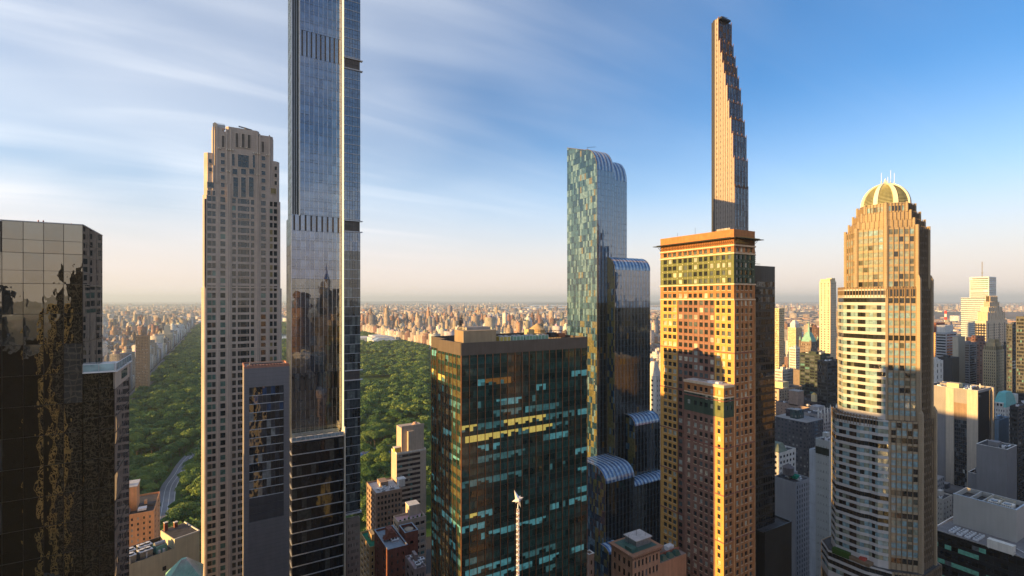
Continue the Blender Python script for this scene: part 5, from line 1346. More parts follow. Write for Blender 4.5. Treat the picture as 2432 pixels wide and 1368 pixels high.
# ------------------------------------------------------------------ dark mirror tower on the near side
def mirror_tower():
    z = 65.0; e, n = en(197, z); w = 46.0; d = dN((e, n), 243); H = hz_(535, z)
    TAKEN.append((e - w, e + 5, n - 2, n + d + 2))
    T = Thing('mirror_tower', 'near dark mirror-glass tower with warped reflections and a glass-railed setback ledge', 'office tower', e, n)
    SMK = metal('smoked_frame', (.045, .038, .032), .3, .6)
    def mirror(nm, base, ior, wob, sc):
        m = glass(nm, base, ior, .008, 0); nt = m.node_tree; N = nt.nodes; L = nt.links; b = N['Principled BSDF']
        g_ = N.new('ShaderNodeNewGeometry'); mp = N.new('ShaderNodeMapping'); mp.inputs['Scale'].default_value = (1.0, 1.0, .62); L.new(g_.outputs['Position'], mp.inputs[0])
        n2 = N.new('ShaderNodeTexNoise'); n2.inputs['Scale'].default_value = sc; n2.inputs['Detail'].default_value = 1.5; n2.inputs['Roughness'].default_value = .35; L.new(mp.outputs[0], n2.inputs['Vector'])
        bp = N.new('ShaderNodeBump'); bp.inputs['Distance'].default_value = wob; bp.inputs['Strength'].default_value = 1.0
        tcn = N.new('ShaderNodeTexCoord'); sx = N.new('ShaderNodeSeparateXYZ'); L.new(tcn.outputs['Generated'], sx.inputs[0])     # each sheet bulges a little
        def mt(op, a, b_):
            q = N.new('ShaderNodeMath'); q.operation = op
            for k_, v_ in enumerate((a, b_)):
                if isinstance(v_, (int, float)): q.inputs[k_].default_value = v_
                else: L.new(v_, q.inputs[k_])
            return q.outputs[0]
        px2 = mt('MULTIPLY', sx.outputs[0], mt('SUBTRACT', 1.0, sx.outputs[0])); pz2 = mt('MULTIPLY', sx.outputs[2], mt('SUBTRACT', 1.0, sx.outputs[2]))
        L.new(mt('ADD', n2.outputs['Fac'], mt('MULTIPLY', mt('MULTIPLY', px2, pz2), 9.0)), bp.inputs['Height']); L.new(bp.outputs[0], b.inputs['Normal'])
        b.inputs['Specular Tint'].default_value = (1.0, .93, .80, 1); return m
    g = [mirror('mirror_a', (.012, .009, .006), 3.0, .010, 1.1), mirror('mirror_b', (.016, .012, .009), 2.8, .012, 1.2), mirror('mirror_c', (.05, .048, .045), 2.6, .004, .9)]
    ge = [mirror('mirror_east_a', (.05, .055, .05), 3.2, .003, .8), mirror('mirror_east_b', (.03, .03, .03), 3.0, .004, .9)]
    Hl = hz_(880, 66.7); ext = wE((e, n), 272)
    b = MB(); b.box(-w, -.15, .15, d - .1, 0, H - .05, SMK); b.box(-.15, ext - .12, .15, d - .1, 0, Hl - .15, SMK); T.part('core', b)
    P = 3.9; bw = 1.93
    def face(fr, nb, wd, zt, zb, gs, ws, off=0.0, tr=.24, grille=None):
        b = MB(); rows = []; q = zt
        while q > zb: rows.append((q - P, q)); q -= P
        for i in range(nb + 1): b.fbox(fr, i * wd - .025, i * wd + .025, -.05, .012, zb, zt, SMK)
        T.part('mullions', b); b = MB()
        for j, (r0, r1) in enumerate(rows):
            b.fbox(fr, 0, nb * wd, -.05, .04, r0 - .025, r0 + .025, SMK)
            if j < 2: b.fbox(fr, 0, nb * wd, -.05, .035, r0 + P * .42, r0 + P * .42 + .04, SMK)
            for i in range(nb):
                if grille and grille(i, j): continue
                T.pane(fr, i * wd + .03, (i + 1) * wd - .03, r0 + .03, r1 - .03, -.05, random.choices(gs, ws)[0], .16)
        T.part('transoms', b)
    zb = vis_bottom(80) - 2
    nbay = 16
    face(Frame((0, 0), (-1, 0), (0, -1)), nbay, bw, H, zb, g, (.55, .4, .05), grille=lambda i, j: i == 4 and j == 0 or (i == 4 and j == 0))
    b = MB(); fr = Frame((0, 0), (-1, 0), (0, -1))
    for k in range(26): b.fbox(fr, 4 * bw + .1, 5 * bw - .1, -.1, .03, H - P + .1 + k * .14 - 1.2, H - P + .17 + k * .14 - 1.2, metal('grille_slat', (.3, .27, .22), .4, .4))
    T.part('vent_grille', b)
    face(Frame((0, 0), (0, 1), (1, 0)), 3, d / 3, H, Hl, ge, (.6, .4))
    face(Frame((0, 0), (1, 0), (0, -1)), 2, ext / 2, Hl, zb, g, (.6, .4, 0))
    fe = Frame((ext, 0), (0, 1), (1, 0)); gq = [mirror('mirror_side', (.10, .085, .08), 2.4, .008, .5), mirror('mirror_side_b', (.055, .045, .045), 2.2, .012, .6)]
    face(fe, 1, d, Hl - 2.5, zb, gq, (.5, .5))
    b = MB(); b.fbox(fe, 0, d, -.1, .04, Hl - 2.5, Hl - .15, stone('ledge_panel', (.42, .36, .30), .05, .5)); b.fbox(fe, d * .42, d * .8, -.1, .09, Hl - 1.9, Hl - .7, glass('hatch_glass', (.05, .10, .07), 1.7)); T.part('ledge_panel', b)
    b = MB(); b.fbox(Frame((0, 0), (-1, 0), (0, -1)), 0, w, -.4, .06, H, H + .12, stone('coping', (.45, .44, .42), .05, .4)); b.box(-.4, .06, 0, d, H, H + .12, stone('coping', (.45, .44, .42))); T.part('coping', b)
    b = MB(); b.box(0, ext + .35, -.3, d + .2, Hl - .15, Hl, stone('ledge_white', (.66, .66, .66), .04, .5)); T.part('ledge', b)
    GLS = glass('rail_glass', (.30, .42, .44), 1.5, .06)
    b = MB()
    for k in range(2): b.box(.05 + k * ext / 2, ext / 2 * (k + 1) - .03, -.22, -.18, Hl + .08, Hl + .98, GLS)
    nr = 6
    for k in range(nr): b.box(ext + .22, ext + .26, -.2 + k * d / nr, -.24 + (k + 1) * d / nr, Hl + .08, Hl + .98, GLS)
    T.part('rail_panes', b); b = MB(); b.box(.0, ext + .28, -.24, -.16, Hl + 1.0, Hl + 1.05, WHITEM); b.box(ext + .2, ext + .28, -.16, d, Hl + 1.0, Hl + 1.05, WHITEM)
    for k in range(nr + 1): b.box(ext + .2, ext + .28, -.24 + k * d / nr, -.18 + k * d / nr, Hl, Hl + 1.0, STEEL)
    for k in range(3): b.box(k * ext / 2, k * ext / 2 + .06, -.24, -.16, Hl, Hl + 1.0, STEEL)
    T.part('rail', b)
    T.flush(limit=300)
    A = Thing('wind_gauge', 'small red twin-cup wind gauge on a short pole on the dark mirror tower roof', 'weather instrument', *en(97, 66.5), H + .12)
    RD = stone('gauge_red', (.35, .05, .04), .05, .5); b = MB(); b.bar((0, 0, 0), (0, 0, .55), .02, DARKM); b.bar((-.22, 0, .5), (.22, 0, .5), .018, DARKM); A.part('pole', b)
    for s in (-1, 1): b = MB(); b.cyl(s * .25, 0, .5, .78, .09, .07, RD, 10); A.part('cup', b)
    A = Thing('roof_beacon', 'tiny red beacon at the corner of the mirror tower roof', 'beacon', *en(170, 65.5), H + .12)
    b = MB(); b.cyl(0, 0, 0, .12, .05, .05, DARKM, 8); A.part('base', b); b = MB(); b.cyl(0, 0, .12, .24, .045, .03, RD, 8); A.part('lamp', b)
mirror_tower()
# ================================================================== smaller buildings between the towers
GW = [glass('misc_window_dark', (.02, .022, .025), 1.6, .03), glass('misc_window_grey', (.10, .11, .115), 1.55, .06), glass('misc_window_pale', (.36, .36, .33), 1.5, .1), glass('misc_window_teal', (.10, .22, .21), 1.55, .06)]
def simple(name, label, cat, xl, xc, xr, yt, z, wall, cols=(6, 5), pitch=3.3, wh=1.7, frac=.5, ws=(.6, .25, .1, .05), top=None, seed=0, clut=4, tank=False,
           par=1.0, zbot=None, depth_=None, width_=None, group=None, upper=None, sill=None, split=1, rec=.3, blankw=False, blanks=False, roofm=None, band=None, minpx=7.0, parm=None, capm=None, gls=None):
    """a building whose near corner stands in pixel column xc; xl, xr are the far ends of its west (or east) and south faces"""
    e, n = en(xc, z); h = hz_(yt, z); east = xc < 500
    if east:
        w = -wE((e, n), xl) if width_ is None else width_; d = dN((e, n), xr) if depth_ is None else depth_; e -= w
    else:
        w = wE((e, n), xr) if width_ is None else width_; d = dN((e, n), xl) if depth_ is None else depth_
    T = Thing(name, label, cat, e, n, group=group); T.w, T.d, T.h = w, d, h
    TAKEN.append((min(e, e + w), max(e, e + w), n, n + d))
    zb = max(vis_bottom(z) - 4, 0) if zbot is None else zbot; h0 = h - par
    r = random.Random(seed + 5); gl = gls or GW
    b = MB(); b.box(rec if not east else .02, w - rec, rec, d - .02, 0, h0 - .05, wall); T.part('core', b)
    b = MB(); b.box(.3, w - .3, .3, d - .3, h0 - .03, h0 + .03, roofm or ROOFD); T.part('roof', b)
    pf = lambda i, j: r.choices(gl, ws)[0]
    for (fr, L, nc, blank) in ((Sf(), w, cols[1], blanks), (Ef(w, 0) if east else Wf(), d, cols[0], blankw)):
        b = MB()
        if blank or nc == 0: b.fbox(fr, .01, L, -rec, 0, 0, h0, wall)
        else:
            rows = rows_(zb, h0 - .6, pitch, wh, (pitch - wh) / 2)
            sp = spans(.6, L - .6, nc, frac)
            grid(T, b, fr, .01, L, zb, h0, sp, rows, rec, wall, pf, tilt=.4, split=split, sill=sill)
            if zb > 0: b.fbox(fr, .01, L, -rec, 0, 0, zb, wall)
            if band:
                for (r0, r1) in rows: b.fbox(fr, .02, L, -.02, .12, r0 - .3, r0 - .05, band)
        T.part('facade', b)
    parapet(T, 0, w, 0, d, h0, par, .3, parm or wall, cap=capm)
    if clut: clutter(T, .6, w - .6, .6, d - .6, h0 + .03, seed, clut, tank, wall)
    if minpx is not None: T.flush(limit=200, minpx=minpx)
    return T
B_RED = stone('red_brick', (.22, .085, .06), .2, .9, .8, joints=(.6, .08)); B_BRN = stone('brown_brick', (.30, .22, .175), .14, .9, .5, joints=(3.0, .12)); B_TAN = stone('tan_brick', (.44, .34, .25), .12)
B_ORG = stone('peach_brick', (.62, .33, .17), .1, .85, .5, joints=(.5, .06)); CRMW = stone('cream_wall', (.62, .54, .38), .08, .85, .2, streak=.1); GOLDS = stone('golden_stone', (.62, .50, .30), .1); WHT = stone('white_stone', (.66, .63, .58), .08)
GREY = stone('blank_grey', (.30, .30, .31), .06, .85, .1, streak=.05); GREYD = stone('slate_grey', (.20, .20, .21), .07, .8, .1, streak=.06); SILV = stone('silver_panel', (.46, .48, .46), .05, .45, .2, joints=(4.4, .3), streak=.03)
BEIG = stone('beige_brick', (.50, .41, .32), .08, .85, .4, joints=(.5, .05)); TAUPE_SHADE = stone('shaded_taupe_panel', (.27, .255, .25), .06, .85, .12, streak=.06); COPG = stone('copper_green', (.20, .40, .33), .15, .6); MINT = stone('mint_copper', (.26, .55, .42), .1, .55)  # taupe panel darkened: the shadow on the slab's wall is put into its colour
DKG = stone('dark_curtain_frame', (.04, .042, .045), .1, .4)

# --- bottom left: peach brick block, cream block with roof fans, mint roof
T = simple('brick_building', 'peach brick block with skylights just inside the edge of the mirror tower', 'apartment building', 300, 366, 380, 1212, 285, B_ORG, cols=(2, 9), pitch=3.1, wh=1.5, frac=.32, ws=(.5, .2, .3, 0), clut=0, width_=26, seed=3, minpx=None)
b = MB(); b.box(0, 17, 8, 20, T.h - 2, T.h + 13, B_ORG); b.box(-.3, 17.4, 7.7, 20.3, T.h + 13, T.h + 13.5, ROOFL); b.box(9, 13, 10, 13, T.h + 13.5, T.h + 15.5, B_ORG); T.part('upper_stage', b)
b = MB(); b.prism([(7, 1.5), (14.5, 1.5), (14.5, 7.6), (7, 7.6)], T.h, T.h + 6, STEEL, scale_top=.45); b.box(9, 12.5, 2.1, 4, T.h + 3.2, T.h + 4.6, glass('skylight', (.10, .14, .17), 1.6)); T.part('skylight', b)
b = MB(); b.box(18, 22, 3, 7, T.h, T.h + 1.2, WHITEM); b.box(20.4, 21.6, 9, 12, T.h, T.h + 3.4, B_ORG); b.box(19, 25, 8, 9, T.h, T.h + 1.6, ROOFD); T.part('roof_boxes', b)
b = MB(); b.bar((2, .5, T.h + 1), (13, 1.0, T.h + 4.2), .12, WHITEM); b.bar((4, .5, T.h + 4), (11, 1.0, T.h + .8), .12, WHITEM); T.part('fire_stair', b)
T.flush(limit=60, minpx=6)
def cream_block():
    z = 215; e, n = en(474, z); rot = math.radians(24); T = Thing('cream_building', 'cream rendered block with a row of white rooftop fan units and brick chimneys', 'apartment building', e, n, rot=rot)
    TAKEN.append((e - 46, e + 6, n - 22, n + 22)); h = hz_(1262, z); w = 44; d = 15
    # origin is the near right corner; the wall runs back to the left
    b = MB(); b.box(-9.5, 0, .3, d, 0, h, CRMW); b.box(-w, -9.5, .3, d, 0, h - 4.2, CRMW); T.part('core', b)
    fr = Frame((-w, 0), (1, 0), (0, -1)); zb = vis_bottom(200) - 3
    b = MB(); rows = [(h - 11.2, h - 9.4), (h - 15.6, h - 13.5), (h - 19.6, h - 17.6)]; rows = [r for r in rows if r[0] > 0]
    cols = [(w - 34, w - 32.6), (w - 28.5, w - 27.1), (w - 23.5, w - 22.1), (w - 18.5, w - 17.1), (w - 14, w - 12.6), (w - 6, w - 4.8)]
    def pf(i, j): return GW[0] if (i + 2 * j) % 3 else (GW[1] if j else None)
    grid(T, b, fr, 0, w - 9.6, 0, h - 3.4, cols[:5], rows, .3, CRMW, pf); b.fbox(fr, w - 9.6, w, -.3, 0, 0, h, CRMW); T.part('facade', b)
    b = MB(); b.box(-w, -9.8, .3, d - .2, h - 4.25, h - 4.1, ROOFD); b.box(-9.2, -.3, .5, d - .3, h - .02, h + .06, ROOFD); T.part('roof', b)
    b = MB(); b.box(-9.6, .1, -.1, .35, h, h + .5, WHT); b.box(-.3, .1, .35, d, h, h + .5, WHT); b.box(-w, -9.6, d - .3, d, h - 4.2, h - 2.6, DKG); T.part('parapet', b)
    for k, (x, y) in enumerate(((-27, 1.5), (-21.3, 1.5), (-25.5, 6.4), (-19.8, 6.4))):
        b = MB(); b.box(x, x + 4.4, y, y + 3.6, h - 4.1, h - 1.1, STEEL); b.box(x - .1, x + 4.5, y - .1, y + 3.7, h - 1.1, h - .85, WHITEM)
        for q in range(2): b.cyl(x + 1.2 + 2.0 * q, y + 1.8, h - .85, h - .35, .95, .9, DARKM, 14); b.cyl(x + 1.2 + 2 * q, y + 1.8, h - .35, h - .3, .75, .75, WHITEM, 14)
        b.box(x + 1.9, x + 2.4, y - .35, y - .1, h - 4, h - 1.4, WHITEM); T.part('fan_unit', b)
    b = MB(); b.box(-15.6, -11.6, 2, 6, h - 4.1, h - 1.2, COPG); b.bar((-15.5, 4, h - 1.2), (-11.8, 4, h - 1.2), 1.3, STEEL, 10); b.box(-15, -14.2, 1.2, 1.9, h - 4.1, h - 2.6, WHITEM); b.box(-13.4, -12.6, 1.2, 1.9, h - 4.1, h - 2.6, WHITEM); T.part('chiller', b)
    for (x, y, hh) in ((-9.0, 12, 3.6), (-5.0, 12.5, 2.2)): b = MB(); b.box(x, x + 1.3, y, y + 1.3, h, h + hh, B_RED); b.box(x - .1, x + 1.4, y - .1, y + 1.4, h + hh, h + hh + .25, WHT); T.part('chimney', b)
    b = MB(); b.bar((-33, .8, h - 4.0), (-29, 2.5, h - 1.0), .28, WHITEM); b.bar((-34.5, .6, h - 4), (-31.5, 2.2, h - 1.4), .28, WHITEM); b.bar((-38, 1, h - 4), (-33, 1, h - 4), .3, WHITEM); T.part('roof_duct', b)
    T.flush(limit=60, minpx=5)
    z2 = 170; e2, n2 = en(437, z2); h2 = hz_(1326, z2)
    T2 = Thing('roof_tower', 'mint copper pyramid roof with standing seams on a small stone tower', 'building', e2, n2); TAKEN.append((e2 - 6, e2 + 6, n2 - 6, n2 + 6))
    b = MB(); b.box(-5.2, 5.2, -5.2, 5.2, 0, h2 - 6.2, CRMW); T2.part('wall', b)
    b = MB(); b.prism([(-5.6, -5.6), (5.6, -5.6), (5.6, 5.6), (-5.6, 5.6)], h2 - 6.2, h2, MINT, scale_top=.12); T2.part('roof', b)
    b = MB()
    for k in range(19):
        t = -5.5 + k * .61
        b.bar((t, -5.65, h2 - 6.15), (t * .12, -.7, h2 + .03), .05, WHT, 4); b.bar((5.65, t, h2 - 6.15), (.7, t * .12, h2 + .03), .05, WHT, 4)
    b.build('standing_seam', T2.e, kind='stuff')
cream_block()

# --- centre: buildings between the blue tower and the office slab
T = simple('apartment_tower', 'slim beige apartment tower with dark window strips, pink terrace and tall bulkhead', 'apartment building', 929, 942, 1012, 1076, 330, BEIG, cols=(0, 1), pitch=3.3, wh=1.5, frac=.9, clut=0, seed=5, blankw=True, blanks=True, par=1.1, parm=WHT, roofm=stone('pink_deck', (.46, .32, .34), .1), minpx=None, depth_=12)
fr = Sf(); STRIP = stone('strip_brown', (.055, .038, .035), .2, .5)
for k in range(26):
    zq = T.h - 3.6 - k * 3.35
    if zq < 60: break
    b = MB(); b.fbox(fr, .3, 16.6, -.2, .06, zq, zq + 1.75, STRIP); T.part('window_strip', b)
    for (a, w_) in ((.6, 1.3), (2.2, 1.6), (7.8, 1.5), (9.5, 1.4)):
        if random.random() < .75: T.pane(fr, a, a + w_, zq + .2, zq + 1.6, .1, random.choices(GW, (.2, .35, .25, .3))[0], .5)
b = MB(); x0 = wE(en(942, 330), 957); b.box(x0, x0 + 16, 3, 14, T.h - 1, hz_(1022, 330), BEIG); b.box(x0 + 4, x0 + 8, .8, 3, T.h - 1, hz_(1030, 330), BEIG); b.box(x0 - .1, x0 + 16, 2.8, 3.2, hz_(1022, 330), hz_(1017, 330), BEIG); b.cyl(x0 + 11, 7, hz_(1022, 330), hz_(1014, 330), 2.6, 1.0, stone('terracotta_cap', (.5, .32, .24)), 14); T.part('bulkhead', b)
b = MB(); b.box(x0 - 4.4, x0 - .6, 4, 8, T.h - 1, T.h + 2.0, stone('yellow_shed', (.62, .46, .10), .05)); b.box(x0 - 4.6, x0 - .4, 3.8, 8.2, T.h + 2, T.h + 2.3, WHT); T.part('roof_shed', b)
T.flush(limit=120, minpx=5)
T = simple('terraced_building', 'pale building with planted terraces and golden west wall under the slim beige tower', 'apartment building', 934, 946, 1012, 1240, 262, BEIG, cols=(3, 5), pitch=3.3, wh=1.7, frac=.78, ws=(.35, .25, .2, .2), clut=0, seed=7, roofm=stone('pink_deck', (.46, .32, .34)), sill=WHT)
b = MB(); b.box(8, 14, 6, 12, T.h - 1, T.h + 4.4, BEIG); b.box(7.8, 14.2, 5.8, 12.2, T.h + 4.4, T.h + 4.8, WHT); T.part('penthouse', b)
b = MB()
for k in range(7): b.cyl(1.5 + k * 2.4, 1.2, T.h - .9, T.h + .3 + .3 * (k % 3), .7, .4, GRASS, 7)
T.part('planters', b)
T = simple('brown_apartments', 'brown brick apartment building with inset balconies on the edge of the park', 'apartment building', 852, 893, 955, 1172, 300, stone('umber_precast', (.34, .235, .17), .1), cols=(5, 7), pitch=3.4, wh=2.1, frac=.62, ws=(.75, .15, .05, .05), rec=.9, clut=5, seed=8, roofm=ROOFL, depth_=22)
b = MB(); b.box(16, 20, 5, 9, T.h - 1, T.h + 3.5, WHT); b.box(15.5, 20.5, 4.5, 9.5, T.h + 3.5, T.h + 4, WHT); T.part('penthouse', b)
T = simple('green_terrace_building', 'low building with an emerald roof deck, furniture and a golden corner', 'apartment building', 866, 878, 912, 1300, 232, stone('ochre_wall', (.50, .34, .17), .12), cols=(3, 4), pitch=3.2, wh=1.6, ws=(.6, .2, .2, 0), clut=2, seed=9, roofm=stone('emerald_deck', (.02, .20, .11), .1), sill=WHT, depth_=18)
T = simple('maroon_brick_block', 'maroon brick block with bluish metal roof trays beside the emerald deck', 'apartment building', 889, 921, 968, 1306, 215, B_RED, cols=(2, 3), pitch=3.3, wh=1.5, frac=.24, clut=2, seed=10, roofm=stone('blue_tray', (.30, .36, .42), .1), capm=stone('blue_tray', (.30, .36, .42)), ws=(.8, .2, 0, 0))
b = MB(); b.prism([(1, 9), (8, 9), (8, 12), (1, 12)], T.h, T.h + 4, B_RED, scale_top=.1); T.part('gable_roof', b)
T = simple('maroon_brick_tower', 'maroon brick stair tower with a round tank opening in its flat roof', 'building', 948, 962, 993, 1266, 226, B_RED, cols=(0, 1), frac=.3, pitch=7, wh=1.4, clut=0, seed=11, blankw=True, capm=stone('blue_tray', (.30, .36, .42)), ws=(1, 0, 0, 0))
b = MB(); b.cyl(T.w * .5, T.d * .45, T.h - 1, T.h - .3, 2.1, 2.1, stone('tan_disc', (.42, .33, .24)), 20); T.part('tank_cover', b)
T = simple('pink_roof_building', 'low building with pale pink roof ducts at the foot of the office slab', 'building', 962, 985, 1012, 1352, 205, stone('dusky_wall', (.30, .24, .23)), cols=(2, 3), clut=6, seed=12, roofm=stone('pink_roof', (.55, .42, .44)), ws=(.8, .2, 0, 0))
T = simple('old_stone_base', 'old limestone building with small paired windows below the blue tower overhang', 'apartment building', 822, 823, 855, 1236, 219, stone('sooty_limestone', (.34, .29, .25), .12), cols=(0, 8), pitch=2.9, wh=1.5, frac=.5, ws=(.3, .3, .4, 0), clut=0, seed=13, blankw=True, depth_=2.5)
T = simple('white_gable_block', 'white stepped stone building squeezed between striped tower and brick tower', 'building', 1552, 1558, 1576, 895, 420, WHT, cols=(2, 3), pitch=4.2, wh=1.8, frac=.3, clut=0, seed=14, depth_=16, ws=(.9, .1, 0, 0))
b = MB(); b.prism([(1, 1), (8, 1), (8, 12), (1, 12)], T.h, T.h + 12, WHT, scale_top=.4); T.part('stepped_top', b)
T = simple('stub_building', 'small pink stone building peeking between office slab and striped tower', 'building', 1397, 1399, 1411, 1318, 205, stone('pink_stone', (.52, .38, .30)), cols=(0, 1), pitch=4, wh=1.8, frac=.5, clut=0, seed=15, blankw=True, depth_=3, ws=(1, 0, 0, 0), capm=WHT)

# --- brownstone hall at the foot of the brick tower
def hall():
    N0 = 129; z = zN(1502, N0); e, n = en(1502, z); h = hz_(1322, z)
    T = Thing('brownstone_hall', 'terracotta hall with bracketed eaves, green skylights and cluttered roofs at the brick tower foot', 'concert hall', e, n)
    BS = stone('brownstone', (.42, .24, .15), .1, .85, .5, joints=(.5, .08)); TR = stone('brown_trim', (.34, .19, .12), .1); GR_ = stone('green_skylight', (.05, .12, .10), .2, .4)
    w, d = 31, 11; TAKEN.append((e, e + w, n, n + d)); zb = vis_bottom(170) - 3
    b = MB(); b.box(.35, 14, .35, d, 0, h, BS); b.box(14, w, 2, d, 0, h - 8, BS); T.part('core', b)
    b = MB(); rows = rows_(zb, h - 1.2, 4.2, 2.4, .8); grid(T, b, Sf(), 0, 14, zb, h, spans(.6, 13.4, 7, .5), rows, .35, BS, lambda i, j: GW[0] if (i + j) % 4 else GW[1], sill=TR)
    grid(T, b, Wf(), .01, d, zb, h, spans(.6, d - .5, 4, .5), rows, .35, BS, lambda i, j: GW[0], sill=TR); T.part('facade', b)
    b = MB(); b.box(-.9, 14.9, -.9, d + .5, h, h + .45, TR); b.box(-.6, 14.6, -.6, d, h - .5, h, TR); T.part('eaves', b)
    for k in range(15): b = MB(); b.box(k * 1.0 - .1, k * 1.0 + .18, -.75, 0, h - 1.3, h - .5, TR); T.part('bracket', b)
    b = MB(); b.box(.8, 13.4, .8, d - .6, h + .45, h + .5, GR_); b.box(5, 12.5, 3.2, 9, h + .5, h + 2.8, STEEL); b.box(4.6, 13, 2.8, 9.4, h + 2.8, h + 3.1, ROOFL); b.box(1.2, 4, 1.6, 5, h + .5, h + 1.6, GR_); T.part('roof_house', b)
    b = MB(); b.bar((3, 5, h + 1), (3, 5, h + 5), .05, DARKM); b.bar((8, 6, h + 3), (8, 6, h + 6), .05, DARKM); b.bar((10.5, 4, h + 3), (10.5, 4, h + 5), .05, DARKM); T.part('aerials', b)
    b = MB(); b.box(14.2, w, 2.2, d - .1, h - 8, h - 7.9, stone('grey_brown_roof', (.27, .21, .19), .15)); b.box(14.4, w, 5.6, 6.0, h - 7.9, h - 6.9, stone('red_pipe', (.4, .16, .11))); T.part('roof', b)
    for k in range(4): b = MB(); b.prism([(14.6 + k * 3.6, 2.4), (17.6 + k * 3.6, 2.4), (17.6 + k * 3.6, 5), (14.6 + k * 3.6, 5)], h - 7.9, h - 6.3, GR_, scale_top=.5); T.part('skylight', b)
    b = MB(); b.box(21, 24, 7, 10, h - 7.9, h - 5.6, CONC); b.box(26, 29.5, 6.8, 9, h - 7.9, h - 6.3, WHITEM); T.part('roof_boxes', b)
    T.flush(limit=80, minpx=6)
hall()

# --- right of the black slab
T = simple('grey_slab_block', 'tall blank grey slab with a large dark tank on its cluttered roof', 'apartment building', 1838, 1890, 1926, 1147, 300, GREY, cols=(0, 6), pitch=3.1, wh=2.0, frac=.34, ws=(.9, .1, 0, 0), clut=6, tank=False, seed=20, blankw=True, depth_=None)
water_tank(T, 7, T.d * .62, T.h - .8, 3.3, 4.6, stone('tank_grey', (.17, .15, .15), .15), 2.2)
b = MB(); b.box(6.5, 10.5, 3.4, 7, T.h, T.h + 1.9, stone('emerald_box', (.01, .22, .13), .05)); T.part('green_roof_box', b)
b = MB(); b.box(1.5, 5, 1.2, 5, T.h - 4.8, T.h - 2.0, DKG); T.part('terrace_recess', b)
T = simple('white_ornate_house', 'old white building with a grey-green hipped roof behind the blank grey slab', 'building', 1840, 1850, 1890, 1075, 350, WHT, cols=(3, 5), pitch=4, wh=1.9, ws=(.9, .1, 0, 0), clut=4, seed=21, depth_=14)
b = MB(); b.prism([(-.5, -.5), (10, -.5), (10, 9), (-.5, 9)], T.h, T.h + 5.5, stone('verdigris', (.17, .21, .17)), scale_top=.55); T.part('hipped_roof', b)
T = simple('brown_brick_slab', 'broad taupe brick apartment slab with sparse windows, balconies and a high bulkhead', 'apartment building', 1842, 1926, 1941, 968, 470, B_BRN, cols=(9, 1), pitch=3.2, wh=1.3, frac=.16, ws=(.8, .1, .1, 0), clut=5, tank=True, seed=22, band=None)
b = MB(); b.box(0, 10, T.d * .35, T.d * .62, T.h - 1, T.h + 13, B_BRN); b.box(-.1, 10.1, T.d * .35 - .1, T.d * .62 + .1, T.h + 13, T.h + 13.5, CONC); T.part('bulkhead', b)
for k in range(14): b = MB(); b.fbox(Sf(), 5.5, T.w - .2, 0, 1.3, T.h - 4 - k * 3.2, T.h - 3.1 - k * 3.2, WHT); T.part('balcony', b)
T = simple('gothic_building', 'grey stone building with pinnacled gothic parapet next to the domed tower', 'building', 1934, 1943, 1994, 985, 440, stone('gothic_grey', (.36, .33, .32), .12), cols=(2, 12), pitch=3.4, wh=2.0, frac=.5, ws=(.8, .2, 0, 0), clut=4, seed=23, depth_=20)
for k in range(8):
    b = MB(); x = .4 + k * (T.w - .8) / 7; H_ = T.h + (4 if k % 2 == 0 else 2); b.box(x - .5, x + .5, -.5, .5, T.h - 9, H_, WHT); b.prism([(x - .5, -.5), (x + .5, -.5), (x + .5, .5), (x - .5, .5)], H_, H_ + 3, WHT, scale_top=.05); T.part('pinnacle', b)
T = simple('flag_building', 'dark hall roof with gilt statues and an orange flag on a pole', 'building', 1928, 1938, 1992, 955, 520, stone('dark_mansard', (.07, .06, .06), .1), cols=(2, 6), clut=4, seed=24, depth_=26, ws=(.9, .1, 0, 0))
GLD = metal('gilding', (.75, .5, .14), .4, .5)
b = MB(); b.box(2, 6, 2, 6, T.h - 1, T.h + 7, GOLDS); b.prism([(2, 2), (6, 2), (6, 6), (2, 6)], T.h + 7, T.h + 9, GLD, scale_top=.3); T.part('gilt_cupola', b); b = MB(); b.box(22, 24, 2, 5, T.h - 1, T.h + 4, GLD); T.part('gilt_statue', b)
b = MB(); b.bar((17, 3, T.h - 1), (17, 3, T.h + 20), .22, GOLDS); T.part('flagpole', b)
b = MB(); b.poly([(17, 3, T.h + 19.5), (12.5, 3.2, T.h + 18.2), (12.5, 3.2, T.h + 16), (17, 3, T.h + 17), (17, 3.1, T.h + 19.5), (12.5, 3.3, T.h + 18.2), (12.5, 3.3, T.h + 16), (17, 3.1, T.h + 17)], [(0, 1, 2, 3), (7, 6, 5, 4), (0, 4, 5, 1), (1, 5, 6, 2), (2, 6, 7, 3)], stone('orange_flag', (.7, .25, .08), .05)); T.part('flag', b)
T = simple('silver_slab', 'silver-green panelled slab with small square windows touching the domed tower', 'office building', 1937, 1969, 1995, 1048, 262, SILV, cols=(4, 2), pitch=4.4, wh=1.1, frac=.16, ws=(.9, .1, 0, 0), clut=2, seed=25, roofm=stone('rosy_roof', (.4, .30, .28)), depth_=None)
b = MB(); b.fbox(Wf(), 0, T.d, -.1, .12, T.h - 8, T.h - 4.2, glass('high_strip', (.03, .045, .04), 1.6)); T.part('glazed_strip', b)
T = simple('pale_fin_building', 'narrow pale grey building tucked behind the silver panelled slab', 'building', 1922, 1938, 1950, 1070, 285, stone('pale_panel', (.52, .55, .58), .05, .6, joints=(7, .2)), cols=(0, 0), clut=0, seed=26, blankw=True, blanks=True, depth_=None)
T = simple('gothic_hotel', 'dark gothic hotel tower with green copper chateau roof and slender spire', 'hotel', 1900, 1925, 1942, 812, 640, stone('hotel_brown', (.20, .155, .125), .12), cols=(6, 5), pitch=3.6, wh=1.8, frac=.4, ws=(.55, .15, .3, 0), clut=0, seed=27, par=1.2, minpx=4)
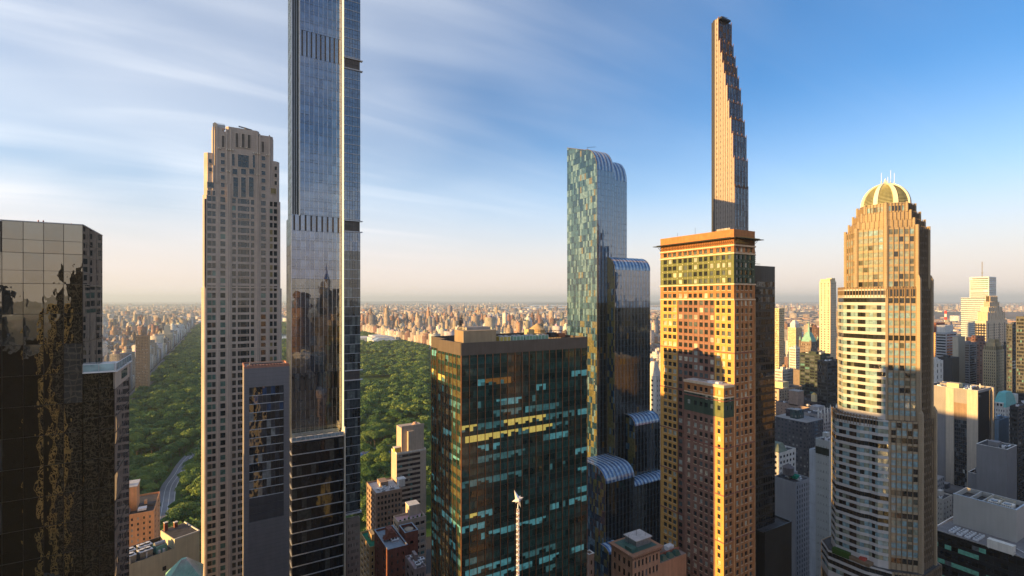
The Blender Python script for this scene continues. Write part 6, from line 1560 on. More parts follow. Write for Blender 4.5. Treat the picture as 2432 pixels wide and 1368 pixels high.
w_, d_, h_ = T.w, T.d, T.h
b = MB(); b.prism([(.5, .5), (w_ - .5, .5), (w_ - .5, d_ - .5), (.5, d_ - .5)], h_ - .5, h_ + 12, COPG, scale_top=.35); T.part('copper_roof', b)
b = MB(); b.cyl(w_ / 2, d_ / 2, h_ + 12, h_ + 27, 1.6, .1, COPG, 8); T.part('spire', b)
for (x, y) in ((0, 0), (w_, 0), (0, d_), (w_, d_)): b = MB(); b.cyl(x, y, h_ - 8, h_ + 2, 1.3, 1.3, stone('hotel_brown', (.2, .15, .12)), 8); b.cyl(x, y, h_ + 2, h_ + 7, 1.3, .1, COPG, 8); T.part('corner_turret', b)
b = MB(); b.box(-6, w_ + 8, -8, 0, 0, hz_(905, 640), stone('hotel_brown', (.2, .15, .12))); b.box(-7, 0, 0, d_ + 6, 0, hz_(880, 640), stone('hotel_brown', (.2, .15, .12))); T.part('wing', b)
T = simple('cream_art_deco_tower', 'tall narrow cream limestone tower lit gold above its shaded foot', 'office tower', 1946, 1972, 1986, 668, 750, stone('cream_lime', (.60, .50, .36), .06), cols=(3, 4), pitch=3.7, wh=1.9, frac=.32, ws=(.7, .2, .1, 0), clut=0, seed=28, minpx=4)
b = MB(); b.box(1, T.w - 1, 1, T.d - 1, T.h - 1, T.h + 3.5, GOLDS); b.box(T.w * .3, T.w - 1, 1, T.d * .5, T.h + 3.5, T.h + 5, GOLDS); T.part('crown', b)
T = simple('dark_bronze_block', 'dark bronze-glass block with golden upper corner below the cream tower', 'office building', 1941, 1965, 1998, 858, 520, DKG, cols=(8, 10), pitch=3.6, wh=2.4, frac=.8, ws=(.8, .2, 0, 0), rec=.15, clut=4, seed=29, minpx=4)
T = simple('green_glass_tower', 'dark green glass tower standing next to the gothic hotel', 'office building', 1941, 1948, 1972, 842, 580, stone('green_frame', (.04, .055, .045)), cols=(4, 8), pitch=3.6, wh=2.3, frac=.85, ws=(.7, .2, 0, .1), rec=.15, clut=3, seed=30, minpx=4, depth_=24)
T = simple('white_grid_block', 'white grid-fronted office block in front of the golden towers', 'office building', 1840, 1858, 1884, 878, 610, WHT, cols=(6, 8), pitch=3.6, wh=2.3, frac=.66, ws=(.7, .2, .1, 0), clut=4, tank=True, seed=31, minpx=4)
T = simple('white_office_block', 'square white office block with dark punched windows beside the gothic hotel', 'office building', 1874, 1890, 1906, 826, 720, WHT, cols=(6, 6), pitch=3.8, wh=2.4, frac=.6, ws=(.9, .1, 0, 0), clut=3, seed=32, minpx=4)
T = simple('golden_grid_tower', 'sunlit golden apartment tower with a framed top at the edge of the black slab', 'apartment building', 1838, 1850, 1863, 732, 900, GOLDS, cols=(5, 5), pitch=3.3, wh=1.9, frac=.66, ws=(.5, .3, .2, 0), clut=0, seed=33, minpx=4)
b = MB()
for k in range(5): b.bar((k * T.w / 4, 0, T.h), (T.w / 2, T.d / 2, T.h + 6), .5, WHT)
T.part('framed_crown', b)
T = simple('golden_stepped_tower', 'golden brick apartment tower with a stepped white crown', 'apartment building', 1871, 1890, 1904, 778, 980, GOLDS, cols=(7, 6), pitch=3.2, wh=1.8, frac=.5, ws=(.5, .3, .2, 0), clut=0, seed=34, minpx=4)
b = MB(); b.box(3, T.w - 3, 3, T.d - 3, T.h - 1, T.h + 7, WHT); b.prism([(3, 3), (T.w - 3, 3), (T.w - 3, T.d - 3), (3, T.d - 3)], T.h + 7, T.h + 14, WHT, scale_top=.45); T.part('stepped_crown', b)
T = simple('old_tan_house', 'tan apartment house with crowded roof tanks left of the taupe slab', 'apartment building', 1838, 1850, 1905, 925, 545, B_TAN, cols=(4, 9), pitch=3.2, wh=1.7, frac=.4, ws=(.8, .1, .1, 0), clut=8, tank=True, seed=35, depth_=24)
b = MB(); b.box(14, 26, 4, 14, T.h - 1, T.h + 6, stone('pale_yellow', (.66, .56, .32), .05)); T.part('yellow_penthouse', b)

# --- right of the domed tower
T = simple('brown_slab_complex', 'taupe slab tower with two blank piers and a recessed dark glass strip', 'office tower', 2200, 2323, 2357, 928, 400, TAUPE_SHADE, cols=(0, 0), clut=6, seed=40, blankw=True, blanks=True, par=1.4, capm=WHT, roofm=ROOFD)
fw = Wf(); P_ = [dN(en(2323, 400), p) for p in (2297, 2266, 2247)]
b = MB(); b.fbox(fw, P_[0], P_[1], .0, .12, T.h - 26, T.h - 12, stone('bronze_panel', (.22, .15, .10), .1, .5)); T.part('bronze_panel', b)
rows = rows_(20, T.h - 26, 3.4, 2.3, .5)
for j, (r0, r1) in enumerate(rows):
    for i in range(6): T.pane(fw, P_[0] + .1 + i * (P_[1] - P_[0] - .2) / 6, P_[0] + (i + 1) * (P_[1] - P_[0] - .2) / 6, r0, r1 + .4, .06, random.choices(GW, (.8, .17, .03, 0))[0], .4)
    b = MB(); b.fbox(fw, P_[0], P_[1], 0, .3, r0 - .5, r0 - .1, DKG); T.part('spandrel', b)
b = MB(); b.fbox(fw, 0, P_[0], 0, .8, 0, T.h - .2, stone('warm_pier', (.50, .42, .33), .05, .8)); b.fbox(fw, P_[1], P_[2], 0, .8, 0, T.h - .2, stone('warm_pier', (.50, .42, .33))); T.part('pier', b)
b = MB(); b.fbox(Sf(), .2, T.w - 3, 0, .15, 0, T.h - 2, glass('brown_curtain', (.035, .028, .025), 1.6, .05)); b.fbox(Sf(), T.w - 3, T.w, 0, 1.4, 0, T.h, stone('warm_pier', (.5, .42, .33))); T.part('glass_front', b)
b = MB(); b.box(6, 14, 14, 22, T.h - 1, T.h + 3, stone('pale_yellow', (.66, .56, .32))); b.box(16, 22, 16, 20, T.h - 1, T.h + 2, COPG); b.bar((5, 6, T.h - .8), (5, 6, T.h + 3), .4, WHITEM, 8); b.bar((22, 5, T.h - .8), (22, 5, T.h + 3), .35, WHITEM, 8); b.box(2, 28, 9, 10, T.h - .5, T.h + .5, WHITEM); T.part('roof_plant', b)
T.flush(limit=120, minpx=4)
T = simple('blank_grey_tower', 'windowless grey tower with a white-edged roof full of ducts', 'building', 2319, 2392, 2415, 1068, 330, GREYD, cols=(0, 0), clut=9, seed=41, blankw=True, blanks=True, capm=WHT, roofm=ROOFD)
T = simple('low_grey_annex', 'small dark grey annex at the side of the windowless grey tower', 'building', 2299, 2322, 2345, 1126, 345, GREYD, cols=(0, 0), clut=1, seed=42, blankw=True, blanks=True, capm=WHT)
# bottom right: dark glass block whose roof carries the grey plant house
def corner_block():
    z = 260; nw = en(2213, z); h = hz_(1254, z); e, n = nw[0], 40.0; d = nw[1] - n; w = 90
    T = Thing('dark_glass_block', 'dark glass office block with teal-lit strips and a broad grey roof in the bottom corner', 'office building', e, n)
    TAKEN.append((e, e + w, n, n + d)); zb = 30
    b = MB(); b.box(.2, w, 0, d, 0, h - .6, DKG); T.part('core', b); b = MB(); b.box(.4, w, .4, d - .4, h - .58, h - .5, stone('grey_roof', (.20, .19, .19), .15)); T.part('roof', b)
    b = MB(); b.box(-.05, .5, 0, d, h - .6, h, CONC); b.box(.5, w, d - .5, d, h - .6, h, stone('blue_edge', (.45, .52, .58), .05)); T.part('roof_edge', b)
    fr = Wf(); P = 4.1; q = h - 2.2; GT = glass('strip_teal', (.08, .22, .18), 1.55, .05, emit=(.2, .6, .5, .03)); n_ = 26; wd = d / n_
    while q > zb:
        j = round((h - q) / P)
        for i in range(n_):
            m = random.choices([GW[0], BLACKG, GT, GW[1]], (.5, .4, .04, .05) if j % 2 or i < n_ * .72 else (.15, .1, .6, .15))[0]
            T.pane(fr, i * wd + .04, (i + 1) * wd - .04, q - 2.2, q, -.12, m, .3)
        b = MB(); b.fbox(fr, 0, d, -.15, .05, q + .1, q + P - 2.3, stone('black_spandrel', (.02, .02, .022), .1, .25)); T.part('spandrel', b); q -= P
    for k in range(16):
        b = MB(); x = 3 + (k % 4) * 2.6; y = d - 8 - (k // 4) * 3.2; b.box(x, x + 1.8, y, y + 2.0, h - .5, h + .5, WHITEM); b.cyl(x + .9, y + 1, h + .5, h + .8, .6, .6, STEEL, 8); T.part('roof_fan', b)
    b = MB(); b.bar((2, 30, h), (12, 44, h), .18, WHITEM); b.bar((1.5, d - 22, h - .3), (12, d - 22, h - .3), .3, CONC); b.box(3, 9, d - 30, d - 26, h - .5, h + 1.4, STEEL); T.part('roof_ducts', b)
    T.flush(limit=180, minpx=5)
    # plant house
    z2 = 245; e2, n2 = en(2414, z2); h2 = hz_(1212, z2); d2 = dN((e2, n2), 2264); w2 = 18
    T = Thing('roof_plant_house', 'long grey plant house with open roof bays and cooling towers on the dark glass block', 'plant house', e2, n2, h - .5)
    hh = h2 - h + .5; PW = stone('plant_wall', (.42, .41, .38), .05, .8, .15, streak=.04)
    b = MB(); b.box(0, w2, 0, .5, 0, hh, PW); b.box(0, .5, .5, d2, 0, hh, PW); b.box(w2 - .5, w2, .5, d2, 0, hh, PW); b.box(.5, w2 - .5, d2 - .5, d2, 0, hh, PW); b.box(.5, w2 - .5, .5, d2 - .5, 0, hh - 2.5, DKG); T.part('wall', b)
    b = MB(); b.box(-.1, .6, -.1, d2 + .1, hh, hh + .2, stone('blue_edge', (.45, .52, .58))); b.box(.6, w2 + .1, -.1, .6, hh, hh + .2, stone('blue_edge', (.4, .5, .55))); T.part('coping', b)
    for f in (.52, .72): b = MB(); b.box(.5, w2 - .5, d2 * f, d2 * f + .5, hh - 2.4, hh - .05, PW); T.part('cross_wall', b)
    for k in range(2):
        b = MB(); y = 2.2 + k * 5; b.box(2, 8, y, y + 4, hh - 2.5, hh + .6, stone('tower_white', (.72, .68, .6), .05)); 
        for q in range(5): b.box(1.9, 2.0, y + .2 + q * .76, y + .5 + q * .76, hh - 1.5, hh + .5, STEEL)
        b.cyl(4, y + 2, hh + .6, hh + 1.1, 1.4, 1.4, STEEL, 12); T.part('cooling_tower', b)
        b = MB(); 
        for (x_, y_) in ((2, y), (8, y), (2, y + 4), (8, y + 4)): b.bar((x_, y_, hh + .5), (x_, y_, hh + 2), .08, GOLDS)
        for (p_, q_) in (((2, y), (8, y)), ((2, y), (2, y + 4)), ((8, y), (8, y + 4)), ((2, y + 4), (8, y + 4))): b.bar((*p_, hh + 2), (*q_, hh + 2), .08, GOLDS)
        T.part('guard_rail', b)
    e3, n3 = en(2407, 232); T = Thing('white_roof_unit', 'long white boxed unit on the dark block roof before the plant house', 'air handling unit', e3, n3, h - .5)
    d3 = dN((e3, n3), 2344); b = MB(); b.box(0, 3.2, 0, d3, .5, 4.6, stone('tower_white', (.72, .68, .6))); T.part('casing', b); b = MB(); b.box(.2, 3, .2, .6, 0, .5, STEEL); b.box(.2, 3, d3 - .6, d3 - .2, 0, .5, STEEL); b.bar((1, -3, .3), (1, 0, 2), .15, STEEL); T.part('support', b)
corner_block()
T = simple('stepped_cream_house', 'small stepped cream building in the gap right of the domed tower', 'building', 2208, 2240, 2262, 1186, 320, stone('cream_dull', (.50, .46, .40), .08), cols=(5, 3), pitch=3.4, wh=1.4, frac=.3, ws=(.9, .1, 0, 0), clut=1, seed=44)
b = MB(); b.cyl(5, 10, T.h - 1, T.h + 6, 4.2, 4.2, WHT, 16); b.cyl(5, 10, T.h + 6, T.h + 6.6, 4.4, 4.4, CONC, 16); T.part('round_top', b)
T = simple('blue_mast_tower', 'distant tall bluish office tower with curved glass bands and a roof mast', 'skyscraper', 2303, 2349, 2366, 657, 1000, stone('steel_band', (.50, .55, .56), .04, .4), cols=(1, 1), pitch=4.2, wh=2.2, frac=.97, ws=(0, .6, .2, .2), clut=0, seed=45, rec=.2, minpx=4)
b = MB(); b.bar((T.w * .4, T.d * .5, T.h), (T.w * .4, T.d * .5, T.h + 32), .9, STEEL, 8); b.bar((T.w * .4, T.d * .5, T.h + 8), (T.w * .4, T.d * .5, T.h + 10), 1.6, STEEL, 8); T.part('roof_mast', b)
b = MB(); b.box(-7, T.w + 1, -2, T.d + 12, 0, hz_(707, 1000), stone('steel_band', (.50, .55, .56))); T.part('lower_stage', b)
for k in range(40):
    zq = hz_(707, 1000) - 3 - k * 4.2; b = MB(); b.box(-7.15, T.w + 1.15, -2.15, T.d + 12, zq, zq + 1.9, glass('band_glass', (.06, .10, .13), 1.8, .05)); T.part('window_band', b)
def stepped_hotel():
    z = 760; e, n = en(2342, z); T = Thing('stepped_hotel_tower', 'beige stone hotel tower with stepped shoulders and a gabled crown, glowing at the top', 'hotel', e, n)
    w, d = wE((e, n), 2392), dN((e, n), 2316); M_ = stone('hotel_stone', (.58, .47, .34), .06); TAKEN.append((e - 3, e + w, n, n + d)); h = hz_(762, z)
    def st(f, y0, y1, m=M_):
        b = MB(); x0, x1, q0, q1 = w * f, w * (1 - f), d * f, d * (1 - f); b.box(x0, x1, q0, q1, hz_(y0, z), hz_(y1, z), m)
        for k in range(9): x = x0 + (x1 - x0) * k / 8; b.box(x - .5, x + .5, q0 - .6, q0, hz_(y0, z), hz_(y1, z) + 1, m); y = q0 + (q1 - q0) * k / 8; b.box(x0 - .6, x0, y - .5, y + .5, hz_(y0, z), hz_(y1, z) + 1, m)
        T.part('stage', b)
    b = MB(); b.box(0, w, 0, d, 0, h, M_); T.part('wall', b); st(.09, 762, 742); st(.18, 742, 730); st(.27, 730, 718); st(.33, 718, 704)
    for k in range(4): b = MB(); a = w * (.1 + .25 * k); b.box(a, a + 2.4, -.15, .02, 30, h - 4, STD_ := stone('slot_dark', (.12, .11, .10), .1)); T.part('window_slot', b)
    for k in range(4): b = MB(); a = d * (.1 + .25 * k); b.box(-.15, .02, a, a + 2.2, 30, h - 4, STD_); T.part('window_slot', b)
    b = MB()
    for q in range(26):
        for k in range(11): x = w * (k + .3) / 11; b.box(x, x + 1.3, -.22, .01, h - 8 - q * 4.2, h - 6 - q * 4.2, GW[0]); y = d * (k + .3) / 11; b.box(-.22, .01, y, y + 1.3, h - 8 - q * 4.2, h - 6 - q * 4.2, GW[0])
    b.build('window_rows', T.e, kind='stuff')
stepped_hotel()
T = simple('gilded_deco_tower', 'golden art deco apartment tower with dark crested crown', 'apartment building', 2334, 2366, 2385, 832, 590, stone('deco_gold', (.60, .48, .30), .06), cols=(6, 4), pitch=3.5, wh=1.8, frac=.36, ws=(.85, .1, .05, 0), clut=0, seed=47, minpx=4)
for k, (f, y) in enumerate(((.07, 824), (.16, 816), (.26, 808))):
    b = MB(); b.box(T.w * f, T.w * (1 - f), T.d * f, T.d * (1 - f), T.h - 1, hz_(y, 590), stone('crest_dark', (.22, .17, .10), .2) if k % 2 == 0 else GOLDS)
    for q in range(7): x = T.w * f + T.w * (1 - 2 * f) * q / 6; b.box(x - .3, x + .3, T.d * f - .3, T.d * f, T.h - 1, hz_(y, 590) + 1, GOLDS); yy = T.d * f + T.d * (1 - 2 * f) * q / 6; b.box(T.w * f - .3, T.w * f, yy - .3, yy + .3, T.h - 1, hz_(y, 590) + 1, GOLDS)
    T.part('crown_stage', b)
T = simple('black_office_tower', 'near-black office tower at the far right edge', 'office tower', 2413, 2445, 2500, 752, 500, DKG, cols=(7, 10), pitch=3.7, wh=2.2, frac=.85, ws=(.8, .15, 0, .05), rec=.15, clut=3, seed=48, minpx=4)
T = simple('slate_office_tower', 'dark slate office tower next to the near-black one', 'office tower', 2390, 2404, 2432, 770, 560, stone('slate_frame', (.09, .095, .10)), cols=(4, 8), pitch=3.6, wh=1.9, frac=.9, ws=(.5, .35, 0, .15), rec=.15, clut=3, seed=49, minpx=4)
T = simple('mansard_building', 'white stone building under a turquoise mansard roof with dormers', 'apartment building', 2357, 2389, 2416, 968, 470, WHT, cols=(5, 5), pitch=4.0, wh=2.0, frac=.36, ws=(.9, .1, 0, 0), clut=0, seed=50, minpx=4)
b = MB(); b.prism([(-.3, -.3), (T.w + .3, -.3), (T.w + .3, T.d + .3), (-.3, T.d + .3)], T.h, T.h + 13, stone('turquoise_copper', (.14, .42, .40), .12, .5), scale_top=.5); T.part('mansard_roof', b)
for k in range(3): b = MB(); y = T.d * (.2 + .26 * k); b.box(-.6, 2.4, y, y + 2.4, T.h, T.h + 4, WHT); b.box(-.7, 2.4, y + .5, y + 1.9, T.h + .8, T.h + 3.2, GW[0]); T.part('dormer', b)
b = MB(); b.box(T.w - 3.5, T.w + .4, -.5, 4, T.h - 2, T.h + 10, WHT); b.cyl(T.w + 4, 3, T.h - 4, T.h + 8, 1.6, 1.4, WHT, 8); T.part('white_turret', b)
T = simple('light_blue_block', 'small light-blue ribbed building before the turquoise mansard roof', 'building', 2352, 2372, 2396, 998, 425, stone('sky_blue_panel', (.28, .42, .56), .06, .5, joints=(9, .1)), cols=(0, 0), clut=3, seed=51, blankw=True, blanks=True)
T = simple('charcoal_tower', 'charcoal glass building right of the light-blue one', 'office building', 2398, 2418, 2480, 966, 395, DKG, cols=(4, 9), pitch=3.8, wh=2.0, frac=.85, ws=(.85, .1, .03, .02), rec=.15, clut=3, seed=52, minpx=4)
T = simple('banded_grey_block', 'grey block with dark horizontal window strips beyond the taupe slab', 'office building', 2222, 2248, 2272, 790, 640, stone('grey_band', (.40, .41, .42), .05), cols=(1, 3), pitch=3.7, wh=1.8, frac=.95, ws=(.9, .1, 0, 0), clut=2, seed=53, minpx=4)
b = MB(); b.box(5, T.w - 2, 3, 12, T.h - 1, T.h + 9, WHT); b.box(7, T.w + 2, 13, 22, T.h - 1, T.h + 12, stone('rust_dark', (.22, .09, .06))); T.part('roof_tower', b)
T = simple('orange_lit_block', 'orange-lit brick block between the chimneys and the grey banded building', 'apartment building', 2200, 2232, 2250, 770, 820, stone('amber_brick', (.58, .33, .14), .1), cols=(5, 3), pitch=3.3, wh=1.6, frac=.4, ws=(.8, .2, 0, 0), clut=2, seed=54, minpx=4)
T = simple('black_low_block', 'black glass block with flat roof before the banded grey building', 'office building', 2230, 2262, 2278, 850, 560, DKG, cols=(0, 0), clut=2, seed=55, blankw=True, blanks=True)
T = simple('rounded_beige_tower', 'smooth beige tower with a softly lit rounded corner', 'building', 2262, 2276, 2292, 800, 600, stone('smooth_beige', (.50, .44, .34), .03), cols=(0, 0), clut=1, seed=56, blankw=True, blanks=True)
T = simple('balcony_tower', 'dark-banded balcony tower just right of the smooth beige one', 'apartment building', 2285, 2303, 2320, 815, 620, stone('dark_balcony', (.20, .20, .21)), cols=(1, 1), pitch=3.1, wh=1.7, frac=.95, ws=(.8, .2, 0, 0), clut=2, seed=57, minpx=4)
T = simple('white_setback_block', 'white stone block with tall notches beside the domed tower flank', 'building', 2202, 2222, 2240, 858, 500, WHT, cols=(3, 2), pitch=6, wh=3.4, frac=.25, ws=(1, 0, 0, 0), clut=1, seed=58, minpx=4)
for px_, lb in ((2207, 'red and white banded power station chimney, the one touching the domed tower'), (2246, 'red and white banded power station chimney standing alone in the haze')):
    z = 2300; e, n = en(px_, z); T = Thing('chimney', lb, 'chimney', e, n, group='power station chimneys'); h = hz_(738, z)
    b = MB(); b.cyl(0, 0, 0, h * .62, 6.6, 5.6, WHT, 16); T.part('shaft', b)
    for k in range(4): b = MB(); z0 = h * (.62 + .095 * k); b.cyl(0, 0, z0, z0 + h * .095, 5.6 - .3 * k, 5.3 - .3 * k, stone('signal_red', (.75, .05, .04), .05) if k % 2 == 1 else WHT, 16); T.part('painted_band', b)
# --- the museum roofs in the park and the landmark towers of the park's far side
T = Thing('museum', 'long pale museum roofs among the trees on the far side of the park', 'museum', 600, 2230)
b = MB()
for (x0, x1, y0, y1, h) in ((0, 110, 0, 90, 18), (20, 130, 100, 190, 22), (-30, 60, 200, 290, 17), (70, 132, 210, 360, 20), (10, 60, 300, 370, 14)): b.box(x0, x1, y0, y1, 0, h, WHT)
T.part('wing', b)
b = MB(); b.prism([(10, 10), (90, 10), (90, 70), (10, 70)], 18, 27, glass('museum_glass', (.30, .36, .38), 1.6, .1), scale_top=.5); b.prism([(30, 110), (120, 110), (120, 180), (30, 180)], 22, 28, ROOFL, scale_top=.7); T.part('roof', b)
def twin(px, z, yt, lab, nm='twin_towered_apartments', wall=None):
    x, y = -206, 0; k = (px - CX) / F
    N_ = (C_ * -190 - k * S_ * -190) / (S_ + k * C_); T = Thing(nm, lab, 'apartment building', -206, N_); TAKEN.append((-206, -168, N_, N_ + 62)); W_ = wall or stone('cream_lime', (.6, .5, .36))
    dz = depth(-190, N_); h = hz_(yt, dz); b = MB(); b.box(0, 38, 0, 62, 0, h - 42, W_); T.part('wall', b)
    for q in (4, 40): b = MB(); b.box(12, 30, q, q + 18, h - 42, h - 12, W_); b.box(15, 27, q + 3, q + 15, h - 12, h - 5, W_); b.cyl(21, q + 9, h - 5, h + 4, 3, .4, GOLDS, 8); T.part('tower_top', b)
    b = MB()
    for r in range(16):
        for c in range(9): y = 2.5 + c * 6.6; b.box(37.9, 38.15, y, y + 1.8, 8 + r * 3.4, 9.8 + r * 3.4, GW[0]); x = 2 + c * 4; b.box(x, x + 1.5, -.15, .05, 8 + r * 3.4, 9.8 + r * 3.4, GW[0])
    b.build('window_rows', T.e, kind='stuff')
twin(392, 1500, 768, 'cream apartment house with two lantern-topped towers on the park avenue')
twin(372, 1250, 790, 'second twin-towered cream apartment house nearer along the park avenue')
T = simple('amber_apartment_tower', 'tall amber brick apartment tower rising over the white row west of the park', 'apartment building', 322, 352, 357, 797, 1050, stone('amber_brown', (.44, .26, .14), .1), cols=(3, 8), pitch=3.3, wh=1.7, frac=.45, ws=(.7, .2, .1, 0), clut=0, seed=60, minpx=4, depth_=34)
# ------------------------------------------------------------------ the streets behind and beside the camera: seen in the mirror glass, and they shade the low streets
def behind():
    r = random.Random(21); B = []
    def add(x0, x1, y0, y1, h, tone, spire=0):
        c = tuple(v * r.uniform(.85, 1.15) for v in TONES[tone]); B.append((x0, x1, y0, y1, 0, h * .8, *c, 0)); f = (x1 - x0) * .12; B.append((x0 + f, x1 - f, y0 + f, y1 - f, h * .8, h, *c, 0))
        if spire: m, q = (x0 + x1) / 2, (y0 + y1) / 2; B.append((m - 5, m + 5, q - 5, q + 5, h, h + spire * .4, *c, 0)); B.append((m - 3, m + 3, q - 3, q + 3, h + spire * .4, h + spire, *c, .9))
    add(-215, -165, -470, -430, 214, 'dark')
    add(98, 130, -420, -400, 214, 'brown'); add(134, 176, -430, -402, 222, 'dark', 40); add(60, 92, -380, -350, 196, 'tan')
    B.append((570, 610, -230, -200, 0, 250, .12, .11, .10, 0)); B.append((576, 604, -226, -204, 250, 296, .12, .11, .10, 0)); B.append((582, 598, -222, -208, 296, 326, .12, .11, .1, 0)); B.append((587, 593, -218, -212, 326, 345, .1, .1, .1, .8))
    add(-112, -72, 92, 123, 203, 'grey'); add(-112, -72, 132, 210, 198, 'brown')  # two unseen towers added to shade the eastern towers, gap leaves a lit strip
    add(660, 700, -160, -120, 240, 'dark'); add(500, 540, -260, -220, 232, 'tan'); add(430, 470, -190, -150, 200, 'brown')
    add(212, 226, -120, -100, 176, 'tan'); add(250, 285, -150, -120, 178, 'dark'); add(150, 180, -90, -66, 150, 'dark')
    x = -1300
    while x < 1100:
        y = -900
        while y < 300:
            for k in range(4):
                a, b_ = x + k * 32, x + k * 32 + 30; y0, y1 = y, y + 58
                cx, cyy = (a + b_) / 2, (y0 + y1) / 2
                if abs(cx) < 50 and -90 < cyy < 90: continue
                if -190 < cx < 30 and -520 < cyy < 0: continue
                if in_view(cx, cyy, 250) or in_view(a, y1, 100) or in_view(b_, y1, 100) or not free(a, b_, y0, y1): continue
                t = r.random(); cap = 150 if x > -250 else 95
                if cyy > 60 and x > -420: cap = 60 if cx < -60 else 140
                h = r.uniform(25, 60) if t < .5 else r.uniform(50, cap)
                B.append((a, b_ - r.uniform(0, 6), y0, y1 - r.uniform(0, 12), 0, h, *[v * r.uniform(.8, 1.15) for v in TONES[r.choice(['grey', 'grey', 'dark', 'dark', 'brown', 'tan'])]], 0))
            y += 80
        x += 150
    o = bpy.data.objects.new('southern_city_blocks', city_mesh('southern_city_blocks', B)); COL.objects.link(o)
    o['kind'] = 'stuff'; o['label'] = 'city blocks behind the viewpoint, mirrored in the dark glass, and two unseen towers added for shade'; o['category'] = 'city blocks'
behind()

def mirrored_tower():
    T = Thing('old_masonry_tower', 'old masonry tower with pale piers, known only by its warped reflection in the mirror tower', 'office tower', -88, -280)
    LT = stone('pale_masonry', (.78, .68, .48), .1); DK2 = stone('dark_infill', (.025, .022, .018), .1, .5); b = MB()
    MID_ = stone('sooty_masonry', (.30, .26, .19), .2); LIT_ = stone('gold_lit_masonry', (.85, .62, .26), .1)  # last one is a bright strip with the gold light painted into its colour
    for (x0, x1, y0, y1, z0, z1, m, px, pz) in ((0, 28, 0, 30, 0, 208, MID_, 4.6, 4.4), (3, 25, 3, 28, 208, 218, MID_, 4.4, 5), (7, 21, 6, 26, 218, 226, MID_, 3.6, 4), (28.5, 52, -10, 30, 0, 166, MID_, 7.5, 8), (53, 75, -12, 10, 0, 140, MID_, 6, 7), (-44, -7, -14, 20, 0, 172, DK2, 9, 9), (-6.5, -.5, -4, 31, 0, 196, LIT_, 2.9, 4.1)):
        b.box(x0, x1, y0, y1, z0, z1, DK2)
        for (A0, A1, ax) in ((x0, x1, 0), (y0, y1, 1)):
            n_ = max(2, round((A1 - A0) / px))
            for i in range(n_ + 1):
                k = A0 + (A1 - A0) * i / n_
                if ax == 0: b.box(k - .45, k + .45, y1, y1 + .9, z0, z1 + 1.2, m)
                else: b.box(x1, x1 + .9, k - .45, k + .45, z0, z1 + 1.2, m)
        q = z0 + 3
        while q < z1: b.box(x0, x1 + .7, y0, y1 + .7, q, q + .9, m); q += pz
    b.build('wall', T.e)
mirrored_tower()
# ------------------------------------------------------------------ the rest of the city, lot by lot
UP = ['cream', 'cream', 'tan', 'tan', 'white', 'white', 'brick', 'orange', 'brown', 'grey', 'grey', 'pink', 'brick', 'tan']
def h_ues(r, x, y, av):
    k = r.random()
    if av: h = r.uniform(38, 62) if k < .62 else r.uniform(14, 30) if k < .82 else r.uniform(70, 118) if k < .985 else r.uniform(120, 165)
    else: h = r.uniform(13, 22) if k < .6 else r.uniform(25, 50) if k < .9 else r.uniform(60, 105)
    return h * (1.0 if y < 3600 else .75)
def h_fifth(r, x, y, av): return r.uniform(42, 62) if r.random() < .82 else r.uniform(20, 34) if r.random() < .6 else r.uniform(68, 92)
def h_cpw(r, x, y, av): return r.uniform(42, 60) if r.random() < .8 else r.uniform(62, 88)
def h_west(r, x, y, av):
    k = r.random(); return r.uniform(14, 22) if k < .55 and not av else r.uniform(28, 52) if k < .93 else r.uniform(60, 95)
def h_harlem(r, x, y, av):
    k = r.random(); return r.uniform(13, 24) if k < .8 else r.uniform(30, 48) if k < .95 else r.uniform(50, 75)
def h_mid(r, x, y, av):
    k = r.random(); g = 1.0 if x > 760 else .72
    return g * (r.uniform(28, 60) if k < .55 else r.uniform(60, 105) if k < .92 else r.uniform(105, 150))
STONE5 = ['cream', 'cream', 'white', 'tan', 'cream', 'white', 'brick']
# first row facing the park, both sides
fill(760, 800, 410, 4460, h_fifth, STONE5, 11, bw=(40, 10), lw=(36, 40), deep=2)
fill(800, 872, 410, 4460, h_ues, UP, 111, bw=(72, 24), lw=(16, 34))
fill(-206, -168, 330, 4460, h_cpw, ['cream', 'white', 'tan', 'white', 'tan', 'brick', 'grey'], 12, bw=(38, 10), lw=(36, 38), deep=2)
fill(-330, -210, 330, 4460, h_west, UP, 13, bw=(120, 20))
fill(-1180, -350, 430, 4460, h_west, UP, 14, bw=(190, 26), lw=(20, 42))
fill(894, 2000, 470, 4460, h_ues, UP, 15, bw=(122, 24), lw=(17, 36))
fill(430, 2000, 40, 392, h_mid, ['grey', 'grey', 'tan', 'dark', 'brown', 'cream', 'brick', 'dark'], 16, bw=(130, 26), lw=(24, 46))
fill(894, 2000, 392, 470, h_mid, ['grey', 'cream', 'tan', 'brown', 'white', 'brick'], 17, bw=(130, 26), lw=(24, 46))
fill(-1300, 2100, 4520, 8800, h_harlem, UP, 18, bw=(220, 26), bd=(64, 24), lw=(30, 70), detail=False, deep=1)
fill(2380, 7000, -1500, 9500, lambda r, x, y, av: r.uniform(6, 14) if r.random() < .93 else r.uniform(18, 60), UP, 19, bw=(230, 40), bd=(60, 60), lw=(40, 110), detail=False, deep=1, skip=.25)
def on_water(x, y, poly):
    c = False; j = len(poly) - 1
    for i in range(len(poly)):
        if (poly[i][1] > y) != (poly[j][1] > y) and x < (poly[j][0] - poly[i][0]) * (y - poly[i][1]) / (poly[j][1] - poly[i][1]) + poly[i][0]: c = not c
        j = i
    return c
fr_ = random.Random(77)
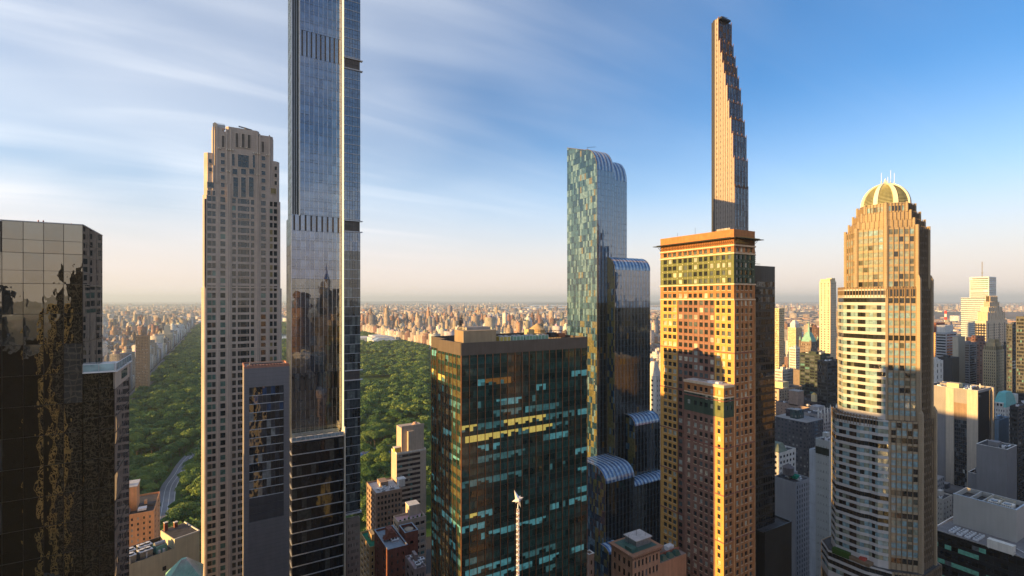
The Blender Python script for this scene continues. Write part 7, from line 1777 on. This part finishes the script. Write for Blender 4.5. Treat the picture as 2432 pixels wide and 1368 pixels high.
for k in range(9000):      # Bronx and Queens out to the ridges, thinner and larger
    z = 8200 + 17000 * fr_.random() ** 1.5; px = fr_.uniform(-40, 2470); x, y = en(px, z)
    if on_water(x, y, W1) or on_water(x, y, W2): continue
    s = fr_.uniform(25, 90) ; h = fr_.uniform(8, 22) if fr_.random() < .93 else fr_.uniform(40, 95)
    if h > 40: s = fr_.uniform(22, 50)
    lot(x, x + s, y, y + fr_.uniform(.5, 1.4) * s, h, fr_.choice(UP), fr_, False)
LOTS.sort(key=lambda t: t[0])
LAB = {'cream': 'cream stone', 'white': 'white', 'tan': 'tan brick', 'brick': 'red-brown brick', 'orange': 'orange brick', 'grey': 'grey concrete', 'dark': 'dark glass', 'brown': 'brown brick', 'pink': 'pinkish brick'}
HID = [(-60, 300), (481, 664), (690, 852), (1010, 1545), (1574, 1838), (1990, 2203)]       # hidden behind the near towers
def seen_lot(B, h):
    x, y = B[0][0], B[0][2]; p = px_of(x, y); z = depth(x, y); yt = HY + (CAMH - h) * F / z
    for a, c in HID:
        if a < p < c - 6 and not (1010 < p < 1345 and yt < 795): return False
    return -10 < p < 2440
vis = [t for t in LOTS if seen_lot(t[1], t[3])]
hidden = [t for t in LOTS if not seen_lot(t[1], t[3])]
def size_px(t):
    B = t[1][0]; z = depth(B[0], B[2]); return min((B[1] - B[0]) * F / z * 2, t[3] * F / z) + t[3] * F / z * .3
vis.sort(key=lambda t: -size_px(t))
GSEEN = {}
for t in vis[:290]:
    B = t[1]; x, y = B[0][0], B[0][2]
    side = 'west of the park' if x < -100 else 'east of the park' if y > 405 else 'in the midtown blocks south-east of the park'
    kind = 'tower' if t[3] > 62 else 'building'
    e_label = '%s %s with rows of small windows %s' % (LAB[t[2]], 'high-rise' if kind == 'tower' else 'block', side)
    me = city_mesh('city_building', [(b[0] - x, b[1] - x, b[2] - y, b[3] - y, *b[4:]) for b in B])
    o = bpy.data.objects.new('city_high_rise' if kind == 'tower' else 'city_building', me); COL.objects.link(o); o.location = (x, y, 0)
    o['label'] = e_label; o['category'] = kind
    o['group'] = '%s %ss %s' % (LAB[t[2]], 'high-rise' if kind == 'tower' else 'block', side)
rest = [b for t in vis[290:] + hidden for b in t[1]]
o = bpy.data.objects.new('distant_city_blocks', city_mesh('distant_city_blocks', rest)); COL.objects.link(o)
o['kind'] = 'stuff'; o['label'] = 'distant city blocks of brick and stone spreading to the horizon'; o['category'] = 'city blocks'

# ------------------------------------------------------------------ park trees
def leaf_mat(name, c):
    m, nt, b = nodes_of(name); N = nt.nodes; L = nt.links
    oi = N.new('ShaderNodeObjectInfo'); g = N.new('ShaderNodeNewGeometry')
    n = N.new('ShaderNodeTexNoise'); n.inputs['Scale'].default_value = .018; n.inputs['Detail'].default_value = 3; L.new(g.outputs['Position'], n.inputs['Vector'])
    ad = N.new('ShaderNodeMath'); ad.operation = 'MULTIPLY_ADD'; L.new(oi.outputs['Random'], ad.inputs[0]); ad.inputs[1].default_value = .85
    sb = N.new('ShaderNodeMath'); sb.operation = 'SUBTRACT'; L.new(n.outputs['Fac'], sb.inputs[0]); sb.inputs[1].default_value = .35; L.new(sb.outputs[0], ad.inputs[2])
    cr = N.new('ShaderNodeValToRGB'); L.new(ad.outputs[0], cr.inputs[0]); e = cr.color_ramp.elements
    e[0].position = .0; e[0].color = (.036, .088, .028, 1); e[1].position = 1.0; e[1].color = (.22, .29, .06, 1)
    q = cr.color_ramp.elements.new(.5); q.color = (.085, .175, .045, 1)
    L.new(cr.outputs[0], b.inputs['Base Color']); b.inputs['Roughness'].default_value = .6; b.inputs['Specular IOR Level'].default_value = .25
    tr = N.new('ShaderNodeBsdfTranslucent'); L.new(cr.outputs[0], tr.inputs['Color']); mx = N.new('ShaderNodeMixShader'); mx.inputs[0].default_value = .25
    L.new(b.outputs[0], mx.inputs[1]); L.new(tr.outputs[0], mx.inputs[2]); L.new(mx.outputs[0], N['Material Output'].inputs['Surface'])
    return m
LEAF = leaf_mat('leaves', 0); BARK = stone('bark', (.10, .075, .055), .2)
def crown_mesh(seed, n, size, R=6.2, Hc=11.0, lumps=13):
    r = np.random.default_rng(seed); cs = []
    for i in range(lumps):
        a = r.uniform(0, 6.283); rr = R * math.sqrt(r.uniform(0, 1)) * .72; zt = Hc * (.42 + .38 * (1 - (rr / R) ** 2) * r.uniform(.6, 1.15))
        cs.append((rr * math.cos(a), rr * math.sin(a), 4.2 + zt * .8, R * r.uniform(.30, .50)))
    cs.append((0, 0, 4 + Hc * .62, R * .55)); cs = np.array(cs)
    pk = r.integers(0, len(cs), n); d = r.normal(size=(n, 3)); d /= np.linalg.norm(d, axis=1)[:, None]; d[:, 2] = np.abs(d[:, 2]) * 1.0 - .25
    d /= np.linalg.norm(d, axis=1)[:, None]
    rad = cs[pk, 3] * r.uniform(.78, 1.08, n)
    P = cs[pk, :3] + d * rad[:, None] * np.array([1, 1, .8])
    nr = d + r.normal(size=(n, 3)) * .55; nr /= np.linalg.norm(nr, axis=1)[:, None]
    t = np.cross(nr, r.normal(size=(n, 3))); t /= np.linalg.norm(t, axis=1)[:, None]; bb = np.cross(nr, t)
    s = size * r.uniform(.6, 1.3, n)[:, None]
    V = np.stack([P - t * s - bb * s * .5, P + t * s * .3 - bb * s, P + t * s + bb * s * .5, P - t * s * .3 + bb * s], 1).reshape(-1, 3)
    me = bpy.data.meshes.new('crown'); me.from_pydata(V.tolist(), [], (np.arange(n * 4).reshape(-1, 4)).tolist()); me.materials.append(LEAF); me.update(); return me
def trunk_mesh(seed):
    r = random.Random(seed); b = MB(); b.cyl(0, 0, 0, 5.5, .45, .26, BARK, 8)
    for k in range(4):
        a = k * 1.57 + r.uniform(-.4, .4); q = (1.9 * math.cos(a), 1.9 * math.sin(a), 8.0 + r.uniform(-.6, .8))
        b.bar((0, 0, 4.2 + .3 * k), q, .13, BARK, 5); b.bar(q, (q[0] * 1.9, q[1] * 1.9, q[2] + 2), .07, BARK, 4)
    me = bpy.data.meshes.new('trunk'); me.from_pydata(b.v, [], b.f); me.materials.append(BARK); me.update(); return me
CR = [crown_mesh(40 + i, 2600, .40, R=6.0 + .5 * (i % 3), Hc=10 + i % 3 * 1.4) for i in range(6)]
CRF = [crown_mesh(60 + i, 420, .95, R=6.4, Hc=11) for i in range(3)]
TRK = [trunk_mesh(i) for i in range(3)]
def dseg(x, y, P):
    m = 1e9
    for (a, b_) in zip(P[:-1], P[1:]):
        dx, dy = b_[0] - a[0], b_[1] - a[1]; t = max(0, min(1, ((x - a[0]) * dx + (y - a[1]) * dy) / (dx * dx + dy * dy)))
        m = min(m, math.hypot(x - a[0] - t * dx, y - a[1] - t * dy))
    return m
from mathutils import noise as mn
def open_at(x, y):
    if 575 < y < 745 and x < 110 and dseg(x, y, drive) < 10.5: return True
    if y < 950 and x < 110 and dseg(x, y, drive) < 8.5: return True
    if y < 760 and 60 < x < 260 and dseg(x, y, path2) < 8: return True
    if on_water(x, y, RES) or on_water(x, y, POND) or on_water(x, y, LAKE) or on_water(x, y, RINK): return True
    for q in MEADOW:
        if on_water(x, y, q): return True
    if 560 < x < 735 and 2190 < y < 2620: return True       # the museum
    return mn.noise(Vector((x * .011, y * .011, 3))) > .37
tr_ = random.Random(5); pts = []
y = PARK[2] + 6
while y < PARK[3]:
    st = 12.0 if y < 1500 else 13 if y < 2600 else 15
    x = PARK[0] + 3
    while x < PARK[1] - 3:
        xx, yy = x + tr_.uniform(-.42, .42) * st, y + tr_.uniform(-.42, .42) * st
        x += st
        if not in_view(xx, yy, 30) or not free(xx - 3, xx + 3, yy - 3, yy + 3, 1) or open_at(xx, yy): continue
        p = px_of(xx, yy); 
        if (488 < p < 652 or 700 < p < 846 or 1016 < p < 1540 or 1580 < p < 1835 or p > 2000) and not (1016 < p < 1345 and y > 2400): continue
        pts.append((xx, yy, (tr_.uniform(.7, 1.2) if tr_.random() < .3 else tr_.uniform(1.1, 1.75)), tr_.uniform(0, 6.28)))
    y += st
pts.sort(key=lambda t: t[0] ** 2 + t[1] ** 2)
near = []; far = []
for p in pts:
    q = px_of(p[0], p[1]); v = (306 < q < 480) or (855 < q < 1006)
    z = depth(p[0], p[1]); yy = HY + (CAMH - 14) * F / z
    (near if v and len(near) < 295 and yy < 1240 else far).append(p)
for i, (x, y, s, a) in enumerate(near):
    e = bpy.data.objects.new('park_tree', None); COL.objects.link(e); e.location = (x, y, .1); e.scale = (s, s, s * tr_.uniform(.75, 1.0)); e.rotation_euler = (0, 0, a)
    e['label'] = 'green broad-leaved tree in the dense woods of the park'; e['category'] = 'tree'; e['group'] = 'trees at the near end of the park'
    for nm, me in (('trunk', TRK[i % 3]), ('crown', CR[i % 6])):
        o = bpy.data.objects.new(nm, me); COL.objects.link(o); o.parent = e
# everything beyond: one wood, instanced
src = bpy.data.collections.new('tree_sources')
for i in range(3):
    me = CRF[i]; b_ = bpy.data.objects.new('far_crown', me); src.objects.link(b_)
wm = bpy.data.meshes.new('park_woods'); wm.from_pydata([(p[0], p[1], .1) for p in far], [], [])
a_s = wm.attributes.new('s', 'FLOAT', 'POINT'); a_s.data.foreach_set('value', [p[2] for p in far])
a_r = wm.attributes.new('r', 'FLOAT_VECTOR', 'POINT'); a_r.data.foreach_set('vector', [v for p in far for v in (0, 0, p[3])])
wo = bpy.data.objects.new('park_woods', wm); COL.objects.link(wo); wo['kind'] = 'stuff'; wo['label'] = 'dense green woods filling the long park'; wo['category'] = 'woods'
ng = bpy.data.node_groups.new('woods', 'GeometryNodeTree')
ng.interface.new_socket('Geometry', in_out='INPUT', socket_type='NodeSocketGeometry'); ng.interface.new_socket('Geometry', in_out='OUTPUT', socket_type='NodeSocketGeometry')
gi = ng.nodes.new('NodeGroupInput'); go = ng.nodes.new('NodeGroupOutput'); ip = ng.nodes.new('GeometryNodeInstanceOnPoints')
ci = ng.nodes.new('GeometryNodeCollectionInfo'); ci.inputs['Collection'].default_value = src; ci.inputs['Separate Children'].default_value = True; ci.inputs['Reset Children'].default_value = True
m2p = ng.nodes.new('GeometryNodeMeshToPoints')
ng.links.new(gi.outputs[0], m2p.inputs[0]); ng.links.new(m2p.outputs[0], ip.inputs['Points']); ng.links.new(ci.outputs[0], ip.inputs['Instance']); ip.inputs['Pick Instance'].default_value = True
def named(nm, ty):
    n = ng.nodes.new('GeometryNodeInputNamedAttribute'); n.data_type = ty; n.inputs['Name'].default_value = nm
    return [o for o in n.outputs if o.enabled][0]
ng.links.new(named('s', 'FLOAT'), ip.inputs['Scale'])
e2r = ng.nodes.new('FunctionNodeEulerToRotation'); ng.links.new(named('r', 'FLOAT_VECTOR'), e2r.inputs[0]); ng.links.new(e2r.outputs[0], ip.inputs['Rotation'])
ri = ng.nodes.new('FunctionNodeRandomValue'); ri.data_type = 'INT'
for s_ in ri.inputs:
    if s_.enabled and s_.name == 'Max': s_.default_value = 2
    if s_.enabled and s_.name == 'Min': s_.default_value = 0
ng.links.new([o for o in ri.outputs if o.enabled][0], ip.inputs['Instance Index'])
ng.links.new(ip.outputs[0], go.inputs[0])
md = wo.modifiers.new('woods', 'NODES'); md.node_group = ng

# ------------------------------------------------------------------ air
hm = bpy.data.materials.new('haze'); hm.use_nodes = True; nt = hm.node_tree; nt.nodes.clear()
ho = nt.nodes.new('ShaderNodeOutputMaterial'); pv = nt.nodes.new('ShaderNodeVolumePrincipled')
pv.inputs['Color'].default_value = (.66, .83, 1.0, 1); pv.inputs['Density'].default_value = HAZE; pv.inputs['Anisotropy'].default_value = .15
nt.links.new(pv.outputs[0], ho.inputs['Volume'])
b = MB(); b.box(-12000, 60000, -12000, 60000, -2, 520, hm); o = b.build('haze', kind='stuff')
